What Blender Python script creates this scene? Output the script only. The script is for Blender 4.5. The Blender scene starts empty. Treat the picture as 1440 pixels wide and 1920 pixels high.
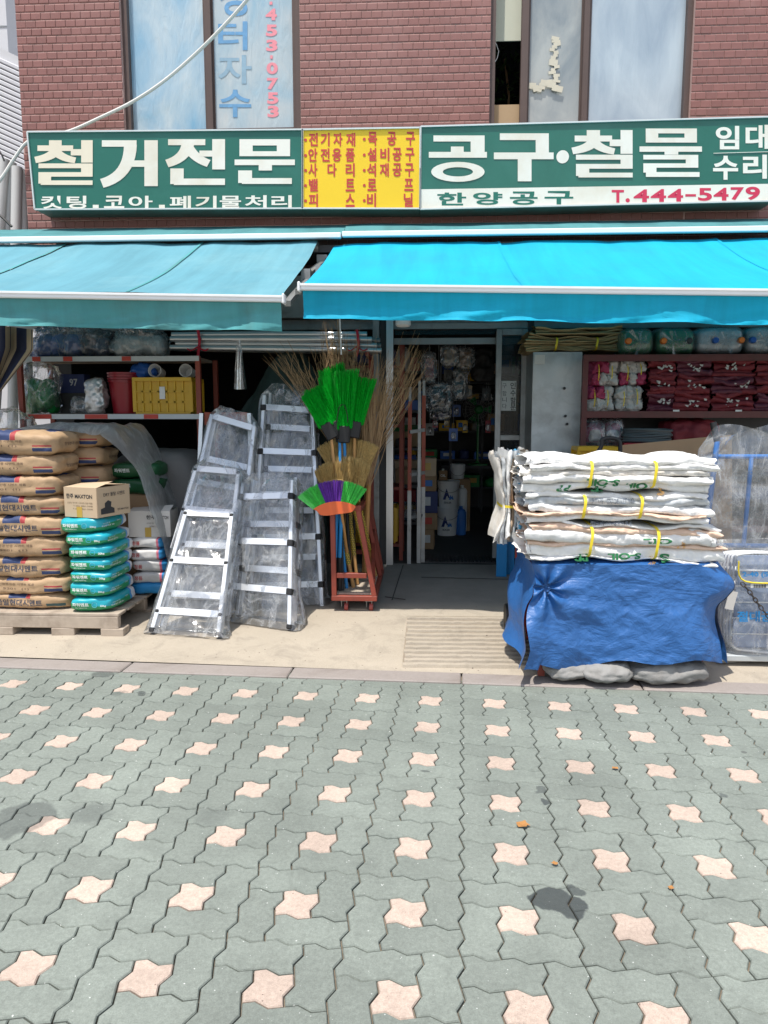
import bpy, bmesh, math, random
from mathutils import Vector, Matrix, noise
from mathutils.bvhtree import BVHTree
random.seed(7)
R_ = math.radians
scene = bpy.context.scene
COL = scene.collection

# ------------------------------------------------------------------ camera
CAM_H, PITCH, YAW, ROLL, FPX = 1.49, 7.29, 3.0, 0.11, 1370.6
cam_d = bpy.data.cameras.new('camera')
cam_d.sensor_fit = 'HORIZONTAL'; cam_d.sensor_width = 36.0
cam_d.lens = 36.0 * FPX / 1440.0
cam_d.clip_start = 0.05; cam_d.clip_end = 500
cam = bpy.data.objects.new('camera', cam_d); COL.objects.link(cam)
cam.location = (0, 0, CAM_H)
cam.rotation_euler = (R_(90 - PITCH), R_(0), R_(YAW))
scene.camera = cam

# ------------------------------------------------------------------ world and sun
SUN_TO = Vector((-0.17, -0.29, 1.0)).normalized()
SUN_EL = math.asin(SUN_TO.z); SUN_AZ = math.atan2(SUN_TO.x, SUN_TO.y)
world = bpy.data.worlds.new('World'); scene.world = world; world.use_nodes = True
nt = world.node_tree; nt.nodes.clear()
n_out = nt.nodes.new('ShaderNodeOutputWorld'); n_bg = nt.nodes.new('ShaderNodeBackground')
n_sky = nt.nodes.new('ShaderNodeTexSky'); n_sky.sky_type = 'NISHITA'; n_sky.sun_disc = False
n_sky.sun_elevation = SUN_EL; n_sky.sun_rotation = SUN_AZ; n_sky.air_density = 1.0; n_sky.dust_density = 1.5
n_tc = nt.nodes.new('ShaderNodeTexCoord'); n_no = nt.nodes.new('ShaderNodeTexNoise')
n_no.inputs['Scale'].default_value = 3.2; n_no.inputs['Detail'].default_value = 7
n_cr = nt.nodes.new('ShaderNodeValToRGB')
n_cr.color_ramp.elements[0].position = 0.46; n_cr.color_ramp.elements[1].position = 0.66
n_mx = nt.nodes.new('ShaderNodeMix'); n_mx.data_type = 'RGBA'
n_mx.inputs['B'].default_value = (9.5, 9.6, 9.8, 1)
nt.links.new(n_tc.outputs['Generated'], n_no.inputs['Vector'])
nt.links.new(n_no.outputs['Fac'], n_cr.inputs['Fac'])
nt.links.new(n_cr.outputs['Color'], n_mx.inputs['Factor'])
nt.links.new(n_sky.outputs['Color'], n_mx.inputs['A'])
nt.links.new(n_mx.outputs['Result'], n_bg.inputs['Color'])
n_bg.inputs['Strength'].default_value = 0.14
nt.links.new(n_bg.outputs['Background'], n_out.inputs['Surface'])
sun_d = bpy.data.lights.new('sun', 'SUN'); sun_d.energy = 4.1; sun_d.angle = R_(0.6); sun_d.color = (1.0, 0.95, 0.87)
sun = bpy.data.objects.new('sun', sun_d); COL.objects.link(sun)
sun.rotation_euler = SUN_TO.to_track_quat('Z', 'Y').to_euler(); sun.location = (-4, -3, 8)
vs = scene.view_settings
vs.view_transform = 'Standard'; vs.look = 'None'; vs.exposure = 0.34; vs.gamma = 1.0; vs.use_curve_mapping = False
scene.cycles.max_bounces = 8; scene.cycles.transparent_max_bounces = 24
scene.cycles.caustics_reflective = False; scene.cycles.caustics_refractive = False

# ------------------------------------------------------------------ measuring: photograph pixel -> point in the place
_p, _y = R_(PITCH), R_(YAW)
FWD = Vector((-math.sin(_y) * math.cos(_p), math.cos(_y) * math.cos(_p), -math.sin(_p)))
RGT = Vector((math.cos(_y), math.sin(_y), 0)); UPV = RGT.cross(FWD)
CAMP = Vector((0, 0, CAM_H))
def ray(px, py): return RGT * ((px - 720) / FPX) + UPV * (-(py - 960) / FPX) + FWD
def W(px, py, Y):
    d = ray(px, py); return CAMP + d * (Y / d.y)
SLOPE, KERB_Y = 0.062, 4.12
def gz(Y): return SLOPE * max(0.0, Y - KERB_Y)
def G(px, py):                      # point on the sloping forecourt
    d = ray(px, py)
    t = (-SLOPE * KERB_Y - CAM_H) / (d.z - SLOPE * d.y); return CAMP + d * t

def F0(px, py):                     # point on the flat pavement
    d = ray(px, py); return CAMP + d * (-CAM_H / d.z)

# ------------------------------------------------------------------ mesh helpers
class MB:
    def __init__(s): s.v = []; s.f = []
    def add(s, vs_, fs):
        b = len(s.v); s.v += [tuple(v) for v in vs_]; s.f += [tuple(b + i for i in f) for f in fs]; return s
    def box(s, c, d, rot=None, ch=0.0):
        c = Vector(c); x, y, z = [k / 2 for k in d]
        if ch > 0:
            pts = []; 
            for sx in (-1, 1):
                for sy in (-1, 1):
                    for sz in (-1, 1):
                        pts += [(sx * (x - ch), sy * (y - ch), sz * z), (sx * (x - ch), sy * y, sz * (z - ch)), (sx * x, sy * (y - ch), sz * (z - ch))]
            bm = bmesh.new()
            for p in pts: bm.verts.new(p)
            r = bmesh.ops.convex_hull(bm, input=bm.verts)
            bm.verts.index_update()
            vs_ = [v.co.copy() for v in bm.verts]; fs = [[v.index for v in f.verts] for f in bm.faces]
            bm.free()
        else:
            vs_ = [Vector((sx * x, sy * y, sz * z)) for sx in (-1, 1) for sy in (-1, 1) for sz in (-1, 1)]
            fs = [(0, 1, 3, 2), (4, 6, 7, 5), (0, 4, 5, 1), (2, 3, 7, 6), (0, 2, 6, 4), (1, 5, 7, 3)]
        if rot is not None: vs_ = [rot @ v for v in vs_]
        return s.add([v + c for v in vs_], fs)
    def bar(s, a, b, w, h=None, up=(0, 0, 1), ch=0.0):
        a, b = Vector(a), Vector(b); d = (b - a); L = d.length; d.normalize(); up = Vector(up)
        if abs(d.dot(up)) > 0.98: up = Vector((0, 1, 0))
        sx = d.cross(up).normalized(); uz = sx.cross(d).normalized()
        rot = Matrix((sx, d, uz)).transposed()
        return s.box((a + b) / 2, (w, L, h or w), rot, ch)
    def tube(s, pts, r, n=8, cap=True):
        pts = [Vector(p) for p in pts]; m = len(pts); rs = r if isinstance(r, (list, tuple)) else [r] * m
        rings = []; prev = None
        for i, p in enumerate(pts):
            t = (pts[min(i + 1, m - 1)] - pts[max(i - 1, 0)]).normalized()
            if prev is None:
                ref = Vector((0, 0, 1)) if abs(t.z) < 0.9 else Vector((1, 0, 0))
                u = t.cross(ref).normalized()
            else:
                u = (prev - t * prev.dot(t)).normalized()
            prev = u; w = t.cross(u)
            rings.append([p + (u * math.cos(2 * math.pi * k / n) + w * math.sin(2 * math.pi * k / n)) * rs[i] for k in range(n)])
        vs_ = [v for rg in rings for v in rg]
        fs = [(i * n + k, i * n + (k + 1) % n, (i + 1) * n + (k + 1) % n, (i + 1) * n + k) for i in range(m - 1) for k in range(n)]
        if cap: fs += [tuple(range(n))[::-1], tuple((m - 1) * n + k for k in range(n))]
        return s.add(vs_, fs)
    def lathe(s, c, prof, n=24, cap=True, mat=None):
        c = Vector(c); vs_ = []
        for r, z in prof:
            for k in range(n):
                p = Vector((r * math.cos(2 * math.pi * k / n), r * math.sin(2 * math.pi * k / n), z))
                vs_.append((mat @ p if mat else p) + c)
        m = len(prof)
        fs = [(i * n + k, i * n + (k + 1) % n, (i + 1) * n + (k + 1) % n, (i + 1) * n + k) for i in range(m - 1) for k in range(n)]
        if cap: fs += [tuple(range(n))[::-1], tuple((m - 1) * n + k for k in range(n))]
        return s.add(vs_, fs)
    def prism(s, poly, a, b):       # poly: list of points (3D) on the front, a->b: extrusion vector b
        a = [Vector(p) for p in poly]; b = Vector(b); n = len(a)
        return s.add(a + [p + b for p in a], [tuple(range(n)), tuple(range(2 * n - 1, n - 1, -1))] + [(k, n + k, n + (k + 1) % n, (k + 1) % n) for k in range(n)])
    def grid(s, fn, nu, nv, cu=False, cv=False):
        vs_ = [fn(i / (nu if cu else nu - 1), j / (nv if cv else nv - 1)) for j in range(nv) for i in range(nu)]
        fs = []
        for j in range(nv if cv else nv - 1):
            for i in range(nu if cu else nu - 1):
                fs.append((j * nu + i, j * nu + (i + 1) % nu, ((j + 1) % nv) * nu + (i + 1) % nu, ((j + 1) % nv) * nu + i))
        return s.add(vs_, fs)
    def mesh(s, name, smooth=False, ang=None):
        me = bpy.data.meshes.new(name); me.from_pydata(s.v, [], s.f); me.update()
        if smooth:
            me.polygons.foreach_set('use_smooth', [True] * len(me.polygons))
            if ang is not None: me.set_sharp_from_angle(angle=R_(ang))
        return me

ORG = {}
def obj(name, mb, mat, parent=None, smooth=False, ang=40, fixn=False):
    me = mb if isinstance(mb, bpy.types.Mesh) else mb.mesh(name, smooth, ang)
    if fixn:
        bm = bmesh.new(); bm.from_mesh(me); bmesh.ops.recalc_face_normals(bm, faces=bm.faces); bm.to_mesh(me); bm.free()
    me.materials.clear(); me.materials.append(M(mat) if isinstance(mat, str) else mat)
    o = bpy.data.objects.new(name, me); COL.objects.link(o)
    if parent is not None:
        o.parent = parent; o.location = -ORG.get(parent.name, Vector((0, 0, 0)))
    return o
def tag(o, label, cat, group=None, kind=None):
    if label: o['label'] = label
    if cat: o['category'] = cat
    if group: o['group'] = group
    if kind: o['kind'] = kind
    return o
def thing(name, label, cat, loc=(0, 0, 0), group=None):
    o = bpy.data.objects.new(name, None); COL.objects.link(o); o.empty_display_size = 0.1
    o.location = loc; ORG[o.name] = Vector(loc)
    return tag(o, label, cat, group)
def struct(name, mb, mat, label=None, smooth=False):
    o = obj(name, mb, mat, None, smooth); o['kind'] = 'structure'
    if label: o['label'] = label
    return o
def nz(x, y=0.0, z=0.0): return noise.noise(Vector((x, y, z)))
def fbm(x, y=0.0, z=0.0, o=4):
    return sum(noise.noise(Vector((x, y, z)) * (2 ** k)) / (2 ** k) for k in range(o))

# ------------------------------------------------------------------ materials
MATS = {}
def newmat(name):
    m = bpy.data.materials.new(name); m.use_nodes = True; MATS[name] = m
    t = m.node_tree; b = t.nodes['Principled BSDF']
    return m, t, b
def nd(t, typ, **kw):
    n = t.nodes.new(typ)
    for k, v in kw.items():
        if k in n.inputs: n.inputs[k].default_value = v
        else: setattr(n, k, v)
    return n
def ramp(t, fac, stops):
    r = t.nodes.new('ShaderNodeValToRGB'); e = r.color_ramp.elements
    while len(e) < len(stops): e.new(0.5)
    for k, (p, c) in enumerate(stops):
        e[k].position = p; e[k].color = (c, c, c, 1) if isinstance(c, (int, float)) else (*c, 1)
    t.links.new(fac, r.inputs['Fac']); return r.outputs['Color']
def mixc(t, fac, a, b, mode='MIX'):
    n = t.nodes.new('ShaderNodeMix'); n.data_type = 'RGBA'; n.blend_type = mode
    for sock, v in (('Factor', fac), ('A', a), ('B', b)):
        if isinstance(v, (int, float)): n.inputs[sock].default_value = v if sock == 'Factor' else (v, v, v, 1)
        elif isinstance(v, tuple): n.inputs[sock].default_value = (*v, 1)
        else: t.links.new(v, n.inputs[sock])
    return n.outputs['Result']
def math_(t, op, a, b=None):
    n = t.nodes.new('ShaderNodeMath'); n.operation = op
    for k, v in enumerate((a, b)):
        if v is None: continue
        if isinstance(v, (int, float)): n.inputs[k].default_value = v
        else: t.links.new(v, n.inputs[k])
    return n.outputs[0]
def noise_(t, vec, scale, detail=4, rough=0.55, dist=0.0):
    n = nd(t, 'ShaderNodeTexNoise', Scale=scale, Detail=detail, Roughness=rough, Distortion=dist)
    if vec is not None: t.links.new(vec, n.inputs['Vector'])
    return n.outputs['Fac']
def bump_(t, b, h, strength, dist=0.01):
    n = nd(t, 'ShaderNodeBump', Strength=strength, Distance=dist)
    t.links.new(h, n.inputs['Height']); t.links.new(n.outputs['Normal'], b.inputs['Normal']); return n
def pm(name, col, rough=0.6, metal=0.0, var=0.15, vs_=6.0, bump=0.0, bs=60.0, spec=0.5, dirt=None, ds=3.0, rnd=0.0, detail=5, bdist=0.004, trans=0.0, coat=0.0):
    m, t, b = newmat(name)
    tc = t.nodes.new('ShaderNodeTexCoord'); v = tc.outputs['Object']
    c = mixc(t, noise_(t, v, vs_, detail), tuple(k * (1 - var) for k in col), tuple(min(1, k * (1 + var)) for k in col))
    if dirt:
        f = ramp(t, noise_(t, v, ds, 6, 0.65, 0.4), [(0.48, 0.0), (0.72, 0.75)])
        c = mixc(t, f, c, dirt)
    if rnd:
        oi = t.nodes.new('ShaderNodeObjectInfo')
        mr = nd(t, 'ShaderNodeMapRange'); t.links.new(oi.outputs['Random'], mr.inputs['Value'])
        mr.inputs['To Min'].default_value = 1 - rnd; mr.inputs['To Max'].default_value = 1 + rnd
        c = mixc(t, 1.0, c, mr.outputs['Result'], 'MULTIPLY')
    t.links.new(c, b.inputs['Base Color'])
    b.inputs['Roughness'].default_value = rough; b.inputs['Metallic'].default_value = metal
    b.inputs['Specular IOR Level'].default_value = spec
    if coat: b.inputs['Coat Weight'].default_value = coat; b.inputs['Coat Roughness'].default_value = 0.15
    if bump: bump_(t, b, noise_(t, v, bs, 6, 0.6), bump, bdist)
    return m
def M(n): return MATS[n]

pm('kerb_granite', (0.285, 0.25, 0.23), 0.75, var=0.18, vs_=90, bump=0.3, bs=120, dirt=(0.19, 0.16, 0.14), ds=3)
pm('sand_joint', (0.20, 0.165, 0.125), 0.95, var=0.4, vs_=40, bump=0.6, bs=200)
pm('alu', (0.62, 0.63, 0.64), 0.34, 0.85, var=0.10, vs_=5, bump=0.05, bs=30)
pm('alu_dull', (0.30, 0.31, 0.31), 0.45, 0.6, var=0.18, vs_=7, bump=0.05, bs=30, dirt=(0.17, 0.165, 0.15), ds=6)
pm('white_rail', (0.80, 0.81, 0.82), 0.4, 0.0, var=0.05)
pm('black_plastic', (0.011, 0.011, 0.012), 0.55, var=0.2)
pm('dark_steel', (0.05, 0.052, 0.055), 0.55, 0.4, var=0.3)
pm('red_oxide', (0.26, 0.048, 0.028), 0.55, var=0.22, vs_=5, bump=0.08, bs=25, dirt=(0.15, 0.04, 0.03), ds=9)
pm('maroon_paint', (0.115, 0.026, 0.024), 0.55, var=0.25, vs_=5, dirt=(0.06, 0.025, 0.02), ds=9)
pm('wood_pallet', (0.42, 0.35, 0.28), 0.85, var=0.25, vs_=9, bump=0.4, bs=40, dirt=(0.22, 0.17, 0.13), ds=5)
pm('cable_white', (0.72, 0.70, 0.66), 0.5, var=0.1, vs_=3)
pm('cable_black', (0.02, 0.02, 0.02), 0.5)
# ================================================================== ground
LAT = R_(-3.13); CL, SL = math.cos(LAT), math.sin(LAT)
PER = 0.3375; U = PER / 3; LX0, LY0 = 0.153, -1.713
def lat(ix, iy):                    # lattice metres -> world
    x, y = ix - LX0, iy - LY0
    return (x * CL - y * SL, x * SL + y * CL)
def kerb_front(X): return 4.0 - 0.0449 * X

STAINS = [(F0(1030, 1682), 0.062, .95), (F0(1062, 1700), 0.055, .95), (F0(1078, 1668), 0.035, .8), (F0(40, 1535), 0.13, 0.55), (F0(165, 1528), 0.10, 0.38), (F0(400, 1530), 0.09, 0.25), (F0(190, 1265), 0.06, 0.6), (F0(225, 1300), 0.05, 0.4),
          (F0(265, 1301), 0.035, 0.7), (F0(1010, 1480), 0.035, 0.6), (F0(1020, 1500), 0.02, 0.8), (F0(800, 1446), 0.018, 0.6), (F0(1360, 1494), 0.018, 0.6), (F0(545, 1275), 0.02, 0.3)]
def paver_mat(name, col, speck, rnd, stain=True):
    m, t, b = newmat(name)
    geo = t.nodes.new('ShaderNodeNewGeometry'); pos = geo.outputs['Position']
    oi = t.nodes.new('ShaderNodeObjectInfo')
    c = mixc(t, noise_(t, pos, 5, 5, 0.6), tuple(k * 0.86 for k in col), tuple(k * 1.14 for k in col))
    fine = noise_(t, pos, 260, 3, 0.7)
    c = mixc(t, ramp(t, fine, [(0.3, 0.82), (0.7, 1.16)]), 0.0, c, 'MULTIPLY') if False else mixc(t, 1.0, c, ramp(t, fine, [(0.25, 0.80), (0.75, 1.18)]), 'MULTIPLY')
    c = mixc(t, 1.0, c, ramp(t, noise_(t, pos, 70, 4, 0.75), [(0.28, 0.80), (0.72, 1.17)]), 'MULTIPLY')
    vo = nd(t, 'ShaderNodeTexVoronoi', Scale=60.0); t.links.new(pos, vo.inputs['Vector'])
    sz = noise_(t, pos, 31, 2)
    thr = math_(t, 'MULTIPLY', ramp(t, sz, [(0.5, 0.0), (0.75, 1.0)]), 0.22)
    sp = math_(t, 'LESS_THAN', vo.outputs['Distance'], thr)
    c = mixc(t, sp, c, speck)
    mr = nd(t, 'ShaderNodeMapRange'); t.links.new(oi.outputs['Random'], mr.inputs['Value'])
    mr.inputs['To Min'].default_value = 1 - rnd; mr.inputs['To Max'].default_value = 1 + rnd
    c = mixc(t, 1.0, c, mr.outputs['Result'], 'MULTIPLY')
    # worn, washed-out and grimy patches across the paving
    big = noise_(t, pos, 1.3, 5, 0.6)
    c = mixc(t, 1.0, c, ramp(t, big, [(0.28, 0.78), (0.72, 1.16)]), 'MULTIPLY')
    grime = ramp(t, noise_(t, pos, 7.5, 7, 0.7, 0.8), [(0.50, 0.0), (0.74, 0.45)])
    c = mixc(t, grime, c, tuple(k * 0.55 for k in col))
    v2 = nd(t, 'ShaderNodeTexVoronoi', Scale=5.5); t.links.new(pos, v2.inputs['Vector'])
    gs = nd(t, 'ShaderNodeSeparateColor'); t.links.new(v2.outputs['Color'], gs.inputs[0])
    gum = math_(t, 'LESS_THAN', v2.outputs['Distance'], math_(t, 'MULTIPLY', math_(t, 'SUBTRACT', gs.outputs[0], 0.62), 0.20))
    c = mixc(t, math_(t, 'MULTIPLY', gum, 0.55), c, (0.055, 0.058, 0.055))
    dn = nd(t, 'ShaderNodeTexNoise', Scale=9.0, Detail=4.0); t.links.new(pos, dn.inputs['Vector'])
    off = t.nodes.new('ShaderNodeVectorMath'); off.operation = 'SUBTRACT'; off.inputs[1].default_value = (0.5, 0.5, 0.5)
    t.links.new(dn.outputs['Color'], off.inputs[0])
    sc = t.nodes.new('ShaderNodeVectorMath'); sc.operation = 'SCALE'; sc.inputs['Scale'].default_value = 0.12; t.links.new(off.outputs[0], sc.inputs[0])
    ad = t.nodes.new('ShaderNodeVectorMath'); ad.operation = 'ADD'; t.links.new(pos, ad.inputs[0]); t.links.new(sc.outputs[0], ad.inputs[1])
    wet = None
    for (p, r, k) in STAINS:
        d = t.nodes.new('ShaderNodeVectorMath'); d.operation = 'DISTANCE'; t.links.new(ad.outputs[0], d.inputs[0]); d.inputs[1].default_value = (p.x, p.y, 0.0)
        s = nd(t, 'ShaderNodeMapRange'); t.links.new(d.outputs['Value'], s.inputs['Value'])
        s.inputs['From Min'].default_value = r; s.inputs['From Max'].default_value = r * (0.86 if k > .5 else 0.6)
        s.inputs['To Min'].default_value = 0; s.inputs['To Max'].default_value = k
        wet = s.outputs['Result'] if wet is None else math_(t, 'MAXIMUM', wet, s.outputs['Result'])
    c = mixc(t, math_(t, 'MULTIPLY', wet, 0.85), c, (0.035, 0.04, 0.042))
    t.links.new(c, b.inputs['Base Color'])
    rr = nd(t, 'ShaderNodeMapRange'); t.links.new(wet, rr.inputs['Value']); rr.inputs['To Min'].default_value = 0.82; rr.inputs['To Max'].default_value = 0.35
    t.links.new(rr.outputs['Result'], b.inputs['Roughness'])
    bump_(t, b, fine, 0.35, 0.003)
    return m
paver_mat('paver_green', (0.200, 0.225, 0.199), (0.52, 0.54, 0.51), 0.08)
paver_mat('paver_pink', (0.490, 0.388, 0.322), (0.20, 0.15, 0.125), 0.06)

base = MB(); base.grid(lambda u, v: ((u - .5) * 120, (v - .5) * 120 + 10, -0.016), 2, 2)
ground = struct('ground', base, 'sand_joint')
# wavy unit edges: displacement + at 0.3, - at 0.65 of each unit
AMP = 0.085
def edge(ax, a, b, fixed):          # walk a unit run along axis ax from a to b at the fixed other coordinate
    pts = []; n = int(round(abs(b - a))); s = 1 if b > a else -1
    for k in range(n):
        u0 = a + k * s
        for tt in ((0.0, 0.3, 0.65) if s > 0 else (0.0, 0.35, 0.70)):
            tpos = u0 + s * tt; fr = (tpos if s > 0 else tpos) % 1.0
            d = 0.077 * AMP if tt == 0 else (AMP if abs(fr - 0.3) < 0.01 else -AMP)
            pts.append((tpos, fixed + d) if ax == 0 else (fixed - d, tpos))
    return pts
def rect_poly(x0, y0, x1, y1):
    return edge(0, x0, x1, y0) + edge(1, y0, y1, x1) + edge(0, x1, x0, y1) + edge(1, y1, y0, x0)
def inset(poly, d):
    n = len(poly); out = []
    for i in range(n):
        p0, p1, p2 = Vector(poly[i - 1]), Vector(poly[i]), Vector(poly[(i + 1) % n])
        e1 = (p1 - p0).normalized(); e2 = (p2 - p1).normalized()
        n1 = Vector((-e1.y, e1.x)); n2 = Vector((-e2.y, e2.x)); b = (n1 + n2)
        b = b / max(0.35, (1 + n1.dot(n2)))
        out.append(p1 + b * d)
    return out
def paver_mesh(name, x0, y0, x1, y1, dx=0.0, gap=0.0021):
    cx, cy = (x0 + x1) / 2, (y0 + y1) / 2
    P0 = [((x - cx) * U, (y - cy) * U) for x, y in rect_poly(x0, y0, x1, y1)]
    A = inset(P0, gap); B = inset(P0, gap + 0.0028); n = len(A)
    mb = MB()
    vs_ = [(p.x, p.y, -0.03) for p in A] + [(p.x, p.y, -0.004) for p in A] + [(p.x, p.y, 0.0) for p in B]
    fs = [tuple(range(2 * n, 3 * n))]
    for r in (0, 1):
        fs += [(r * n + k, r * n + (k + 1) % n, (r + 1) * n + (k + 1) % n, (r + 1) * n + k) for k in range(n)]
    mb.add(vs_, fs); return mb, (cx, cy)
KINDS = [('paver_block', 1, 0, 3, 1), ('paver_block', 2, 1, 3, 3), ('paver_block', 0, 2, 2, 3), ('paver_block', 0, 0, 1, 2), ('star_paver', 1, 1, 2, 2)]
PROTO = []
for nm, *r in KINDS:
    mb, c = paver_mesh(nm, *r); me = mb.mesh(nm); me.materials.append(M('paver_pink' if nm == 'star_paver' else 'paver_green')); PROTO.append((nm, mb, me, c))
pv = MB(); pv.grid(lambda u, v: ((u - .5) * 16, -2.5 + v * 6.8, -0.013), 2, 2)
pavement = struct('pavement', pv, 'sand_joint')
def project(p):
    q = Vector(p) - CAMP; z = q.dot(FWD); return (720 + FPX * q.dot(RGT) / z, 960 - FPX * q.dot(UPV) / z) if z > 0.1 else (-9999, -9999)
cand = []
rest = {'paver_block': MB(), 'star_paver': MB()}
rng = random.Random(3)
for j in range(-12, 9):
    for i in range(-20, 22):
        for k, (nm, mb, me, c) in enumerate(PROTO):
            x, y = lat((i - .5) * PER + c[0] * U, (j - .5) * PER + c[1] * U)
            if y > kerb_front(x) + 0.11: continue
            px, py = project((x, y, 0))
            vis = -60 < px < 1500 and 1180 < py < 1990
            z = rng.uniform(-0.0016, 0.0016); tx, ty = rng.uniform(-.006, .006), rng.uniform(-.006, .006)
            cand.append((not vis, -py if vis else 0, nm, mb, me, x, y, z, tx, ty))
cand.sort(key=lambda q: (q[0], q[1]))
cnt = {'paver_block': 0, 'star_paver': 0}
for (hid, _, nm, mb, me, x, y, z, tx, ty) in cand:
    if not hid and cnt[nm] < 300:
        o = bpy.data.objects.new(nm, me); COL.objects.link(o); o.parent = pavement
        o.location = (x, y, z); o.rotation_euler = (tx, ty, LAT); cnt[nm] += 1
    else:
        mt = Matrix.Rotation(LAT, 3, 'Z')
        rest[nm].add([mt @ Vector(v) + Vector((x, y, z)) for v in mb.v], mb.f)
for nm in rest:
    o = obj(nm, rest[nm], 'paver_pink' if nm == 'star_paver' else 'paver_green', pavement); o['kind'] = 'stuff'

# kerb of granite slabs, one metre each
kb = MB(); ka = math.atan(-0.0449); krot = Matrix.Rotation(ka, 3, 'Z')
kerb = struct('kerb', MB().box((0, 4.085, -0.03), (14, 0.10, 0.05), krot), 'sand_joint')
kme = MB().box((0, 0, 0), (0.992, 0.158, 0.10), None, 0.006).mesh('kerb_stone'); kme.materials.append(M('kerb_granite'))
for k in range(-5, 6):
    X = -1.285 + 0.02 + k * 1.0 * math.cos(ka)
    o = bpy.data.objects.new('kerb_stone', kme); COL.objects.link(o); o.parent = kerb
    o.location = (X, kerb_front(X) + 0.079, -0.038 + random.uniform(-.002, .002)); o.rotation_euler = (0, random.uniform(-.002, .002), ka + random.uniform(-.003, .003))

# concrete forecourt rising to the door
m, t, b = newmat('concrete')
geo = t.nodes.new('ShaderNodeNewGeometry'); pos = geo.outputs['Position']
c = mixc(t, noise_(t, pos, 2.2, 6, 0.6), (0.33, 0.285, 0.225), (0.47, 0.41, 0.33))
c = mixc(t, 1.0, c, ramp(t, noise_(t, pos, 180, 3, 0.7), [(0.25, 0.84), (0.75, 1.14)]), 'MULTIPLY')
c = mixc(t, ramp(t, noise_(t, pos, 4.5, 6, 0.7, 0.6), [(0.50, 0.0), (0.78, 0.65)]), c, (0.19, 0.165, 0.135))
vo = nd(t, 'ShaderNodeTexVoronoi', Scale=16.0); t.links.new(pos, vo.inputs['Vector'])
c = mixc(t, math_(t, 'LESS_THAN', vo.outputs['Distance'], 0.075), c, (0.14, 0.11, 0.09))
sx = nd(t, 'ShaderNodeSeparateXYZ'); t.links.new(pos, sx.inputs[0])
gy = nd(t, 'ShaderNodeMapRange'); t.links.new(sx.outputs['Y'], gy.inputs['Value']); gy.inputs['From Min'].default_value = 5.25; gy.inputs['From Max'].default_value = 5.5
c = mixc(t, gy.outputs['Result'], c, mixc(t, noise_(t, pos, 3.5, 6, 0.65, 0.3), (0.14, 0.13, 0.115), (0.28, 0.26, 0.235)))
t.links.new(c, b.inputs['Base Color']); b.inputs['Roughness'].default_value = 0.88
bump_(t, b, noise_(t, pos, 70, 6, 0.7), 0.35, 0.006)
def apron_pt(u, v):
    X = -6 + 12 * u; y0 = kerb_front(X) + 0.157
    Y = y0 + (6.62 - y0) * v
    return (X, Y, 0.010 + SLOPE * (Y - 4.157) + 0.004 * fbm(X * 1.3, Y * 1.3, 1, 3) * min(1, v * 6))
ap = MB(); ap.grid(apron_pt, 121, 41)
apron = struct('forecourt', ap, 'concrete', smooth=True)
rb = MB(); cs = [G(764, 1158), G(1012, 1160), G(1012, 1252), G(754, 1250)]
rb.add([(p.x, p.y, 0.010 + SLOPE * (p.y - 4.157) + .0055) for p in cs], [(0, 1, 2, 3)]); pm('groove_shade', (0.27, 0.225, 0.175), 0.95, var=.3, vs_=20); obj('groove_bed', rb, 'groove_shade', apron)  # darker bed between the ridges: groove shadow put into the colour
for k in range(12):                 # ridged strip of the ramp
    py = 1163 + k * 7.6 + k * k * 0.035
    a = G(766 - k * 0.9 + random.uniform(-3, 3), py); bq = G(1010, py + 2.5)
    mb = MB(); d = Vector((bq.x - a.x, bq.y - a.y, 0)); n = 26; Lw = 0.052 + 0.004 * k * 0
    rows = []
    for i in range(n + 1):
        p = a + (bq - a) * (i / n); wv = 0.006 * nz(i * .45, k * 3.1)
        zz = 0.010 + SLOPE * (p.y - 4.157) + 0.002
        h = 0.015 + 0.005 * nz(i * .7, k * 5.3)
        rows.append([(p.x, p.y - 0.027 + wv, zz - 0.004), (p.x, p.y - 0.022 + wv, zz + h), (p.x, p.y + 0.022 + wv, zz + h * 0.9), (p.x, p.y + 0.027 + wv, zz - 0.004)])
    vs_ = [q for r_ in rows for q in r_]
    mb.add(vs_, [(i * 4 + j, (i + 1) * 4 + j, (i + 1) * 4 + j + 1, i * 4 + j + 1) for i in range(n) for j in range(3)] + [(0, 1, 2, 3), (n * 4 + 3, n * 4 + 2, n * 4 + 1, n * 4)])
    obj('ridge', mb, 'concrete', apron)
jm = MB()
for a_, b_ in (((735, 1128), (756, 1062)), ((722, 1122), (760, 1127)), ((790, 1085), (1000, 1090))):
    A, B = G(*a_), G(*b_); A.z += 0.0135; B.z += 0.0135; jm.bar(A, B, 0.006, 0.003)
pm('crack', (0.035, 0.033, 0.03), 0.95)
obj('crack', jm, 'crack', apron)

# ================================================================== brick building
FY = 7.0
pm('brick', (0.250, 0.108, 0.094), 0.55, var=0.22, vs_=3.0, bump=0.12, bs=60, rnd=0.10, spec=0.45, dirt=(0.31, 0.155, 0.138), ds=1.7)
pm('mortar', (0.50, 0.33, 0.295), 0.9, var=0.2, vs_=12)
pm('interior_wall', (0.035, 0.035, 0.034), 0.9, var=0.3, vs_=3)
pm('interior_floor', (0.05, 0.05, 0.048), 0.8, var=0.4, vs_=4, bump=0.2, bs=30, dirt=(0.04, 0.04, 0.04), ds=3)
pm('window_frame', (0.105, 0.070, 0.060), 0.5, 0.2, var=0.15)
XL = W(40, 200, FY).x; XR = 4.6; ZB, ZT = 2.86, 6.3
building = thing('brick_building', 'two storey brown brick building with hardware shop on ground floor', 'building', (0, FY, 0))
wl0, wl1 = W(229, 120, FY).x, W(563, 120, FY).x
wr0, wr1 = W(919, 120, FY).x, W(1298, 120, FY).x
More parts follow.
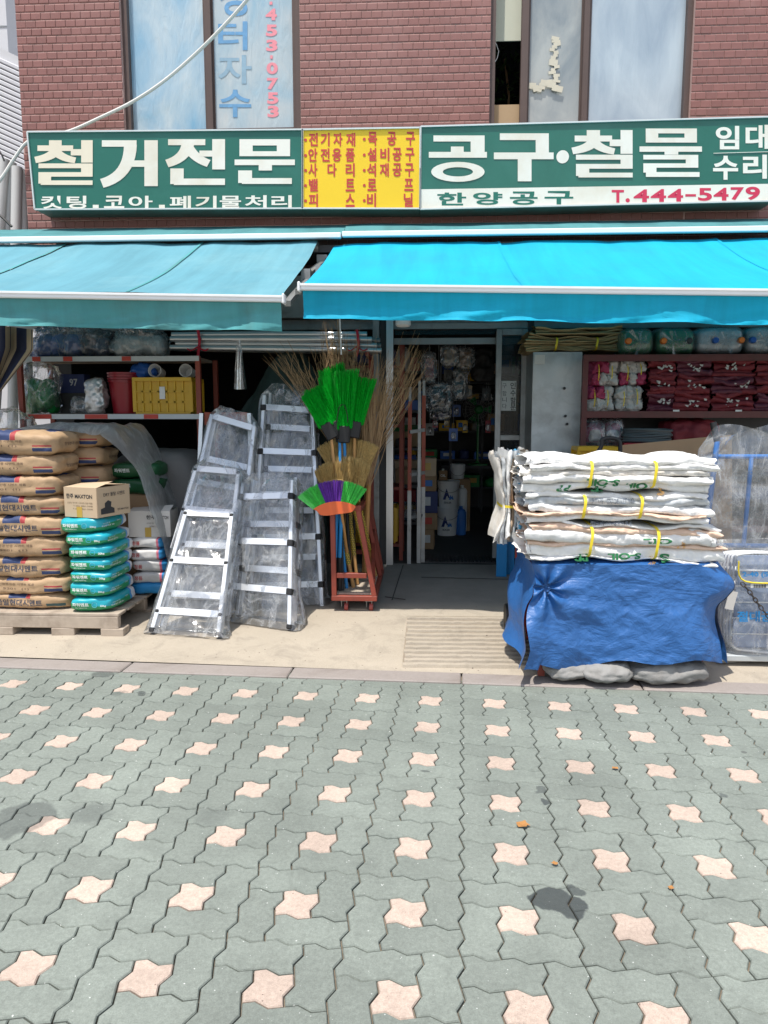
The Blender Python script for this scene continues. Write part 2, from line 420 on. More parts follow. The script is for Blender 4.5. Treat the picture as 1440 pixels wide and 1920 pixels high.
wz0 = W(400, 250, FY).z; wz1 = 5.95
def wallbox(x0, x1, z0, z1, y0=FY - 0.0045, y1=FY + 0.22): return MB().box(((x0 + x1) / 2, (y0 + y1) / 2, (z0 + z1) / 2), (x1 - x0, y1 - y0, z1 - z0))
wb = MB()
for x0, x1, z0, z1 in ((XL, wl0, ZB, ZT), (wl1, wr0, ZB, ZT), (wr1, XR, ZB, ZT), (wl0, wl1, ZB, wz0), (wr0, wr1, ZB, wz0), (wl0, wl1, wz1, ZT), (wr0, wr1, wz1, ZT)):
    q = wallbox(x0, x1, z0, z1); wb.add(q.v, q.f)
wall = obj('wall', wb, 'mortar', building)
BW, BH, GAP = 0.0925, 0.0674, 0.007
bp = MB(); hw, hh = (BW - 0.003) / 2, (BH - GAP) / 2
bp.add([(sx * hw, 0.010, sz * hh) for sx, sz in ((-1, -1), (1, -1), (1, 1), (-1, 1))] + [(sx * hw, -0.006, sz * hh) for sx, sz in ((-1, -1), (1, -1), (1, 1), (-1, 1))] + [(sx * (hw - .002), -0.010, sz * (hh - .006)) for sx, sz in ((-1, -1), (1, -1), (1, 1), (-1, 1))],
       [(8, 9, 10, 11)] + [(4 + k, 4 + (k + 1) % 4, 8 + (k + 1) % 4, 8 + k) for k in range(4)] + [(k, (k + 1) % 4, 4 + (k + 1) % 4, 4 + k) for k in range(4)])
brick_me = bp.mesh('brick'); brick_me.materials.append(M('brick'))
spots = []; rng = random.Random(11)
nrow = int((ZT - ZB) / BH)
for r in range(nrow):
    z = ZB + (r + .5) * BH; off = (0.5 if r % 2 else 0.0) * BW + rng.uniform(-.012, .012)
    for (x0, x1) in ((XL, wl0), (wl1, wr0), (wr1, XR), (wl0, wl1), (wr0, wr1)):
        if (x0 in (wl0, wr0)) and (wz0 - .01 < z < wz1 + .01): continue
        x = x0 + (off % BW) - BW
        while x < x1 - 0.004:
            a, bb = max(x, x0), min(x + BW, x1); x += BW
            if bb - a < 0.03: continue
            spots.append((a, bb, z))
vis, hid = [], []
for s in spots:
    px, py = project(((s[0] + s[1]) / 2, FY, s[2]))
    (vis if (-5 < px < 1445 and -5 < py < 246) else hid).append((abs(px - 720) * .3 + py, s))
vis.sort(key=lambda q: -q[0] if q[0] < 1e6 else 0)
rest_b = MB()
for k, (_, (a, bb, z)) in enumerate(vis + hid):
    sx = ((bb - a) - 0.003) / (BW - 0.003); jy = rng.uniform(-.0022, .0008)
    if k < 300:
        o = bpy.data.objects.new('brick', brick_me); COL.objects.link(o); o.parent = wall
        o.location = Vector(((a + bb) / 2, FY + jy, z)); o.scale = (sx, 1, 1); o.rotation_euler = (rng.uniform(-.01, .01), rng.uniform(-.006, .006), rng.uniform(-.012, .012))
    else:
        rest_b.add([((a + bb) / 2 + v[0] * sx, FY + jy + v[1], z + v[2]) for v in bp.v], bp.f)
o = obj('brick', rest_b, 'brick', wall); o['kind'] = 'stuff'
# shell of the building: side walls, upper floor, shop interior
sh = MB()
sh.box((XL + 0.11, 9.2, 3.2), (0.22, 3.9, 6.4)); sh.box((XR - 0.1, 9.2, 3.2), (0.2, 3.9, 6.4))
sh.box((0.4, 11.2, 3.2), (8.6, 0.2, 6.4)); sh.box((0.4, 9.1, 6.4), (8.7, 4.4, 0.2)); sh.box((0.4, 9.1, 2.94), (8.3, 4.2, 0.12))
sh.box((0.4, 7.12, 2.72), (8.3, 0.22, 0.29))
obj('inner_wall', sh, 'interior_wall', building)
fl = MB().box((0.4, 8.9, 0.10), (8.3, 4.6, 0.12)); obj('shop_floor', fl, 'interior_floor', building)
sp = MB()
for k in range(26): sp.box((0.02 + k * 0.034, 6.62 + 0.24, 0.172), (0.012, 0.30, 0.012))
sp.box((0.45, 6.86, 0.163), (1.0, 0.34, 0.012))
obj('door_sill', sp, 'dark_steel', building)

# upper windows
def film_mat(name, c0, c1, rough=0.25, sc=1.5, wr=0.6, coat=0.6):
    m, t, b = newmat(name)
    tc = t.nodes.new('ShaderNodeTexCoord'); v = tc.outputs['Object']
    mp = nd(t, 'ShaderNodeMapping'); mp.inputs['Scale'].default_value = (1.0, 1.0, 0.55); t.links.new(v, mp.inputs['Vector'])
    f = noise_(t, mp.outputs['Vector'], sc, 5, 0.55, 0.7)
    t.links.new(mixc(t, ramp(t, f, [(0.32, 0.0), (0.68, 1.0)]), c0, c1), b.inputs['Base Color'])
    b.inputs['Roughness'].default_value = rough; b.inputs['Coat Weight'].default_value = coat; b.inputs['Coat Roughness'].default_value = 0.04
    mp2 = nd(t, 'ShaderNodeMapping'); mp2.inputs['Scale'].default_value = (14, 14, 3.0); mp2.inputs['Rotation'].default_value = (0, R_(14), 0); t.links.new(v, mp2.inputs['Vector'])
    bump_(t, b, noise_(t, mp2.outputs['Vector'], 1.0, 4, 0.55, 0.8), wr, 0.02)
    return m
film_mat('pane_blue', (0.20, 0.40, 0.56), (0.55, 0.62, 0.64), sc=2.2)
film_mat('pane_pale', (0.32, 0.47, 0.56), (0.56, 0.58, 0.57), sc=2.4)
film_mat('pane_grey', (0.27, 0.34, 0.42), (0.50, 0.57, 0.62), wr=0.2, sc=1.9)
film_mat('pane_dusty', (0.16, 0.20, 0.23), (0.42, 0.43, 0.41), wr=0.2, sc=2.6)
pm('letter_blue', (0.14, 0.33, 0.56), 0.7, var=0.3, vs_=25)
pm('letter_blue_faded', (0.27, 0.41, 0.52), 0.7, var=0.2, vs_=25)
pm('letter_pink', (0.80, 0.27, 0.32), 0.6, var=0.08)

# -------- lettering helpers
_gl = {}
def glyphs(s, off=0.0):
    if (s, off) in _gl: return _gl[(s, off)]
    c = bpy.data.curves.new('txt', 'FONT'); c.body = s; c.offset = off; c.resolution_u = 5
    o = bpy.data.objects.new('txt', c); COL.objects.link(o)
    dg = bpy.context.evaluated_depsgraph_get(); dg.update()
    me = bpy.data.meshes.new_from_object(o.evaluated_get(dg))
    v = [(q.co.x, q.co.y) for q in me.vertices]; f = [tuple(p.vertices) for p in me.polygons]
    bpy.data.objects.remove(o); bpy.data.curves.remove(c); bpy.data.meshes.remove(me)
    x0, x1 = min(q[0] for q in v), max(q[0] for q in v); y0, y1 = min(q[1] for q in v), max(q[1] for q in v)
    v = [((x - x0) / max(1e-6, x1 - x0), (y - y0) / max(1e-6, y1 - y0)) for x, y in v]
    _gl[(s, off)] = (v, f, (x1 - x0) / max(1e-6, y1 - y0)); return _gl[(s, off)]
def place(mb, g, fn):
    return mb.add([fn(u, v) for u, v in g[0]], g[1])
def pxbox(x0, y0, x1, y1, Y):       # box in photograph pixels on the plane at depth Y; y1 is the lower edge
    def fn(u, v): return W(x0 + (x1 - x0) * u, y1 + (y0 - y1) * v, Y)
    return fn
class SG:                           # heavy signboard syllables built stroke by stroke in a unit box
    def __init__(s): s.v = []; s.f = []; s.k = 0
    def poly(s, pts):
        b = len(s.v); s.k += 1; s.v += [(x, y, s.k) for x, y in pts]; s.f.append(tuple(range(b, b + len(pts)))); return s
    def r(s, x0, y0, x1, y1, rad=0.0): return s.poly([(x0, y0), (x1, y0), (x1, y1), (x0, y1)])
    def ring(s, cx, cy, rx, ry, wx, wy, n=28):
        b = len(s.v); s.k += 1
        for k in range(n):
            a = 2 * math.pi * k / n
            s.v.append((cx + rx * math.cos(a), cy + ry * math.sin(a), s.k)); s.v.append((cx + (rx - wx) * math.cos(a), cy + (ry - wy) * math.sin(a), s.k))
        for k in range(n):
            j = (k + 1) % n; s.f.append((b + 2 * k, b + 2 * j, b + 2 * j + 1, b + 2 * k + 1))
        return s
    def curve(s, p0, p1, p2, w0, w1, n=10):
        L, Rr = [], []
        for k in range(n + 1):
            t_ = k / n; q = [(1 - t_) ** 2 * p0[i] + 2 * t_ * (1 - t_) * p1[i] + t_ * t_ * p2[i] for i in (0, 1)]
            d = Vector([2 * (1 - t_) * (p1[i] - p0[i]) + 2 * t_ * (p2[i] - p1[i]) for i in (0, 1)]).normalized()
            w = (w0 + (w1 - w0) * t_) / 2; L.append((q[0] - d.y * w, q[1] + d.x * w)); Rr.append((q[0] + d.y * w, q[1] - d.x * w))
        b = len(s.v); s.k += 1
        for l_, r_ in zip(L, Rr): s.v += [(*l_, s.k), (*r_, s.k)]
        s.f += [(b + 2 * k, b + 2 * k + 1, b + 2 * k + 3, b + 2 * k + 2) for k in range(n)]
        return s
def chieut_eo_rieul():
    g = SG(); g.r(.24, .88, .46, 1).r(.04, .76, .66, .885)
    g.curve((.36, .78), (.30, .62), (.0, .56), .20, .14).curve((.34, .78), (.44, .60), (.70, .55), .18, .13)
    g.r(.80, .50, 1, 1).r(.62, .66, .81, .80)
    g.r(.06, .375, 1, .48).r(.80, .27, 1, .38).r(.06, .185, 1, .285).r(.06, .09, .28, .19).r(.10, 0, 1, .10).r(.06, .03, .12, .10); return g
SYL = {}
SYL['철'] = chieut_eo_rieul()
SYL['거'] = SG().r(.0, .86, .62, 1).curve((.51, .90), (.50, .22), (.0, .06), .23, .20).r(.76, 0, 1, 1).r(.50, .42, .77, .56)
SYL['전'] = SG().r(.02, .87, .66, 1).curve((.36, .90), (.32, .58), (.0, .47), .22, .17).curve((.34, .88), (.46, .58), (.72, .47), .19, .16).r(.78, .34, 1, 1).r(.56, .62, .79, .75).r(.06, .05, .29, .36).r(.12, 0, 1, .14).r(.06, .02, .13, .10)
SYL['문'] = SG().r(.08, .86, .92, 1).r(.08, .70, .30, .87).r(.70, .70, .92, .87).r(.08, .62, .92, .73).r(0, .42, 1, .545).r(.40, .30, .62, .43).r(.06, .05, .29, .30).r(.12, 0, .95, .13).r(.06, .02, .13, .10)
SYL['공'] = SG().r(.08, .87, .96, 1).r(.72, .60, .96, .88).r(.0, .52, 1, .645).r(.38, .60, .60, .76).ring(.5, .215, .46, .215, .20, .115)
SYL['구'] = SG().r(.10, .86, .92, 1).r(.70, .56, .92, .87).r(.0, .46, 1, .60).r(.40, 0, .63, .47)
SYL['물'] = SG().r(.10, .90, .92, 1).r(.10, .80, .30, .91).r(.72, .80, .92, .91).r(.10, .71, .92, .81).r(0, .52, 1, .63).r(.40, .46, .62, .53).r(.06, .36, .94, .455).r(.74, .27, .94, .37).r(.06, .19, .94, .28).r(.06, .09, .27, .20).r(.10, 0, .96, .10)
def syl(name, ch, x0, y0, x1, y1, Y, mat, parent):
    g = SYL[ch]; fn = pxbox(x0, y0, x1, y1, Y); mb = MB()
    mb.add([fn(x, y) + Vector((0, -0.0004 * k, 0)) for x, y, k in g.v], g.f)
    return obj(name, mb, mat, parent)
def txt(name, s, x0, y0, x1, y1, Y, mat, parent, off=0.012):
    mb = MB(); place(mb, glyphs(s, off), pxbox(x0, y0, x1, y1, Y)); return obj(name, mb, mat, parent)

def window(x0px, x1px, bars, panes):
    x0, x1 = W(x0px, 120, FY).x, W(x1px, 120, FY).x; zc, zh = (wz0 + wz1) / 2, wz1 - wz0
    w = bpy.data.objects.new('window', None); COL.objects.link(w); w.parent = building; w.location = -ORG[building.name]; ORG[w.name] = Vector((0, 0, 0))
    fr = MB(); fr.box((x0 + 0.024, FY + 0.085, zc), (0.048, 0.10, zh)); fr.box((x1 - 0.024, FY + 0.085, zc), (0.048, 0.10, zh))
    fr.box(((x0 + x1) / 2, FY + 0.085, wz0 + 0.02), (x1 - x0 - 0.097, 0.10, 0.04)); fr.box(((x0 + x1) / 2, FY + 0.085, wz1 - 0.02), (x1 - x0 - 0.097, 0.10, 0.04))
    obj('window_frame', fr, 'window_frame', w)
    for a, b_ in bars:
        xa, xb = W(a, 120, FY + .07).x, W(b_, 120, FY + .07).x
        obj('mullion', MB().box(((xa + xb) / 2, FY + 0.075, zc), (xb - xa, 0.05, zh - 0.083), None, .004), 'window_frame', w)
    for a, b_, mt_, dy in panes:
        xa, xb = W(a, 120, FY + .08).x, W(b_, 120, FY + .08).x
        p = MB(); p.box(((xa + xb) / 2, FY + 0.10 + dy, zc), (xb - xa, 0.006, zh - 0.084)); obj('pane', p, mt_, w)
        s = MB()
        for xx in (xa + .012, xb - .012): s.box((xx, FY + 0.092 + dy, zc), (0.028, 0.02, zh - 0.084))
        s.box(((xa + xb) / 2, FY + 0.092 + dy, wz0 + .055), (xb - xa - .053, 0.02, 0.03)); obj('sash', s, 'window_frame', w)
    return w
wA = window(229, 563, [(386, 398)], [(238, 388, 'pane_blue', 0.0), (396, 554, 'pane_pale', 0.0)])
wB = window(919, 1298, [(976, 990), (1092, 1103)], [(988, 1094, 'pane_dusty', 0.012), (1101, 1288, 'pane_grey', 0.0)])
YP = FY + 0.094
for ch, box_, mt_ in (('성', (410, -42, 464, 30), 'letter_blue'), ('터', (409, 40, 464, 94), 'letter_blue'), ('자', (409, 103, 472, 157), 'letter_blue_faded'), ('수', (411, 168, 471, 220), 'letter_blue')):
    txt('letter', ch, *box_, YP, mt_, wA, 0.02)
for k, ch in enumerate('4530753'):
    yy = (16, 46, 74, 117, 146, 173, 198)[k]
    txt('letter', ch, 498 + k * .6, yy, 519 + k * .6, yy + 22, YP, 'letter_pink', wA, 0.045)
obj('letter', MB().box(W(509, 107, YP), (0.022, 0.002, 0.03)), 'letter_pink', wA)
obj('letter', MB().box(W(508, 6, YP), (0.026, 0.002, 0.026)), 'letter_pink', wA)
# what shows through the open sash: blind, plant shadowed room, cardboard
pm('blind', (0.62, 0.62, 0.50), 0.8, var=0.05); pm('card', (0.46, 0.32, 0.19), 0.85, var=0.1, vs_=4); pm('tape', (0.60, 0.55, 0.44), 0.6, var=0.15)
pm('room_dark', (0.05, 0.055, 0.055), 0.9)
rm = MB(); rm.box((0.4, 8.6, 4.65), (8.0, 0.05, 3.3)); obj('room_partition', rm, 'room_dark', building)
bl = MB(); a, b_ = W(926, 78, FY + .2), W(980, -60, FY + .2); bl.box(((a.x + b_.x) / 2, FY + .2, (a.z + b_.z) / 2), (b_.x - a.x, 0.012, b_.z - a.z)); obj('blind', bl, 'blind', wB)
cb = MB(); a, b_ = W(918, 252, FY + .12), W(975, 196, FY + .12); cb.box(((a.x + b_.x) / 2, FY + .12, (a.z + b_.z) / 2), (b_.x - a.x, 0.008, b_.z - a.z)); obj('cardboard', cb, 'card', wB)
cl = MB(); cl.tube([W(921 + 14 * math.sin(k * .5) ** 2 * (1 if k < 6 else .3), 60 + k * 12, FY + .17) for k in range(12)], 0.004, 6); obj('cord', cl, 'cable_white', wB)
tp = MB(); rng = random.Random(5)
for k in range(16):
    yy = 72 + k * 5.4; xx = 1040 + rng.uniform(-5, 5)
    p = W(xx, yy, FY + .104); tp.box(p + Vector((0, -0.0008 * k, 0)), (rng.uniform(.035, .08), 0.001, rng.uniform(.02, .034)), Matrix.Rotation(rng.uniform(-.25, .25), 3, 'Y'))
for k in range(9):
    p = W(998 + k * 6, 162 + 6 * math.sin(k), FY + .104); tp.box(p + Vector((0, -0.012 - 0.0006 * k, 0)), (rng.uniform(.05, .09), 0.001, .05), Matrix.Rotation(rng.uniform(-.3, .3), 3, 'Y'))
obj('tape', tp, 'tape', wB)
fo = MB(); rng = random.Random(8)
for k in range(130):
    p = W(rng.uniform(928, 972), rng.uniform(85, 190), FY + rng.uniform(.6, 1.2)); d = Vector((rng.uniform(-1, 1), rng.uniform(-1, 1), rng.uniform(-1, 1))).normalized() * 0.035; e = d.orthogonal().normalized() * 0.015
    fo.add([p - d, p + e, p + d, p - e], [(0, 1, 2, 3)])
pm('leaf_indoor', (0.05, 0.11, 0.03), 0.6, var=0.3)
pl = thing('potted_plant', 'leafy green plant inside the open upstairs window', 'plant', W(950, 190, FY + .9)); 
obj('foliage', fo, 'leaf_indoor', pl)
pt = W(950, 200, FY + .9); mbp = MB(); mbp.tube([pt + Vector((0, 0, -0.5)), pt + Vector((0.02, 0, 0.1)), pt + Vector((-.03, 0, .45))], 0.012, 6); mbp.lathe(pt + Vector((0, 0, -0.95)), [(.12, 0), (.17, .45), (.18, .46), (.15, .44)], 16)
obj('pot', mbp, 'card', pl)

# white cable slung across the facade, behind the sign
cable = MB()
cp = [W(-40, 385, 6.9), W(0, 338, 6.9), W(25, 300, 6.92), W(52, 266, 6.93), W(90, 253, 6.93), W(130, 246, 6.93), W(185, 222, 6.93), W(250, 190, 6.92), W(310, 150, 6.88), W(370, 98, 6.8), W(420, 48, 6.7), W(463, 0, 6.6), W(500, -50, 6.5)]
def smooth_path(cp, n=6):
    out = []
    for i in range(len(cp) - 1):
        p0, p1, p2, p3 = cp[max(i - 1, 0)], cp[i], cp[i + 1], cp[min(i + 2, len(cp) - 1)]
        for k in range(n):
            t_ = k / n; out.append(0.5 * ((2 * p1) + (p2 - p0) * t_ + (2 * p0 - 5 * p1 + 4 * p2 - p3) * t_ ** 2 + (3 * p1 - p0 - 3 * p2 + p3) * t_ ** 3))
    out.append(cp[-1]); return out
cable.tube(smooth_path(cp), 0.015, 8)
tag(obj('overhead_cable', cable, 'cable_white', smooth=True), 'thick white cable slung diagonally across the upstairs window and behind the green sign', 'cable')

# ================================================================== signboards
pm('sign_green', (0.008, 0.128, 0.090), 0.38, var=0.12, vs_=2.5, coat=0.2, dirt=(0.022, 0.165, 0.122), ds=1.6)
pm('sign_yellow', (0.86, 0.56, 0.015), 0.4, var=0.05, vs_=3)
pm('sign_white', (0.80, 0.78, 0.70), 0.4, var=0.05, vs_=2, dirt=(0.66, 0.58, 0.44), ds=1.5)
pm('sign_cream', (0.78, 0.70, 0.55), 0.4, var=0.12, vs_=2.2)
pm('sign_box', (0.10, 0.19, 0.165), 0.5, var=0.25, vs_=4, dirt=(0.12, 0.12, 0.10), ds=3)
pm('sign_trim', (0.66, 0.70, 0.68), 0.4, 0.3, var=0.1)
pm('letter_red', (0.52, 0.050, 0.040), 0.45, var=0.08, vs_=12); pm('letter_crimson', (0.60, 0.030, 0.085), 0.45, var=0.05); pm('letter_green', (0.010, 0.15, 0.105), 0.45, var=0.05)
SY = 6.72
def board(name, label, corners, face, parts=()):     # corners px: tl, tr, br, bl
    tl, tr, br, bl_ = [W(*c, SY) for c in corners]
    root = thing(name, label, 'sign', (tl + br) / 2)
    D = Vector((0, 0.26, 0))
    body = MB().prism([p + Vector((0, 0.004, 0)) for p in (tl, tr, br, bl_)], None, D); obj('box', body, 'sign_box', root, fixn=True)
    cn = (tl + tr + br + bl_) / 4
    fc = MB().add([p for p in (tl, tr, br, bl_)], [(3, 2, 1, 0)]); obj('face_panel', fc, face, root)
    tm = MB()
    for p, q in ((tl, tr), (tr, br), (br, bl_), (bl_, tl)): tm.bar(p + Vector((0, -.004, 0)), q + Vector((0, -.004, 0)), 0.012, 0.022, up=(0, 1, 0))
    obj('trim', tm, 'sign_trim', root)
    return root
LY = SY - 0.003
sA = board('shop_sign', 'long green signboard with large cream Korean lettering above the left awning', ((52, 248), (567, 243.5), (567, 391), (66, 393)), 'sign_green')
for ch, bx in (('철', (66, 263, 174, 347)), ('거', (191, 263, 296, 349)), ('전', (313, 261, 422, 347)), ('문', (440, 261, 553, 345))):
    syl('letter', ch, *bx, LY, 'sign_cream' if ch == '철' else 'sign_white', sA)
for ch, bx in (('컷', (77, 367, 116, 391)), ('팅', (125, 367, 162, 391)), ('코', (195, 367, 233, 390)), ('아', (241, 367, 286, 391)), ('폐', (318, 367, 358, 391)), ('기', (366, 367, 406, 391)), ('물', (412, 367, 452, 390)), ('처', (459, 366, 500, 390)), ('리', (509, 366, 547, 390))):
    txt('letter', ch, *bx, LY, 'sign_white', sA, 0.022)
for x in (174, 298): obj('letter', MB().prism([W(x, 390, LY), W(x + 11, 390, LY), W(x + 11, 384, LY), W(x, 384, LY)], None, (0, .002, 0)), 'sign_white', sA)
sB = board('shop_sign', 'yellow signboard panel with small red Korean lists between two green signs', ((567.6, 243.5), (788, 240), (787, 391.5), (567.6, 391)), 'sign_yellow')
L1 = [('전기자재', (579, 601, 625, 649), 249, 274), ('안전용품', (578, 601, 623, 648), 278, 303), ('사다리', (578, 614, 648), 306, 331), ('밸트', (579, 648), 335, 359), ('피스', (579, 648), 363, 388)]
L2 = [('목공구', (690, 726, 761), 247, 273), ('설비공구', (689, 713, 736, 760), 277, 302), ('석재공구', (688, 712, 736, 759), 306, 331), ('로프', (689, 758), 335, 358), ('비닐', (688, 757), 362, 388)]
for LL, bx in ((L1, 573), (L2, 683)):
    for s_, xs, y0, y1 in LL:
        for ch, x in zip(s_, xs):
            txt('letter', ch, x, y0, x + 17, y1, LY, 'letter_red', sB, 0.03)
        pc = W(bx, (y0 + y1) / 2 + 1, LY); obj('bullet', MB().add([pc + Vector((0.013 * math.cos(a * .524), 0, 0.013 * math.sin(a * .524))) for a in range(12)], [tuple(range(12))]), 'letter_red', sB)
sC = board('shop_sign', 'green and white signboard with phone number above the bright blue awning', ((788.8, 238), (1452, 219.5), (1452, 377), (787.8, 392.5)), 'sign_green')
wp = MB().add([W(788.5, 391.5, SY - .0015), W(1451, 376.5, SY - .0015), W(1451, 344.5, SY - .0015), W(788.5, 355, SY - .0015)], [(0, 1, 2, 3)]); obj('white_panel', wp, 'sign_white', sC)
for ch, bx in (('공', (804, 254, 913, 341)), ('구', (926, 250, 1038, 340)), ('철', (1073, 244, 1186, 333)), ('물', (1199, 241, 1316, 332))): syl('letter', ch, *bx, LY, 'sign_white', sC)
pc = W(1055, 294, LY); obj('letter', MB().add([pc + Vector((0.054 * math.cos(a * .262), 0, 0.054 * math.sin(a * .262))) for a in range(24)], [tuple(range(24))]), 'sign_white', sC)
for ch, bx in (('임', (1342, 236, 1386, 280)), ('대', (1398, 234, 1441, 279)), ('수', (1337, 292, 1384, 337)), ('리', (1393, 290, 1438, 335))): txt('letter', ch, *bx, LY, 'sign_white', sC, 0.03)
obj('line', MB().bar(W(1338, 287.5, LY), W(1445, 284.5, LY), 0.004, 0.006, up=(0, 1, 0)), 'sign_white', sC)
for ch, bx in (('한', (820, 361, 874, 385)), ('양', (887, 360, 942, 384)), ('공', (956, 359, 1008, 384)), ('구', (1021, 358, 1075, 383))): txt('letter', ch, *bx, LY, 'letter_green', sC, 0.028)
for ch, x0, x1, y0, y1 in (('T', 1147, 1170, 356, 380), ('.', 1173, 1181, 371.5, 379.5), ('4', 1188, 1217, 355, 379), ('4', 1220, 1249, 354.5, 378.5), ('4', 1252, 1281, 354, 378), ('-', 1285, 1305, 364, 368.5), ('5', 1309, 1335, 352.5, 376.5), ('4', 1338, 1366, 352, 376), ('7', 1370, 1395, 351, 375), ('9', 1398, 1425, 350, 375)):
    txt('letter', ch, x0, y0, x1, y1, LY, 'letter_crimson', sC, 0.03)

# ================================================================== awnings
def cloth_mat(name, col, rough, var, dirt=None, ds=2.0, transl=0.10):
    m = pm(name, col, rough, var=var, vs_=2.0, bump=0.25, bs=6, bdist=.02, dirt=dirt, ds=ds, spec=0.25)
    t = m.node_tree; b = t.nodes['Principled BSDF']; out = t.nodes['Material Output']
    tr = nd(t, 'ShaderNodeBsdfTranslucent'); mx = nd(t, 'ShaderNodeMixShader'); mx.inputs[0].default_value = transl
    src = b.inputs['Base Color'].links[0].from_socket
    tc = t.nodes.new('ShaderNodeTexCoord'); mp = nd(t, 'ShaderNodeMapping'); mp.inputs['Scale'].default_value = (7.0, .55, .55); t.links.new(tc.outputs['Object'], mp.inputs['Vector'])
    src = mixc(t, 1.0, src, ramp(t, noise_(t, mp.outputs['Vector'], 1.0, 6, .65, .5), [(.3, .84), (.7, 1.07)]), 'MULTIPLY'); t.links.new(src, b.inputs['Base Color'])
    t.links.new(src, tr.inputs['Color'])
    t.links.new(b.outputs[0], mx.inputs[1]); t.links.new(tr.outputs[0], mx.inputs[2]); t.links.new(mx.outputs[0], out.inputs['Surface'])
    return m
cloth_mat('awning_pale', (0.120, 0.315, 0.39), 0.8, 0.12, (0.17, 0.37, 0.43), 1.5)
cloth_mat('awning_teal', (0.090, 0.33, 0.35), 0.8, 0.16, (0.10, 0.21, 0.20), 2.2)
cloth_mat('awning_cyan', (0.006, 0.40, 0.60), 0.7, 0.08, (0.012, 0.33, 0.50), 1.1)
cloth_mat('awning_hood', (0.085, 0.265, 0.285), 0.8, 0.15, (0.05, 0.15, 0.16), 2.5)
BY = 4.72; TY = 6.42
def awning(label, x0, x1, zf, ztop, fab, val, seed, panels, val_h):
    """zf(x): height of the front bar; fabric runs from (TY, ztop) to (BY, zf)."""
    root = thing('awning', label, 'awning', ((x0 + x1) / 2, TY, ztop))
    ed = [x0] + panels + [x1]
    for pa, pb in zip(ed[:-1], ed[1:]):
        def fab_pt(u, v, pa=pa, pb=pb):
            X = pa + (pb - pa) * u; Y = TY + (BY - TY) * v; z = ztop + (zf(X) + 0.02 - ztop) * v
            sag = -0.035 * math.sin(math.pi * v) + 0.014 * fbm(X * 1.6 + v, v * 2.2, seed, 4) + 0.012 * (1 - v) ** 4 * nz(X * 5, seed) - 0.010 * math.exp(-((u - 0) * 14) ** 2) * (1 - v)
            return (X, Y, z + sag)
        g = MB(); g.grid(fab_pt, max(12, int((pb - pa) * 18)), 26); obj('fabric_panel', g, fab, root, True, None)
    for pa, pb in zip(ed[:-1], ed[1:]):
        def val_pt(u, v, pa=pa, pb=pb):
            X = pa + (pb - pa) * u; z = zf(X) - 0.022 - val_h * v
            y = BY - 0.012 + 0.045 * v * nz(X * 2.3, seed + 3) + 0.026 * v * fbm(X * 5 + v * 2.5, v * 2, seed, 4) + 0.02 * math.sin(v * 2.6)
            return (X, y, z + 0.012 * v * nz(X * 2.2, seed + 9))
        g = MB(); g.grid(val_pt, max(12, int((pb - pa) * 22)), 12); obj('valance', g, val, root, True, None)
    zfab = lambda X, v: ztop + (zf(X) + 0.02 - ztop) * v - 0.035 * math.sin(math.pi * v) + 0.014 * fbm(X * 1.6 + v, v * 2.2, seed, 4) + 0.012 * (1 - v) ** 4 * nz(X * 5, seed)
    for xs in panels:
        g = MB(); g.grid(lambda u, v: (xs - .004 + .022 * u, TY + (BY - TY) * v, zfab(xs, v) + .004), 2, 26); obj('seam', g, val, root, True, None)
    def hem_pt(u, v):
        X = x0 + (x1 - x0) * u; w = .86 + .135 * v; z = zf(X) - 0.022 - val_h * w
        y = BY - 0.012 + 0.045 * w * nz(X * 2.3, seed + 3) + 0.026 * w * fbm(X * 5 + w * 2.5, w * 2, seed, 4) + 0.02 * math.sin(w * 2.6)
        return (X, y - .003, z + 0.012 * w * nz(X * 2.2, seed + 9))
    g = MB(); g.grid(hem_pt, int((x1 - x0) * 24), 3); obj('hem', g, val, root, True, None)
    br = MB(); br.bar((x0 - .012, BY - 0.008, zf(x0)), (x1 + .012, BY - 0.008, zf(x1)), 0.055, 0.042, ch=.006); br.bar((x0 - .012, BY - 0.038, zf(x0) + .012), (x1 + .012, BY - 0.038, zf(x1) + .012), 0.008, 0.012)
    obj('front_bar', br, 'white_rail', root)
    for xe in (x0 - .02, x1 + .02): obj('end_cap', MB().box((xe, BY - .008, zf(xe)), (0.018, 0.075, 0.062), None, .006), 'white_rail', root)
    for xe, s in ((x0 - .035, .2), (x1 + .035, -.2)):      # folding arms
        zt, zb = ztop - .20, zf(xe) - 0.02
        el = Vector((xe + s * .10, TY - .75, (zt + zb) / 2 + .05))
        ar = MB(); ar.bar((xe, TY - .02, zt), el, 0.05, 0.045); ar.bar(el + Vector((0, 0, -.03)), (xe, BY + .03, zb), 0.04, 0.035); ar.box(el, (.07, .08, .10)); ar.box((xe, TY + .05, zt), (.09, .12, .16))
        obj('folding_arm', ar, 'alu_dull', root)
    rl = MB(); rl.tube([(x0, TY + .04, ztop - .05), (x1, TY + .04, ztop - .05)], 0.045, 12); obj('roller', rl, 'alu_dull', root)
    return root
zl0, zl1 = W(0, 553, BY), W(530, 561.5, BY); zr0, zr1 = W(566, 539, BY), W(1440, 549.5, BY)
fl_ = lambda X: zl0.z + (zl1.z - zl0.z) * (X - zl0.x) / (zl1.x - zl0.x)
fr_ = lambda X: zr0.z + (zr1.z - zr0.z) * (X - zr0.x) / (zr1.x - zr0.x)
ztA = W(400, 453, TY).z; ztB = W(1000, 452, TY).z
awL = awning('faded pale teal shop awning over cement bags and ladders', -4.3, W(527, 557, BY).x, fl_, ztA, 'awning_pale', 'awning_teal', 1.7, [-3.10, -1.90], 0.172)
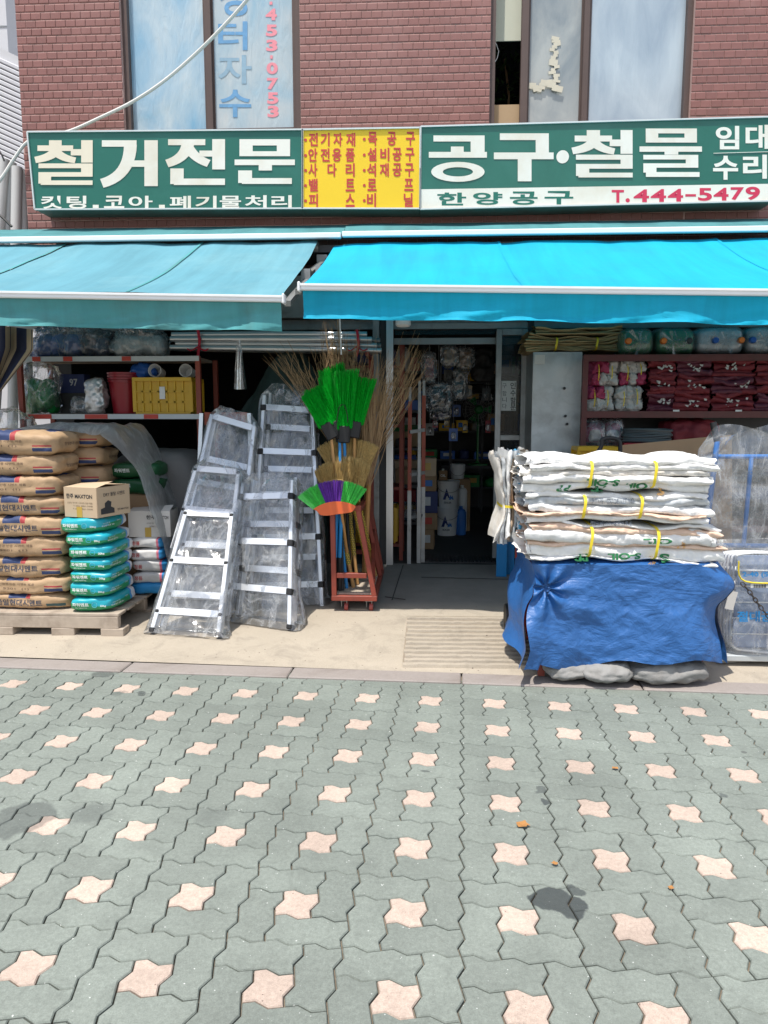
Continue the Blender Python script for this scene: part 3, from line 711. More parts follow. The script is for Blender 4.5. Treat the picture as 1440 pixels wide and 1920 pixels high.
awR = awning('bright cyan blue shop awning over the doorway and sack bundles', W(568, 540, BY).x, 4.4, fr_, ztB, 'awning_cyan', 'awning_cyan', 5.2, [0.62, 2.4], 0.168)
# teal hood flaps with white rails above each awning
def hood(label, x0, x1, py_top, py_rail, seed, parent):
    zt, zb = W(720, py_top, 6.93).z, W(720, py_rail, 6.36).z
    g = MB()
    def pt(u, v):
        X = x0 + (x1 - x0) * u; Y = 6.93 + (6.36 - 6.93) * v
        return (X, Y, zt + (zb - zt) * v + 0.018 * math.sin(math.pi * min(1, v * 1.0)) * fbm(X * 1.8, v * 3, seed, 4) + (0.035 * max(0, nz(X * 1.1, seed) - .25)) * (1 if v > .9 else .6))
    g.grid(pt, 120, 9); obj('hood_cover', g, 'awning_hood', parent, True, None)
    r = MB(); r.bar((x0, 6.345, zb - .018), (x1, 6.345, zb - .018), 0.05, 0.044, ch=.006); obj('hood_rail', r, 'white_rail', parent)
    r = MB(); r.box(((x0 + x1) / 2, 6.70, zb - .10), (x1 - x0, 0.52, 0.06)); obj('mounting_board', r, 'dark_steel', parent)
hood('', -4.4, W(640, 440, 6.36).x, 421, 437.5, 2.2, awL)
hood('', W(641, 440, 6.36).x + .004, 4.5, 420, 435.5, 8.1, awR)
# roller shutter box over the shop front
sb = thing('roller_shutter_box', 'grey roller shutter box under the awnings above the shop front', 'shutter box', (0, 6.75, 2.36))
q = MB(); z0 = W(545, 600, 6.6).z; q.box((0.3, 6.78, z0 + .20), (8.2, 0.36, 0.36)); obj('box', q, 'alu_dull', sb)
q = MB(); q.box((0.3, 6.78, z0 - .01), (8.2, 0.10, 0.05)); q.box((0.3, 6.70, z0 - .05), (8.2, 0.03, 0.05)); obj('shutter_lip', q, 'alu_dull', sb)

# ================================================================== neighbours on the left
pm('siding', (0.62, 0.62, 0.66), 0.6, var=0.06); pm('pale_wall', (0.60, 0.60, 0.62), 0.8, var=0.06); pm('pvc_grey', (0.52, 0.52, 0.51), 0.5, var=0.06)
nb = thing('neighbouring_building', 'building clad in pale ribbed siding beyond the alley on the left', 'building', (-6, 9, 0))
NYd = 9.0
a = W(-60, 62, NYd); b1 = W(30, 103, NYd); c1 = W(75, 440, NYd)
obj('wall', MB().prism([(a.x - 3, NYd + .03, 0), (c1.x + .4, NYd + .03, 0), (c1.x + .4, NYd + .03, b1.z - .25), (b1.x, NYd + .03, b1.z), (a.x, NYd + .03, a.z), (a.x - 3, NYd + .03, a.z + 1.1)], None, (0, 3, 0)), 'pale_wall', nb, fixn=True)
dirv = (W(30, 103, NYd) - W(-60, 62, NYd)).normalized()
for k in range(44):
    off = k * 0.062
    p = W(-160, 40, NYd) + Vector((0, 0, -off)); q_ = p + dirv * 2.2
    if q_.z < 1.5: continue
    obj('siding_strip', MB().bar(p, q_, 0.045, 0.045, ch=.008), 'siding', nb)
tw = thing('pale_tower_building', 'tall pale grey building edge at the far top left corner', 'building', (-9, 14, 0))
p = W(10, 0, 14); obj('wall', MB().box((p.x - 2, 15, 5), (4, 2, 14)), 'pale_wall', tw)
jt = MB()
for z in (6.2, 7.0, 7.8, 8.6): jt.box((p.x - 2, 13.995, z), (4, 0.012, 0.02))
obj('panel_joint', jt, 'alu_dull', tw)
for k, (xb, xt, yt, r) in enumerate(((-2, 8, 300, .050), (14, 22, 306, .045), (30, 32, 314, .050), (45, 42, 322, .045))):
    top = W(xt, yt, 7.35 + .07 * (k % 2)); bt = W(xb, 430, 7.3 + .07 * (k % 2)); bt = top + (bt - top) * 4.6
    s_ = (bt.z - 0.0) / (bt.z - top.z) if bt.z < 0 else 0
    mb = MB(); n = 16; mb.tube([bt, top], r, n, cap=False); mb.tube([top, bt], r * .86, n, cap=False)
    mb.lathe(top, [(r * .86, 0), (r, 0)], n, cap=False)
    tag(obj('plastic_pipe', mb, 'pvc_grey', smooth=True), ('leftmost', 'second', 'third', 'rightmost')[k] + ' of the grey plastic pipes standing in the alley left of the building', 'pipe', 'grey pipes standing in the alley')
mb = MB(); mb.tube(smooth_path([W(-10, 270, 7.0), W(3, 290, 7.0), W(8, 302, 7.0)]), .008, 6); mb.tube(smooth_path([W(-10, 396, 6.9), W(5, 408, 6.9), W(22, 425, 6.9)]), .012, 6)
tag(obj('black_cable', mb, 'cable_black'), 'short black cable drooping at the left edge beside the grey pipes', 'cable')
# ================================================================== soft shapes, decals, film
def rbox(L, Wd, H, res=(14, 10, 6), n=7.0):
    """rounded cuboid surface, evenly sampled, centred; returns verts, faces"""
    idx = {}; V = []; F = []
    rx, ry, rz = res
    def vid(i, j, k):
        if (i, j, k) not in idx:
            c = (2 * i / rx - 1, 2 * j / ry - 1, 2 * k / rz - 1)
            nn = sum(abs(q) ** n for q in c) ** (1 / n)
            idx[(i, j, k)] = len(V); V.append(Vector((c[0] / nn * L / 2, c[1] / nn * Wd / 2, c[2] / nn * H / 2)))
        return idx[(i, j, k)]
    for i in range(rx):
        for j in range(ry):
            F.append((vid(i, j, 0), vid(i, j + 1, 0), vid(i + 1, j + 1, 0), vid(i + 1, j, 0)))
            F.append((vid(i, j, rz), vid(i + 1, j, rz), vid(i + 1, j + 1, rz), vid(i, j + 1, rz)))
    for i in range(rx):
        for k in range(rz):
            F.append((vid(i, 0, k), vid(i + 1, 0, k), vid(i + 1, 0, k + 1), vid(i, 0, k + 1)))
            F.append((vid(i, ry, k), vid(i, ry, k + 1), vid(i + 1, ry, k + 1), vid(i + 1, ry, k)))
    for j in range(ry):
        for k in range(rz):
            F.append((vid(0, j, k), vid(0, j, k + 1), vid(0, j + 1, k + 1), vid(0, j + 1, k)))
            F.append((vid(rx, j, k), vid(rx, j + 1, k), vid(rx, j + 1, k + 1), vid(rx, j, k + 1)))
    return V, F
def bag_mb(L, Wd, H, seed, res=(20, 14, 8), n=6.0, taper=0.22, wr=0.006, bulge=0.0):
    V, F = rbox(L, Wd, H, res, n); mb = MB(); out = []
    for v in V:
        u, w = v.x / (L / 2), v.y / (Wd / 2)
        k = 1 - taper * (abs(u) ** 4) * 0.8 - taper * (abs(w) ** 4) * 0.5
        p = Vector((v.x, v.y, v.z * k))
        p.z += 0.017 * nz(v.x * 5, v.y * 5, seed); p.x += .012 * nz(v.y * 6, v.z * 8, seed + 5); p.y += .012 * nz(v.x * 6, v.z * 8, seed + 8)
        nn = Vector((u * abs(u) ** 3, w * abs(w) ** 3, v.z / (H / 2))).normalized()
        p += nn * (wr * fbm(v.x * 14 + seed, v.y * 14, v.z * 22 + seed * 2, 3) + bulge * (1 - u * u) * abs(w))
        out.append(p + Vector((0, 0, H / 2)))
    mb.add(out, F); return mb
def blob(name, c, size, mat, seed, parent=None, n=3.0, amp=0.12, fr=2.5, res=(16, 12, 12), crease=0.0, rotz=0.0):
    V, F = rbox(*size, res, n); out = []; rot = Matrix.Rotation(rotz, 3, 'Z'); s = max(size)
    for v in V:
        d = Vector((v.x / size[0], v.y / size[1], v.z / size[2])).normalized()
        k = amp * s * fbm(v.x / s * fr + seed, v.y / s * fr, v.z / s * fr, 4) * .5
        if crease: k += crease * s * (0.5 - abs(fbm(v.x / s * fr * 2.2, v.y / s * fr * 2.2 + seed, v.z / s * fr * 2.2, 3)))
        p = v + d * k
        p.z = max(p.z, -size[2] / 2)
        out.append(rot @ p + Vector(c))
    mb = MB().add(out, F); return obj(name, mb, mat, parent, True, None)
def decal(name, g, fn, tgt, dirv, mat, parent, eps=0.0018):
    """lettering g laid by fn(u, v) and pressed onto mesh tgt along dirv"""
    bv = BVHTree.FromPolygons([Vector(v) for v in tgt.v], tgt.f); d = Vector(dirv).normalized(); vs_ = []
    for u, v in g[0]:
        p = Vector(fn(u, v)); h = bv.ray_cast(p - d * 0.25, d, 0.7)
        vs_.append((h[0] if h[0] is not None else p) - d * eps)
    return obj(name, MB().add(vs_, g[1]), mat, parent)
def film(name, alpha=0.10, streak=0.45, tint=(0.95, 0.97, 0.98), rough=0.10, sc=7.0, bstr=0.8, diff=(0.78, 0.80, 0.82)):
    m, t, b = newmat(name); t.nodes.remove(b); out = t.nodes['Material Output']
    tc = t.nodes.new('ShaderNodeTexCoord'); v = tc.outputs['Object']
    mp = nd(t, 'ShaderNodeMapping'); mp.inputs['Scale'].default_value = (1.6, 1.6, 0.7); mp.inputs['Rotation'].default_value = (0.2, 0.4, 0.1); t.links.new(v, mp.inputs['Vector'])
    w = noise_(t, mp.outputs['Vector'], sc, 5, 0.55, 1.6)
    rid = math_(t, 'ABSOLUTE', math_(t, 'SUBTRACT', w, 0.5))
    st = ramp(t, rid, [(0.0, 1.0), (0.035, 0.25), (0.10, 0.0)])
    bp_ = nd(t, 'ShaderNodeBump', Strength=bstr, Distance=0.02); t.links.new(w, bp_.inputs['Height'])
    gl = nd(t, 'ShaderNodeBsdfGlossy', Roughness=rough); gl.inputs['Color'].default_value = (1, 1, 1, 1); t.links.new(bp_.outputs['Normal'], gl.inputs['Normal'])
    df = nd(t, 'ShaderNodeBsdfDiffuse'); df.inputs['Color'].default_value = (*diff, 1); t.links.new(bp_.outputs['Normal'], df.inputs['Normal'])
    trl = nd(t, 'ShaderNodeBsdfTranslucent'); trl.inputs['Color'].default_value = (*diff, 1)
    dm = nd(t, 'ShaderNodeMixShader'); dm.inputs[0].default_value = 0.4; t.links.new(df.outputs[0], dm.inputs[1]); t.links.new(trl.outputs[0], dm.inputs[2])
    tr = nd(t, 'ShaderNodeBsdfTransparent'); tr.inputs['Color'].default_value = (*tint, 1)
    lw = nd(t, 'ShaderNodeLayerWeight', Blend=0.35); t.links.new(bp_.outputs['Normal'], lw.inputs['Normal'])
    a = math_(t, 'ADD', alpha, math_(t, 'MULTIPLY', st, streak))
    m1 = nd(t, 'ShaderNodeMixShader'); t.links.new(math_(t, 'MINIMUM', a, 0.95), m1.inputs[0]); t.links.new(tr.outputs[0], m1.inputs[1]); t.links.new(dm.outputs[0], m1.inputs[2])
    m2 = nd(t, 'ShaderNodeMixShader'); t.links.new(math_(t, 'ADD', math_(t, 'MULTIPLY', lw.outputs['Fresnel'], 0.75), 0.03), m2.inputs[0]); t.links.new(m1.outputs[0], m2.inputs[1]); t.links.new(gl.outputs[0], m2.inputs[2])
    t.links.new(m2.outputs[0], out.inputs['Surface']); return m
film('film_clear', 0.075, 0.26, tint=(.985, .99, .995), sc=2.8, bstr=0.6, rough=.12, diff=(.85, .87, .88))
film('film_bag', 0.24, 0.22, sc=3.6, bstr=.5, diff=(0.62, 0.64, 0.66))
film('film_milky', 0.50, 0.30, sc=3.5, rough=0.28, diff=(0.50, 0.51, 0.51))
film('film_dim', 0.30, 0.18, sc=3.6, bstr=.5, diff=(0.42, 0.43, 0.45))

# -------- bag materials (print lies in the material, letters are pieces)
def band(t, c, lo, hi): return math_(t, 'MULTIPLY', math_(t, 'GREATER_THAN', c, lo), math_(t, 'LESS_THAN', c, hi))
def bagmat(name, col, prints, rough=0.6, var=0.08, bump=0.25, bs=22, spec=0.4):
    """prints: list of (colour, [(axis, lo, hi), ...]) in the bag's own coordinates"""
    m = pm(name, col, rough, var=var, vs_=5, bump=bump, bs=bs, spec=spec, rnd=0.07, bdist=0.008, dirt=tuple(k * .72 for k in col), ds=5)
    t = m.node_tree; b = t.nodes['Principled BSDF']; src = b.inputs['Base Color'].links[0].from_socket
    tc = t.nodes.new('ShaderNodeTexCoord'); sp_ = nd(t, 'ShaderNodeSeparateXYZ'); t.links.new(tc.outputs['Object'], sp_.inputs[0])
    wob = math_(t, 'MULTIPLY', math_(t, 'SUBTRACT', noise_(t, tc.outputs['Object'], 9, 2), 0.5), 0.012)
    ax = {k: math_(t, 'ADD', sp_.outputs[k], wob) for k in 'XYZ'}
    for colr, conds in prints:
        f = None
        for a_, lo, hi in conds:
            g = band(t, ax[a_], lo, hi); f = g if f is None else math_(t, 'MULTIPLY', f, g)
        src = mixc(t, f, src, colr)
    t.links.new(src, b.inputs['Base Color']); return m
NAVY = (0.035, 0.055, 0.14); RED = (0.36, 0.045, 0.05)
bagmat('kraft', (0.44, 0.295, 0.172), [
    (NAVY, [('Z', 0.100, 1), ('X', -0.11, 0.01)]), (RED, [('Z', 0.100, 1), ('X', 0.012, 0.045)]),
    (NAVY, [('Z', 0.104, 1), ('X', 0.16, 0.24), ('Y', -.06, .16)]),
    (NAVY, [('Y', -1, -0.16), ('X', 0.155, 0.275), ('Z', 0.026, 0.050)]), (RED, [('Y', -1, -0.16), ('X', 0.155, 0.275), ('Z', 0.058, 0.068)])])
bagmat('kraft_thin', (0.44, 0.295, 0.172), [
    (NAVY, [('Z', 0.078, 1), ('X', -0.11, 0.01)]), (RED, [('Z', 0.078, 1), ('X', 0.012, 0.045)]),
    ((0.05, 0.10, 0.10), [('Y', -1, -0.16), ('X', 0.155, 0.275), ('Z', 0.026, 0.046)])])
bagmat('mortar_bag', (0.018, 0.27, 0.105), [
    ((0.015, 0.37, 0.44), [('Z', 0.063, 1)]), ((0.015, 0.36, 0.46), [('X', 0.02, .15), ('Z', 0.045, 1), ('Y', -1, -.1)]),
    ((0.05, 0.30, 0.62), [('Y', 0.085, 0.115)]), ((0.70, 0.71, 0.72), [('Y', 0.115, 1)])], rough=0.35, bump=0.3, bs=18, spec=0.5)
bagmat('white_bag', (0.66, 0.65, 0.64), [((0.04, 0.26, 0.55), [('X', 0.10, 1)]), ((0.62, 0.16, 0.22), [('X', 0.085, 0.10)])], rough=0.4)
bagmat('blue_bag', (0.03, 0.25, 0.55), [], rough=0.4)
bagmat('green_bag', (0.012, 0.085, 0.03), [], rough=0.4)
pm('ink_navy', (0.045, 0.055, 0.085), 0.7, var=0.1); pm('ink_brown', (0.12, 0.075, 0.05), 0.7, var=0.1); pm('ink_white', (0.78, 0.82, 0.80), 0.6, var=0.03); pm('ink_black', (0.03, 0.03, 0.032), 0.7); pm('ink_red', (0.45, 0.05, 0.05), 0.7); pm('ink_lightblue', (0.10, 0.45, 0.55), 0.6)

# ================================================================== pallet and bags at the left
PY = 4.66
deck_z = W(150, 1150, PY).z; gp = gz(PY); px1 = W(223, 1165, PY).x; px0 = px1 - 1.55
pal = thing('wooden_pallet', 'weathered wooden pallet on block feet carrying the cement bags', 'pallet', ((px0 + px1) / 2, PY + .5, gp))
for k, y in enumerate((0.0, 0.165, 0.33, 0.495, 0.66, 0.825, 0.99)):
    obj('deck_board', MB().box(((px0 + px1) / 2, PY + .06 + y, deck_z - .010), (px1 - px0, 0.125, 0.020), None, .003), 'wood_pallet', pal)
for y in (0.022, 0.5, 0.99):
    obj('bearer', MB().box(((px0 + px1) / 2, PY + y, deck_z - .062), (px1 - px0 - .01, 0.05, 0.082), None, .004), 'wood_pallet', pal)
for x in (px1 - .05, W(112, 1185, PY).x + .02, W(5, 1185, PY).x, px0 + .1):
    for y in (0.05, 0.55, 1.0):
        g_ = gz(PY + y); h = deck_z - .104 - g_
        if h > .01: obj('foot_block', MB().box((x, PY + y, g_ + h / 2 + .002), (0.155, 0.11, h), Matrix.Rotation(random.uniform(-.08, .08), 3, 'Z'), .004), 'wood_pallet', pal)
BRAND = glyphs('한일현대시멘트', 0.018); LINE1 = glyphs('고객만족 친환경 인증 시멘트 제품', 0.0); LINE2 = glyphs('KS L 5201  (1)', 0.0); SIDE = glyphs('한일현대시멘트', 0.01); SWIRL = glyphs('S', 0.05)
def cement_bag(x, y, z, H, L, Wd, seed, label, group, brand, rz=0.0, thin=False):
    mb = bag_mb(L, Wd, H, seed, res=(30, 20, 10), taper=0.20, wr=0.010, n=5.5)
    o = obj('cement_bag', mb, 'kraft_thin' if thin else 'kraft', None, True, None); tag(o, label, 'cement bag', group)
    o.location = (x, y, z); o.rotation_euler = (0, 0, rz)
    hc = H * .48
    if brand:
        decal('print', BRAND, lambda u, v: (-0.20 + .33 * u, -Wd / 2 - .02, hc - .026 + .044 * v), mb, (0, 1, 0), 'ink_navy', o)
        decal('print', SWIRL, lambda u, v: (-0.265 + .035 * u, -Wd / 2 - .02, hc - .025 + .042 * v), mb, (0, 1, 0), 'ink_navy', o)
    else:
        decal('print', LINE1, lambda u, v: (-0.27 + .36 * u, -Wd / 2 - .02, hc + .006 + .017 * v), mb, (0, 1, 0), 'ink_brown', o)
        decal('print', LINE2, lambda u, v: (-0.25 + .30 * u, -Wd / 2 - .02, hc - .026 + .016 * v), mb, (0, 1, 0), 'ink_brown', o)
    decal('print', SIDE, lambda u, v: (L / 2 + .02, -.05 + .20 * u, hc - .016 + .022 * v), mb, (-1, 0, 0), 'ink_brown', o)
    return o
rows = [1151, 1123, 1090, 1051, 1012, 973, 935, 896, 856, 812]
CY = PY + .06; ORD = ('bottom', 'second from the bottom', 'third from the bottom', 'fourth from the bottom', 'fifth from the bottom', 'fourth from the top', 'third from the top', 'second from the top', 'topmost')
CW, CLn = 0.40, 0.62
zs = [deck_z + .001]
for k in range(9):
    H = (rows[k] - rows[k + 1]) * PY / FPX * 1.0 + 0.010
    xr = W((121, 119, 114, 118, 120, 119, 113, 110, 112)[k], 1000, CY).x
    cement_bag(xr - CLn / 2, CY + CW / 2 + random.uniform(-.012, .012), zs[-1], H + .006, CLn, CW, k * 3.3 + 1, 'tan paper cement bag, %s in the front stack on the pallet' % ORD[k], 'cement bags in the front stack', k in (0, 2, 4, 5), random.uniform(-.02, .02), H < .11)
    zs.append(zs[-1] + H - .004)
zb = deck_z + .001; xr = W(196, 830, CY + .5).x
for k in range(9):
    H = 0.137 if k else .125
    cement_bag(xr - CLn / 2 + random.uniform(-.012, .012), CY + .42 + CW / 2, zb, H + .008, CLn, CW, 40 + k * 2.7, 'tan paper cement bag, %s in the rear stack under the plastic sheet' % ORD[k], 'cement bags in the rear stack', False, random.uniform(-.02, .02)); zb += H
ztop = zb
# bags of mortar, front stack of seven
NAME20 = glyphs('파워멘트', 0.03); KG = glyphs('20kg', 0.02); SUB = glyphs('DRY MORTAR', 0.0); SL1 = glyphs('친환경 시멘트 몰탈', 0.0); SL2 = glyphs('파워멘트 몰탈 20kg', 0.01); SL3 = glyphs('친환경', 0.0)
mx0, mx1 = W(124, 1100, PY).x, W(207, 1100, PY).x
GO = ('bottom', 'second from the bottom', 'third from the bottom', 'middle', 'third from the top', 'second from the top', 'topmost')
def mortar_bag(x, y, z, L, Wd, H, seed, label, rz):
    mb = bag_mb(L, Wd, H, seed, res=(14, 18, 8), taper=0.30, wr=0.006)
    o = obj('mortar_bag', mb, 'mortar_bag', None, True, None); tag(o, label, 'mortar bag', 'green mortar bags'); o.location = (x, y, z); o.rotation_euler = (0, 0, rz)
    h = H * .5; f = -Wd / 2 - .02
    decal('print', NAME20, lambda u, v: (-L * .38 + L * .37 * u, f, h - .012 + .026 * v), mb, (0, 1, 0), 'ink_white', o)
    decal('print', SUB, lambda u, v: (-L * .32 + L * .27 * u, f, h - .026 + .007 * v), mb, (0, 1, 0), 'ink_white', o)
    decal('print', KG, lambda u, v: (L * .24 + L * .13 * u, f, h - .016 + .016 * v), mb, (0, 1, 0), 'ink_white', o)
    s = L / 2 + .02
    decal('print', SL1, lambda u, v: (s, -Wd * .40 + Wd * .20 * u, h + .004 + .009 * v), mb, (-1, 0, 0), 'ink_white', o)
    decal('print', SL2, lambda u, v: (s, -Wd * .42 + Wd * .34 * u, h - .016 + .014 * v), mb, (-1, 0, 0), 'ink_white', o)
    decal('print', SL3, lambda u, v: (s, Wd * .02 + Wd * .10 * u, h + .004 + .010 * v), mb, (-1, 0, 0), 'ink_white', o)
    ring = ([(0.5 + 0.5 * math.cos(a) * k, 0.5 + 0.5 * math.sin(a) * k) for a in [q * 6.2832 / 18 for q in range(18)] for k in (1.0, .80)], [(2 * q, 2 * q + 1, (2 * q + 3) % 36, (2 * q + 2) % 36) for q in range(18)])
    decal('print', ring, lambda u, v: (L * .05 + L * .13 * u, f, h - .020 + .038 * v), mb, (0, 1, 0), 'ink_lightblue', o)
z = deck_z + .001; ys = [1157, 1128, 1099, 1075, 1050, 1025, 1000, 970]
for k in range(7):
    H = (ys[k] - ys[k + 1]) * PY / FPX
    dx = (0.0, -.004, .0, -.004, .002, -.012, -.040)[k]
    mortar_bag((mx0 + mx1) / 2 + dx, PY + .01 + .22, z, 0.30, 0.44, H + .010, 70 + k * 2.1, 'green and blue mortar bag, %s of the seven at the pallet corner' % GO[k], -.02 + random.uniform(-.03, .03)); z += H
zm = z
# cartons
pm('carton', (0.52, 0.39, 0.26), 0.8, var=0.07, vs_=4, bump=0.05, bs=30); pm('carton_white', (0.60, 0.57, 0.53), 0.75, var=0.08); pm('carton_dark', (0.33, 0.215, 0.12), 0.85, var=0.1); pm('pack_tape', (0.50, 0.32, 0.06), 0.35)
def carton(label, c, d, rz, mat, lines, flap=True, parentcat='box'):
    root = thing('cardboard_box', label, parentcat, (c[0], c[1], c[2])); rot = Matrix.Rotation(rz, 3, 'Z'); C = Vector(c)
    T = lambda p: C + rot @ Vector(p)
    L, Dp, H = d; b_ = MB(); t_ = .004
    for cc, dd in (((0, -Dp / 2, H / 2), (L, t_, H)), ((0, Dp / 2, H / 2), (L, t_, H)), ((-L / 2 - .0001, 0, H / 2), (t_, Dp - t_, H)), ((L / 2 + .0001, 0, H / 2), (t_, Dp - t_, H)), ((0, 0, .003), (L - t_, Dp - t_, t_))):
        b_.box(T(cc), dd, rot)
    obj('carton_body', b_, mat, root)
    for s in (-1, 1):
        fl2 = MB(); hh = 0.012 + (0.02 if s < 0 else 0.0); fl2.add([T((-L / 2, s * Dp / 2, H)), T((L / 2, s * Dp / 2, H)), T((L / 2, s * .003, H + hh)), T((-L / 2, s * .003, H + hh * .4))], [(0, 1, 2, 3)])
        obj('flap', fl2, mat, root)
    for (g, face, x0, x1, z0, z1, mt_) in lines:
        if face == 'F': fn = lambda u, v: T((x0 + (x1 - x0) * u, -Dp / 2 - .0035, z0 + (z1 - z0) * v))
        else: fn = lambda u, v: T((L / 2 + .0035, x0 + (x1 - x0) * u, z0 + (z1 - z0) * v))
        obj('print', place(MB(), g, fn), mt_, root)
    obj('tape', MB().box(T((-.01, -Dp / 2 - .0035, .035)), (0.045, .001, 0.07), rot), 'pack_tape', root)
    return root
MIX = [((.0, 0), (1, 0), (1, .35), (.75, .5), (.8, .85), (.55, 1), (.3, .8), (.3, .5), (0, .4))]
truck = ([p for p in MIX[0]], [tuple(range(9))])
bx0, bx1 = W(118, 940, PY).x, W(181, 940, PY).x
carton('tan cardboard box with black print on top of the green mortar bags', ((bx0 + bx1) / 2 + .03, PY + .20, zm + .006), (0.27, 0.32, 0.20), -.30, 'carton',
       [(glyphs('한주 MAXTON', .02), 'F', -.115, .10, .125, .158, 'ink_black'), (glyphs('고강도 무수축 그라우트 전문 제품', 0), 'F', -.11, .10, .090, .102, 'ink_brown'), (glyphs('T (02) 2061-3448', 0), 'F', -.06, .10, .070, .081, 'ink_brown'), (glyphs('F (02) 2061-3558', 0), 'F', -.06, .10, .050, .061, 'ink_brown'),
        (glyphs('DRY 몰탈 시멘트', .01), 'R', -.10, .11, .135, .162, 'ink_black'), (truck, 'R', -.13, .0, .02, .11, 'ink_black'), (glyphs('한주 MAXTON', .01), 'R', .03, .14, .03, .046, 'ink_black')])
wx0, wx1 = W(243, 1060, PY + .5).x, W(306, 1060, PY + .5).x
z = deck_z + .001
for k in range(5):
    H = 0.086
    mb = bag_mb(wx1 - wx0 + .02, .40, H + .008, 110 + k * 1.9, res=(14, 14, 7), taper=.28)
    o = obj('plaster_bag', mb, 'white_bag' if k > 0 else 'blue_bag', None, True, None)
    tag(o, ('bright blue bag at the bottom of the white stack behind the green bags', 'white and blue plaster bag, second from the bottom of the rear stack', 'white and blue plaster bag, third from the bottom of the rear stack', 'white and blue plaster bag just under the topmost of the rear stack', 'topmost white and blue plaster bag under the white box')[k], 'plaster bag', 'white plaster bags')
    o.location = ((wx0 + wx1) / 2, PY + .5 + .2, z); o.rotation_euler = (0, 0, random.uniform(-.05, .05)); z += H
    if k: decal('print', glyphs('정품', .02), lambda u, v: (-.10 + .06 * u, -.23, .03 + .03 * v), mb, (0, 1, 0), 'ink_red', o)
carton('whitish cardboard box on the white plaster bags behind the green stack', ((wx0 + wx1) / 2 + .01, PY + .66, z + .004), (0.30, 0.26, 0.19), .10, 'carton_white',
       [(glyphs('한주', .02), 'F', -.02, .05, .13, .16, 'ink_black'), (glyphs('고강도 무수축', 0), 'F', -.02, .10, .095, .108, 'ink_brown'), (glyphs('2061-3448', 0), 'F', 0, .10, .072, .083, 'ink_brown'), (glyphs('XTON', .02), 'F', .09, .14, .13, .155, 'ink_black')])
for k in range(2):
    mb = bag_mb(.36, .30, .12, 160 + k, res=(12, 10, 6)); o = obj('fertiliser_bag', mb, 'green_bag', None, True, None)
    p = W(235, 930, PY + .62); o.location = (p.x + .05, PY + .80, 0.93 + k * .112); tag(o, 'dark green bag, %s of the pair behind the tan box' % ('lower', 'upper')[k], 'bag', 'dark green bags')
    decal('print', glyphs('파워멘트', .02), lambda u, v: (-.14 + .12 * u, -.2, .05 + .03 * v), mb, (0, 1, 0), 'ink_white', o)
mb = MB().box((W(235, 930, PY + .62).x + .05, PY + .82, (deck_z + .93) / 2), (.34, .28, .93 - deck_z - .002), None, .01); tag(obj('bag_crate', mb, 'carton_dark'), 'brown carton hidden behind the box and under the dark green bags', 'box')
# plastic sheet thrown over the rear stack, falling to the right
sx0, sx1 = W(-30, 800, 5.3).x, W(332, 950, 5.2).x; xb = W(200, 800, 5.2).x
def sheet_pt(u, v):
    s = u * 1.9; top = ztop + .035
    if s < 1.0: X = sx0 + (xb - sx0) * s; z_ = top - .05 * (1 - s) ** 2 + .012 * math.sin(X * 9)
    else:
        q = (s - 1) / .9; X = xb + (sx1 - xb) * (q ** .75); z_ = top - (top - .30) * (q ** 1.6)
    Y = 5.03 + .62 * v + (.10 * (s - 1) if s > 1 else 0) * (1 - v)
    if v < .18: z_ -= (.18 - v) * .35
    z_ += .045 * fbm(X * 3.1, Y * 3, s * 2, 4) * (1 if s > .9 else .35); Y += .05 * fbm(X * 4, z_ * 3, 7, 3)
    X += .03 * fbm(z_ * 4, Y * 3, 3, 3) * (1 if s > 1 else 0)
    return (X, Y, z_)
sh_ = MB(); sh_.grid(sheet_pt, 70, 26); tag(obj('plastic_sheet', sh_, 'film_milky', None, True, None), 'translucent plastic sheet draped over the rear cement bags and sagging to the right', 'plastic sheet')
pm('tarp_brown', (0.13, 0.125, 0.12), 0.7, var=0.15, bump=.3, bs=7, bdist=.02)
mc = W(300, 850, 5.75); tag(blob('covered_pile', (mc.x, 5.85, .62), (.75, .60, 1.22), 'tarp_brown', 3.3, None, 5, .08, 2.5, (20, 14, 24), .02), 'grey brown covered pile between the cement bags and the ladders', 'covered pile')

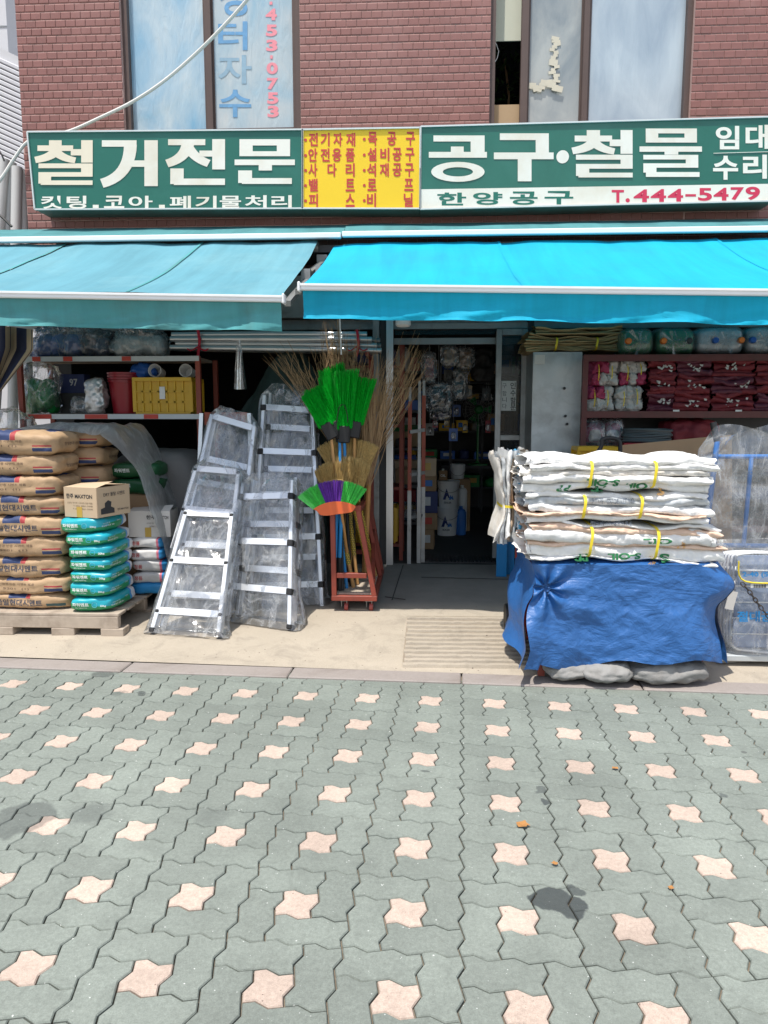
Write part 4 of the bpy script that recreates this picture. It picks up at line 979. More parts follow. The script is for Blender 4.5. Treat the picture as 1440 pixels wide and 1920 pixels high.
# ================================================================== ladders wrapped in film
pm('alu_bright', (0.80, 0.82, 0.84), 0.34, 0.55, var=0.06, vs_=5)
pm('red_sheet', (0.34, 0.07, 0.04), 0.6)
def ladder(label, bl_, br_, tl, tr, rungs, upper=None, depth=.06, wrap=(.03, .05), seed=0, rear=True, joints=True, jsz=1.0, mat='alu_bright'):
    bl_, br_, tl, tr = map(Vector, (bl_, br_, tl, tr))
    root = thing('step_ladder', label, 'ladder', (bl_ + br_) / 2)
    ax = (br_ - bl_).normalized(); upv = ((tl + tr) - (bl_ + br_)).normalized(); nrm = ax.cross(upv).normalized()
    if nrm.y < 0: nrm = -nrm
    def sect(b0, b1, t0, t1, ts, dv, w=.030):
        for a, b2 in ((b0, t0), (b1, t1)): obj('rail', MB().bar(a + dv, b2 + dv, w, .058, up=nrm, ch=.004), mat, root)
        for t_ in ts:
            p, q = b0 + (t0 - b0) * t_ + dv, b1 + (t1 - b1) * t_ + dv
            rg = MB(); rg.bar(p + ax * w * .52, q - ax * w * .52, .052, .030, up=upv, ch=.004); rg.bar(p + ax * w * .52 - nrm * .027 + upv * .004, q - ax * w * .52 - nrm * .027 + upv * .004, .006, .046, up=upv)
            obj('rung', rg, mat, root)
            if joints:
                for e in (p, q): obj('joint', MB().box(e - nrm * .004, (.046 * jsz, .072 * (.5 + .5 * jsz), .046 * jsz), Matrix((ax, nrm, upv)).transposed(), .006), 'black_plastic', root)
    sect(bl_, br_, tl, tr, rungs, Vector((0, 0, 0)))
    for e in (bl_, br_): obj('foot', MB().box(e + upv * .012, (.040, .066, .034), Matrix((ax, nrm, upv)).transposed(), .006), 'black_plastic', root)
    if upper:
        u0, u1, u2, u3, ut = upper; sect(Vector(u0), Vector(u1), Vector(u2), Vector(u3), ut, nrm * .0)
    if rear:
        dv = nrm * depth + upv * .05; sect(bl_ + ax * .03, br_ - ax * .03, tl + ax * .02, tr - ax * .02, [t_ + .10 for t_ in rungs if t_ < .85], dv, .026)
    # film sleeve
    hi = [tl, tr] if not upper else [Vector(upper[2]), Vector(upper[3])]
    def ring(u, v):
        t_ = -0.01 + 1.07 * v
        if upper and v > .5: pass
        A = bl_ + (hi[0] - bl_) * t_; B = br_ + (hi[1] - br_) * t_
        tip = max(0, (t_ - 1.0) / .06); A, B = A + (B - A) * .22 * tip, B + (A - B) * .22 * tip
        a = 2 * math.pi * u; n_ = 5
        cx, cy = math.cos(a), math.sin(a); k = (abs(cx) ** n_ + abs(cy) ** n_) ** (-1 / n_); cx *= k; cy *= k
        wob = fbm(cx * 2 + seed, v * 7, cy * 2, 4)
        flare = .035 * max(0, .12 - v) / .12 + wrap[1] * .9 * max(0, nz(v * 4 + seed, 5.0 * round(cx)))
        half = (B - A) / 2; c = (A + B) / 2 + nrm * (depth * .5)
        pinch = -.02 * (1 - abs(cx) ** 3)
        p = c + half * (cx * (1 + (wrap[0] + flare) / half.length)) + nrm * cy * (depth * .5 + .045 + pinch + .022 * wob) + ax * .015 * wob * abs(cx)
        p.z = max(p.z, gz(p.y) + .016 + .008 * abs(wob))
        return p
    fm = MB(); fm.grid(ring, 56, 60, cu=True)
    obj('plastic_wrap', fm, 'film_clear', root, True, None)
    return root
def gpt(px, py): p = G(px, py); p.z += .018; return p
# front left
aL, aR = gpt(287, 1190), gpt(411, 1199)
tL, tR = W(352, 958, 5.12), W(437, 962, 5.12)
ladder('clear wrapped aluminium ladder leaning nearest the mortar bags, lowest at front left', aL, aR, tL, tR, [.16, .57, .97], (W(325, 1030, 5.06), W(432, 1040, 5.06), W(370, 878, 5.32), W(449, 884, 5.32), [.47, .97]), seed=1.0, jsz=.6)
# front middle
bL, bR = gpt(426, 1167), gpt(545, 1184)
ladder('clear wrapped aluminium ladder with black joints at front beside the broom trolley', bL, bR, W(459, 905, 5.30), W(549, 902, 5.30), [.235, .56, .885], seed=4.0, depth=.10)
# behind left
cL, cR = gpt(322, 1150), gpt(432, 1150); 
ladder('clear wrapped aluminium ladder tilted behind the front left ladder', W(322, 1120, 5.25), W(440, 1120, 5.25), W(399, 778, 5.62), W(478, 800, 5.62), [.30, .62, .985], seed=7.0, joints=False)
# behind middle, tall
ladder('tallest clear wrapped aluminium ladder at the back beside the green brooms', W(468, 1150, 5.38), W(605, 1145, 5.38), W(497, 742, 5.78), W(584, 748, 5.78), [.12, .34, .535, .735, .94], seed=11.0, depth=.12)
mb = MB(); mb.box(W(424, 785, 5.75), (.34, .03, .10)); p = W(424, 785, 5.75)
rt = thing('red_trim_ladder', 'orange red topped ladder end standing behind the tilted ladder', 'ladder', (p.x, 5.75, gz(5.75)))
obj('top_plate', mb, 'red_sheet', rt)
for s in (-1, 1): obj('rail', MB().bar((p.x + s * .19 + s * .06, 5.62, gz(5.62)), (p.x + s * .19, 5.75, p.z + .04), .03, .06), 'alu_bright', rt)

# ================================================================== broom trolley
f0, f1 = gpt(628, 1148), gpt(704, 1140); f0.z = gz(f0.y); f1.z = gz(f1.y)
ty0 = f0.y; tw_ = .30; tx0 = W(622, 1130, ty0).x; tx1 = tx0 + .335; gz0 = gz(ty0 + .4)
trl = thing('broom_trolley', 'red painted steel trolley on castors holding brooms beside the shop door', 'trolley', ((tx0 + tx1) / 2, ty0 + .4, gz0))
tb = gz0 + .085; TD = .95; ttop = W(630, 955, ty0 + .05).z
def frame_bar(nm, a, b2, w=.036): obj(nm, MB().bar(a, b2, w, w, ch=.003), 'red_oxide', trl)
for yy, zt in ((ty0, ttop), (ty0 + TD, ttop + .02)):
    xa, xb2 = tx0 + .012, tx0 + .20
    frame_bar('post', (tx0 + .02, yy, tb + .018), (xa, yy, zt)); frame_bar('post', (tx1 - .02, yy, tb + .018), (xb2, yy, zt))
    frame_bar('crossbar', (tx0 - .002, yy, zt + .018), (xb2 + .02, yy, zt + .018), .04)
    frame_bar('crossbar', (tx0 + .038, yy, tb + .17), (tx1 - .075, yy, tb + .17), .036)
    frame_bar('crossbar', (tx0, yy, tb), (tx1, yy, tb), .038)
for xx in (tx0 + .02, tx1 - .02): frame_bar('side_rail', (xx, ty0 + .02, tb), (xx, ty0 + TD - .02, tb), .036)
frame_bar('side_rail', (tx0 + .20, ty0 + .02, ttop - .01), (tx0 + .20, ty0 + TD - .02, ttop + .01), .034)
frame_bar('brace', (tx1 - .03, ty0 + .03, tb + .12), (tx1 - .09, ty0 + TD - .03, tb + .36), .032)
frame_bar('post', (tx1 - .02, ty0 + TD * .72, tb + .02), (tx0 + .19, ty0 + TD * .66, ttop), .034)
obj('deck', MB().box(((tx0 + tx1) / 2, ty0 + TD / 2, tb + .026), (tx1 - tx0 - .07, TD - .05, .012)), 'wood_pallet', trl)
pm('castor_red', (0.33, 0.06, 0.05), 0.45, var=.2)
for xx in (tx0 + .09, tx1 - .06):
    for yy in (ty0 + .03, ty0 + TD - .06):
        g_ = gz(yy); cst = MB(); cst.box((xx, yy, tb - .022), (.055, .055, .008)); 
        for s in (-1, 1): cst.bar((xx + s * .020, yy, tb - .02), (xx + .014 * 0 + s * .020, yy + .015, g_ + .036), .004, .03)
        c_ = obj('castor', cst, 'alu_dull', trl); wl = MB(); wl.lathe((xx + .014, yy + .015, g_ + .034), [(.012, -.014), (.033, -.013), (.034, 0), (.033, .013), (.012, .014)], 20, mat=Matrix.Rotation(R_(90), 3, 'Y')); obj('wheel', wl, 'castor_red', c_, True)

# -------- brooms
def cmat(name, col, **k): return pm(name, col, **k)
cmat('bristle_green', (0.004, 0.46, 0.030), rough=.4, var=.6, vs_=55); cmat('bristle_lime', (0.10, 0.66, 0.12), rough=.4, var=.5, vs_=70); cmat('bristle_violet', (0.18, 0.055, 0.42), rough=.4, var=.55, vs_=70)
cmat('broom_orange', (0.72, 0.13, 0.035), rough=.4, var=.05); cmat('straw', (0.70, 0.47, 0.19), rough=.85, var=.55, vs_=60); cmat('straw_dark', (0.56, 0.38, 0.14), rough=.85, var=.35, vs_=30)
cmat('twig', (0.40, 0.26, 0.14), rough=.9, var=.35, vs_=20); cmat('bamboo', (0.48, 0.26, 0.09), rough=.5, var=.2, vs_=9); cmat('handle_blue', (0.02, 0.22, 0.52), rough=.3, var=.04)
m = cmat('handle_net', (0.60, 0.43, 0.05), rough=.45, var=.1); t = m.node_tree; b = t.nodes['Principled BSDF']; tc = t.nodes.new('ShaderNodeTexCoord')
bt = nd(t, 'ShaderNodeTexBrick', Scale=26.0); bt.inputs['Mortar Size'].default_value = .05; bt.inputs['Brick Width'].default_value = .45; bt.inputs['Row Height'].default_value = .36
mp = nd(t, 'ShaderNodeMapping'); mp.inputs['Rotation'].default_value = (R_(90), 0, 0); t.links.new(tc.outputs['Object'], mp.inputs['Vector']); t.links.new(mp.outputs['Vector'], bt.inputs['Vector'])
src = b.inputs['Base Color'].links[0].from_socket; t.links.new(mixc(t, bt.outputs['Fac'], src, (0.03, 0.028, 0.02)), b.inputs['Base Color'])
def strand(mb, a, b2, r0, r1, bend=None):
    a, b2 = Vector(a), Vector(b2); d = (b2 - a).normalized(); u = d.orthogonal().normalized(); w = d.cross(u); mid = (a + b2) / 2 + (bend or Vector((0, 0, 0)))
    V = []
    for p, r in ((a, r0), (mid, (r0 + r1) / 2), (b2, r1)): V += [p + (u * math.cos(k * 2.094) + w * math.sin(k * 2.094)) * r for k in range(3)]
    mb.add(V, [(k, (k + 1) % 3, 3 + (k + 1) % 3, 3 + k) for k in range(3)] + [(3 + k, 3 + (k + 1) % 3, 6 + (k + 1) % 3, 6 + k) for k in range(3)] + [(6, 7, 8)])
def fan(base, top_l, top_r, n, r0, r1, thick, rng, spread=.9, curve=0.0, basew=.10, rag=.05):
    """bristles from a narrow base line to the line top_l..top_r"""
    mb = MB(); base, top_l, top_r = Vector(base), Vector(top_l), Vector(top_r); ax = (top_r - top_l).normalized()
    for k in range(n):
        s = rng.random(); q = top_l + (top_r - top_l) * s; L = (q - base)
        arch = 1 - curve * (2 * s - 1) ** 2
        p0 = base + ax * (s - .5) * basew + Vector((rng.uniform(-1, 1) * .01, rng.uniform(-1, 1) * thick * .5, rng.uniform(-1, 1) * .01))
        tip = base + L * (arch + rng.uniform(-rag, rag)) + Vector((rng.uniform(-.01, .01), rng.uniform(-thick, thick), 0))
        strand(mb, p0, tip, r0, r1, Vector((rng.uniform(-.006, .006), rng.uniform(-.01, .01), 0)))
    return mb
rng = random.Random(21)
GY = 5.55
deckz = tb + .034
heads = [((628, 795), (571, 738), (612, 722), .0, 5.50), ((612, 798), (567, 746), (596, 736), 0, 5.46), ((640, 800), (598, 702), (644, 684), 0, 5.62), ((638, 802), (596, 714), (662, 698), 0, 5.55), ((646, 803), (626, 702), (672, 697), 0, 5.49), ((668, 794), (660, 710), (705, 715), .0, 5.52)]
for k, (bs_, tl_, tr_, _, Y) in enumerate(heads):
    root = thing('green_broom', ('green plastic broom fanning far left in the trolley', 'green plastic broom lowest at the left edge of the green cluster', 'tallest green plastic broom at the back of the cluster', 'wide green plastic broom in the middle of the cluster', 'green plastic broom with black wire loop in front of the cluster', 'green plastic broom leaning furthest right')[k], 'broom', W(bs_[0], 1120, Y - .02), 'green plastic brooms')
    b0 = W(*bs_, Y); mbf = fan(b0, W(*tl_, Y), W(*tr_, Y), 330, .0023, .0018, .040, rng, basew=.10, rag=.07); obj('bristles', mbf, 'bristle_green', root)
    hd = MB(); dn = (b0 - (W(*tl_, Y) + W(*tr_, Y)) / 2).normalized(); hd.bar(b0 - dn * .020, b0 + dn * .11, .085, .045, up=(0, 1, 0), ch=.008); obj('broom_head', hd, 'black_plastic', root)
    foot = Vector((tx0 + .07 + .025 * (k % 3), ty0 + .10 + .07 * k, deckz)); hn = MB(); hn.tube([b0 + dn * .07, b0 + dn * .07 + (foot - b0 - dn * .07) * .45], .012, 10); obj('handle', hn, 'handle_blue' if k % 2 == 0 else 'bamboo', root, True)
    hn = MB(); hn.tube([b0 + dn * .07 + (foot - b0 - dn * .07) * .45, foot], .0125, 10); obj('handle_grip', hn, 'handle_blue' if k in (1,) else 'black_plastic', root, True)
    if k == 4:
        lp = MB(); lp.tube([W(632 + 10 * (1 - math.cos(a)), 796 - 34 * math.sin(a) - 4, Y - .03) for a in [q * math.pi / 14 for q in range(15)]], .0035, 6); obj('wire_loop', lp, 'black_plastic', root)
# two blue handled poles at the front of the trolley
for k in range(2):
    p = W(631 + k * 9, 1000, ty0 + .06); q = MB(); top = W(631 + k * 9, 962, ty0 + .05); q.tube([top, W(629 + k * 8, 1046, ty0 + .07)], .0145, 10); root = thing('blue_handle_broom', ('left', 'right')[k] + ' of two blue broom handles standing inside the trolley front', 'broom', W(631 + k * 9, 1125, ty0 + .08), 'blue broom handles')
    obj('handle', q, 'handle_blue', root, True); q = MB(); q.tube([W(629 + k * 8, 1045, ty0 + .07), Vector((W(629 + k * 8, 1125, ty0 + .09).x, ty0 + .09, deckz))], .0155, 10); obj('grip', q, 'black_plastic', root, True)
# straw brooms
straws = [((648, 900), (588, 836), (668, 818), 5.62, .14), ((665, 905), (640, 820), (712, 834), 5.58, .10), ((632, 945), (580, 872), (676, 862), 5.44, .22), ((660, 935), (620, 850), (700, 868), 5.50, .16)]
for k, (bs_, tl_, tr_, Y, cv) in enumerate(straws):
    root = thing('straw_broom', ('upper left tan straw broom fan in the trolley', 'rightmost tan straw broom fan by the steel post', 'lowest brown straw broom fan just above the rainbow broom', 'tan straw broom fan tucked between the other straw brooms')[k], 'broom', W(bs_[0], 1100, Y), 'straw brooms')
    b0 = W(*bs_, Y); mbf = fan(b0, W(*tl_, Y), W(*tr_, Y), 700, .0024, .0011, .040, rng, curve=cv, basew=.10, rag=.05); obj('straw_head', mbf, 'straw' if k != 2 else 'straw_dark', root)
    bt_ = MB(); tl3, tr3 = W(*tl_, Y), W(*tr_, Y); pts = [b0 + ((tl3 + (tr3 - tl3) * s) - b0) * (.60 * (1 - cv * (2 * s - 1) ** 2)) + Vector((0, -.034, 0)) for s in [q / 10 for q in range(11)]]; bt_.tube(pts, .0025, 5); obj('binding', bt_, 'straw_dark', root)
    ft = (Vector((W(672 + 0 * k, 1110, Y).x, ty0 + .30, deckz)), Vector((tx1 - .05, ty0 + .62, deckz)), Vector((W(663, 1100, ty0 + .2).x, ty0 + .20, deckz)), Vector((tx1 - .07, ty0 + .42, deckz)))[k]
    hn = MB(); hn.tube([b0, b0 + (ft - b0) * .72], .017 if k != 1 else .015, 12); obj('handle', hn, 'handle_net', root, True)
    hn = MB(); hn.tube([b0 + (ft - b0) * .72, ft], .0145, 12); obj('handle_end', hn, 'bamboo', root, True)
# rainbow push broom
RY = ty0 - .03; root = thing('push_broom', 'orange broom head with green and purple bristles on the trolley top', 'broom', W(640, 958, RY)); cx_, cy_ = 632, 1010
def arcp(a, r, Y=RY): return W(cx_ + r * math.sin(a) * 1.04, cy_ - r * math.cos(a), Y)
hb = MB(); n = 18; V = []; A0, A1 = R_(-38), R_(27)
for i in range(n + 1):
    a = A0 + (A1 - A0) * i / n; e = 1 - (2 * i / n - 1) ** 2
    for Y in (RY - .02, RY + .02): V += [arcp(a, 70, Y) if Y < RY else arcp(a, 70, Y), W(cx_ + 4 + (70 * math.sin(a)) * (.62 + .36 * (1 - e)), cy_ - 70 * math.cos(a) + 3 + 21 * e ** .45, Y)]
hb.add(V, [(4 * i, 4 * i + 4, 4 * i + 5, 4 * i + 1) for i in range(n)] + [(4 * i + 2, 4 * i + 3, 4 * i + 7, 4 * i + 6) for i in range(n)] + [(4 * i, 4 * i + 2, 4 * i + 6, 4 * i + 4) for i in range(n)] + [(4 * i + 1, 4 * i + 5, 4 * i + 7, 4 * i + 3) for i in range(n)] + [(0, 1, 3, 2), (4 * n, 4 * n + 2, 4 * n + 3, 4 * n + 1)])
obj('broom_head', hb, 'broom_orange', root, fixn=True)
for (a0, a1, mt_) in ((-38, -17, 'bristle_lime'), (-17, 6, 'bristle_violet'), (6, 27, 'bristle_lime')):
    q = MB()
    for _ in range(230):
        a = R_(rng.uniform(a0, a1)); y = rng.uniform(-.016, .016); strand(q, arcp(a, 69, RY + y), arcp(a * 1.12, 103 + rng.uniform(-2, 2) + 5 * math.cos(a * 2), RY + y * 1.5), .0021, .0017)
    obj('bristles', q, mt_, root)
q = MB(); q.tube([W(640, 955, RY + .02), Vector((tx0 + .11, ty0 + .35, deckz))], .011, 10); obj('handle', q, 'bamboo', root, True)
# twig brooms
def twig_broom(label, base, tips, Y, n, seed):
    rg = random.Random(seed); root = thing('twig_broom', label, 'broom', Vector((W(base[0], base[1], Y).x, Y, deckz)), 'twig brooms')
    b0 = W(*base, Y); mb = MB()
    for k in range(n):
        tp_ = tips[rg.randrange(len(tips))]; tip = W(tp_[0] + rg.gauss(0, 14), tp_[1] + rg.gauss(0, 18), Y + rg.uniform(-.16, .16))
        s = b0 + Vector((rg.uniform(-.02, .02), rg.uniform(-.02, .02), rg.uniform(-.05, .05))); pts = [s]
        m_ = 7; bend = Vector((rg.uniform(-.05, .05), rg.uniform(-.04, .04), rg.uniform(-.02, .03)))
        for i in range(1, m_): f = i / (m_ - 1); pts.append(s + (tip - s) * f + bend * math.sin(math.pi * f) + Vector((nz(k * 3.1 + f * 4) * .02, 0, nz(k * 7.7 + f * 4) * .02)) * f)
        mb.tube(pts, [.0032 * (1 - .75 * i / (m_ - 1)) for i in range(m_)], 3, False)
        for i in (3, 4, 5):
            if rg.random() < .75:
                e = pts[i] + (pts[i] - pts[i - 1]).normalized() * rg.uniform(.04, .12) + Vector((rg.uniform(-.05, .05), rg.uniform(-.04, .04), rg.uniform(-.01, .05))); mb.tube([pts[i], (pts[i] + e) / 2 + Vector((0, 0, .008)), e], [.0017, .0014, .0008], 3, False)
    obj('twigs', mb, 'twig', root)
    hn = MB(); ft = Vector((b0.x * .5 + (tx0 + .15) * .5, ty0 + .6, deckz)); hn.tube([b0 + Vector((0, 0, .05)), ft], .02, 8); obj('handle', hn, 'bamboo', root, True)
twig_broom('dry twig broom spreading to the left above the ladders', (640, 850), [(590, 690), (560, 680), (520, 665), (600, 720)], 5.80, 70, 1)
twig_broom('dry twig broom rising straight above the green brooms', (655, 860), [(630, 640), (610, 660), (655, 650), (665, 665), (620, 612)], 5.85, 110, 2)
twig_broom('dry twig broom spreading right across the steel post and doorway', (690, 870), [(705, 690), (720, 670), (740, 690), (775, 650), (785, 680), (700, 640), (790, 660)], 5.75, 75, 3)
twig_broom('dense dry twig broom in front of the steel post', (692, 900), [(700, 720), (690, 700), (715, 720), (680, 690), (720, 740)], 5.68, 85, 4)
# ================================================================== left shelves and what lies on them
pm('shelf_board', (0.34, 0.27, 0.21), 0.8, var=.2); pm('shelf_edge', (0.50, 0.53, 0.54), 0.5, .2, var=.1); pm('tape_red', (0.50, 0.05, 0.03), 0.5)
pm('cloth_navy', (0.012, 0.018, 0.055), 0.85, var=.2); pm('bucket_red', (0.30, 0.012, 0.025), 0.32, var=.06); pm('crate_yellow', (0.62, 0.37, 0.012), 0.4, var=.06); pm('blue_plastic', (0.015, 0.10, 0.40), 0.4, var=.1); pm('white_plastic', (0.72, 0.73, 0.73), 0.35, var=.04)
pm('green_plastic', (0.008, 0.20, 0.045), 0.35, var=.15, vs_=8); pm('tarp_green', (0.012, 0.030, 0.026), 0.75, var=.25, bump=.25, bs=8, bdist=.02); pm('string_red', (0.50, 0.02, 0.05), 0.7); pm('navy_box', (0.02, 0.035, 0.13), 0.6)
pm('metal_foil', (0.60, 0.60, 0.60), 0.25, .6, var=.2, bump=.6, bs=18, bdist=.02)
SHY = 5.92
def shelf_unit(label, pl_, pr_, tops, Y, D, mat_post, edge_mat, zlo, hi_pl, extra=None, right_post=True, nm='shelf_unit', pad=.0):
    x0, x1 = W(pl_, 700, Y).x, W(pr_, 700, Y).x; root = thing(nm, label, 'shelf', ((x0 + x1) / 2, Y + D / 2, gz(Y)))
    zt = max(tops) + pad
    for x in ((x0, x1) if right_post else (x0,)):
        for y in (Y, Y + D): obj('upright', MB().bar((x, y, gz(y)), (x, y, zt), .038, .038), mat_post, root)
    for z in tops:
        obj('shelf_board', MB().box(((x0 + x1) / 2, Y + D / 2, z - .012), (x1 - x0 - .05, D - .02, .022)), 'shelf_board', root)
        e = MB().box(((x0 + x1) / 2, Y - .022, z - .022), (x1 - x0 + .03, .006, .040)); obj('shelf_edge', e, edge_mat, root)
    return root, x0, x1
zA, zB2 = W(200, 668, SHY).z, W(200, 776, SHY).z
sl, lx0, lx1 = shelf_unit('red shelf rack with striped shelf edges behind the cement bags', 38, 372, (zA, zB2, .55), SHY, .5, 'red_oxide', 'shelf_edge', .3, None)
for pxa, pxb, z in ((118, 135, zA), (228, 245, zA), (40, 90, zB2), (153, 196, zB2), (265, 292, zB2), (60, 75, zA)):
    a, b_ = W(pxa, 670, SHY - .03), W(pxb, 670, SHY - .03); obj('red_tape', MB().box(((a.x + b_.x) / 2, SHY - .0275, z - .022), (b_.x - a.x, .003, .036)), 'tape_red', sl)
def on(px, z, Y): p = W(px, 700, Y); return Vector((p.x, Y, z))
def plastic_bag(label, px, z, size, seed, mat='film_bag', inner=None, Y=SHY + .2, amp=.30):
    c = on(px, z + size[2] / 2, Y); root = thing('plastic_bag', label, 'plastic bag', (c.x, c.y, z))
    if inner:
        for k in range(3): blob('contents', (c.x + (k - 1) * size[0] * .26, c.y, z + size[2] * .37), (size[0] * .40, size[1] * .6, size[2] * .72), inner, seed + k, root, 3, .15)
    blob('bag_film', c, size, mat, seed, root, 3.2, amp, 3.0, (18, 12, 14), .10)
plastic_bag('clear plastic bag with blue goods at left on the top shelf', 120, zA, (.46, .34, .27), 1.2, inner='blue_plastic')
plastic_bag('dark blue bag in the middle of the top left shelf', 190, zA, (.24, .3, .22), 4.4, 'film_dim', 'navy_box')
plastic_bag('crumpled clear plastic bag at right on the top left shelf', 265, zA, (.46, .34, .25), 2.7, inner='white_plastic')
plastic_bag('green goods in clear plastic bag hanging left of the shelf upright', 26, .98, (.30, .28, .56), 6.1, 'film_clear', 'green_plastic', SHY - .15)
plastic_bag('green goods in clear plastic bag just right of the shelf upright', 78, zB2, (.24, .28, .40), 8.3, 'film_clear', 'green_plastic', SHY + .18)
# striped canvas hanging at the far left
m = pm('canvas_stripe', (0.36, 0.29, 0.20), .85, var=.1); t = m.node_tree; b = t.nodes['Principled BSDF']; tc = t.nodes.new('ShaderNodeUVMap')
src = b.inputs['Base Color'].links[0].from_socket; sp_ = nd(t, 'ShaderNodeSeparateXYZ'); t.links.new(tc.outputs[0], sp_.inputs[0])
fr1 = math_(t, 'FRACT', math_(t, 'MULTIPLY', sp_.outputs['X'], 2.3)); f = math_(t, 'GREATER_THAN', fr1, .52); th = band(t, fr1, .22, .26)
t.links.new(mixc(t, th, mixc(t, f, src, (0.012, 0.018, 0.055)), (0.05, 0.05, 0.07)), b.inputs['Base Color'])
cv = MB()
def canvas(u, v):
    px = -30 + 92 * (u if v < .3 else u * (1 - .78 * (v - .3) / .7)); py = 606 + 150 * v * (1 - .05 * u) + 30 * (u) * (1 - v) * .4
    return W(px, py, 5.45 + .06 * math.sin(u * 11 + v * 2) + .03 * nz(u * 4, v * 4))
cv.grid(canvas, 26, 26); me = cv.mesh('striped_canvas', True)
uv = me.uv_layers.new(name='UVMap')
for lp in me.loops:
    i = lp.vertex_index; uv.data[lp.index].uv = ((i % 26) / 25, (i // 26) / 25)
tag(obj('striped_canvas', me, 'canvas_stripe'), 'navy and beige striped canvas hanging under the left end of the awning', 'canvas')
# things on the middle shelf
c = on(233, zB2, SHY + .20); root = thing('red_bucket_stack', 'nested stack of dark red plastic buckets on the left shelf', 'bucket', c)
for k in range(4):
    h = k * .022; q = MB(); q.lathe(c + Vector((0, 0, h)), [(.095, .0), (.100, .004), (.128, .26), (.138, .262), (.138, .275), (.130, .277), (.124, .262), (.096, .012)], 28); obj('bucket', q, 'bucket_red', root, True)
def crate(label, c, L, D, H, mat='crate_yellow', cols=7, rws=3, cat='crate', nm='plastic_crate'):
    root = thing(nm, label, cat, c); c = Vector(c); x0, x1 = -L / 2, L / 2
    rim = MB()
    for s in (-1, 1): rim.box(c + Vector((0, s * D / 2, H - .015)), (L + .02, .022, .03)); rim.box(c + Vector((s * L / 2, 0, H - .015)), (.022, D - .022, .03))
    obj('rim', rim, mat, root); bs = MB().box(c + Vector((0, 0, .008)), (L - .01, D - .01, .014)); obj('base', bs, mat, root)
    for s in (-1, 1):
        g = MB(); y = s * (D / 2 - .006)
        for i in range(cols + 1): g.box(c + Vector((x0 + L * i / cols, y, H / 2)), (.016 if i not in (0, cols) else .03, .010, H - .032))
        for j in range(1, rws): g.box(c + Vector((0, y + .0015 * s, .012 + (H - .04) * j / rws)), (L - .032, .007, .014))
        obj('side_grille', g, mat, root)
        bk = MB().box(c + Vector((0, s * (D / 2 - .016), H / 2)), (L - .03, .004, H - .035)); obj('side_wall', bk, mat, root)
        g = MB()
        for i in range(5): g.box(c + Vector((s * (L / 2 - .006), -D / 2 + D * (i + .5) / 5, H / 2)), (.010, .016, H - .032))
        g.box(c + Vector((s * (L / 2 - .014), 0, H / 2)), (.004, D - .03, H - .034)); obj('end_wall', g, mat, root)
    return root
c = on(316, zB2, SHY + .20); cr = crate('yellow plastic crate on the left shelf holding white cups', c, .47, .33, .295)
obj('label_card', MB().box(c + Vector((0, -.168, .17)), (.045, .002, .10)), 'white_plastic', cr)
for k, (px, sz, ln) in enumerate(((290, .055, .15), (348, .055, .14))):
    q = MB(); ax = Matrix.Rotation(R_(84), 3, 'X'); cc = on(px, zB2 + .355, SHY + .10); q.lathe(cc, [(sz * .78, -ln), (sz, 0), (sz * .93, .001), (sz * .72, -ln + .005)], 24, mat=ax)
    tag(obj('white_cup', q, 'white_plastic', None, True), ('white plastic pipe socket lying left on the yellow crate', 'white plastic pipe socket lying right on the yellow crate')[k], 'pipe fitting')
blob_o = blob('blue_wrapped_goods', on(270, zB2 + .36, SHY + .22), (.20, .18, .12), 'blue_plastic', 2.2, None, 3, .25, 3, (12, 10, 8), .1); tag(blob_o, 'crumpled blue plastic between the white fittings over the crate', 'plastic bag')
blob_o = blob('foil_wrapped_tool', on(179, zB2 + .145, SHY + .10), (.15, .13, .285), 'metal_foil', 5.5, None, 4, .14, 3, (12, 10, 16), .10); tag(blob_o, 'silver wrapped tool standing on the shelf beside red buckets', 'wrapped tool')
blob_o = blob('grey_plastic_pouch', on(148, zB2 + .07, SHY + .12), (.15, .12, .14), 'film_dim', 9.1, None, 3, .3, 3, (12, 10, 8), .1); tag(blob_o, 'small grey plastic pouch left of the silver wrapped tool', 'plastic bag')
c = on(140, zB2 + .18, SHY + .36); root = thing('blue_box', 'dark blue box printed 97 at the back of the left shelf', 'box', c); obj('carton_body', MB().box(c + Vector((0, 0, .08)), (.22, .12, .16), None, .003), 'navy_box', root); obj('print', place(MB(), glyphs('97', .02), lambda u, v: c + Vector((-.02 + .07 * u, -.062, .06 + .06 * v))), 'shelf_edge', root); obj('stand', MB().box(c + Vector((0, 0, -.09)), (.30, .14, .178)), 'dark_steel', root)
# bundle of metal pipes lying over the shelves
for k in range(10):
    r = .024; row = k // 3; a = W(326 + (k * 37 % 17) - (8 if row == 3 else 0), 700, 6.12).x; bq = W(716 - (k * 23 % 30), 700, 6.12).x
    z = zA + .045 + row * .045; y = 6.06 + (k % 3) * .052 + (.024 if row % 2 else 0)
    q = MB(); tilt = .035 - .02 * row * .5; q.tube([(a, y, z + tilt), ((a + bq) / 2, y, z + tilt * .5 + .006), (bq, y, z)], r, 14, False); q.tube([(bq, y, z), (a, y, z + tilt)], r * .9, 14, False)
    pn = ('lowest front', 'lowest middle', 'lowest rear', 'second row front', 'second row middle', 'second row rear', 'third row front', 'third row middle', 'third row rear', 'topmost')[k]
    tag(obj('metal_pipe', q, 'alu_dull' if k % 3 else 'alu', None, True), '%s silver pipe of the bundle above the shelf' % pn, 'pipe', 'silver pipes bundled under the awning')
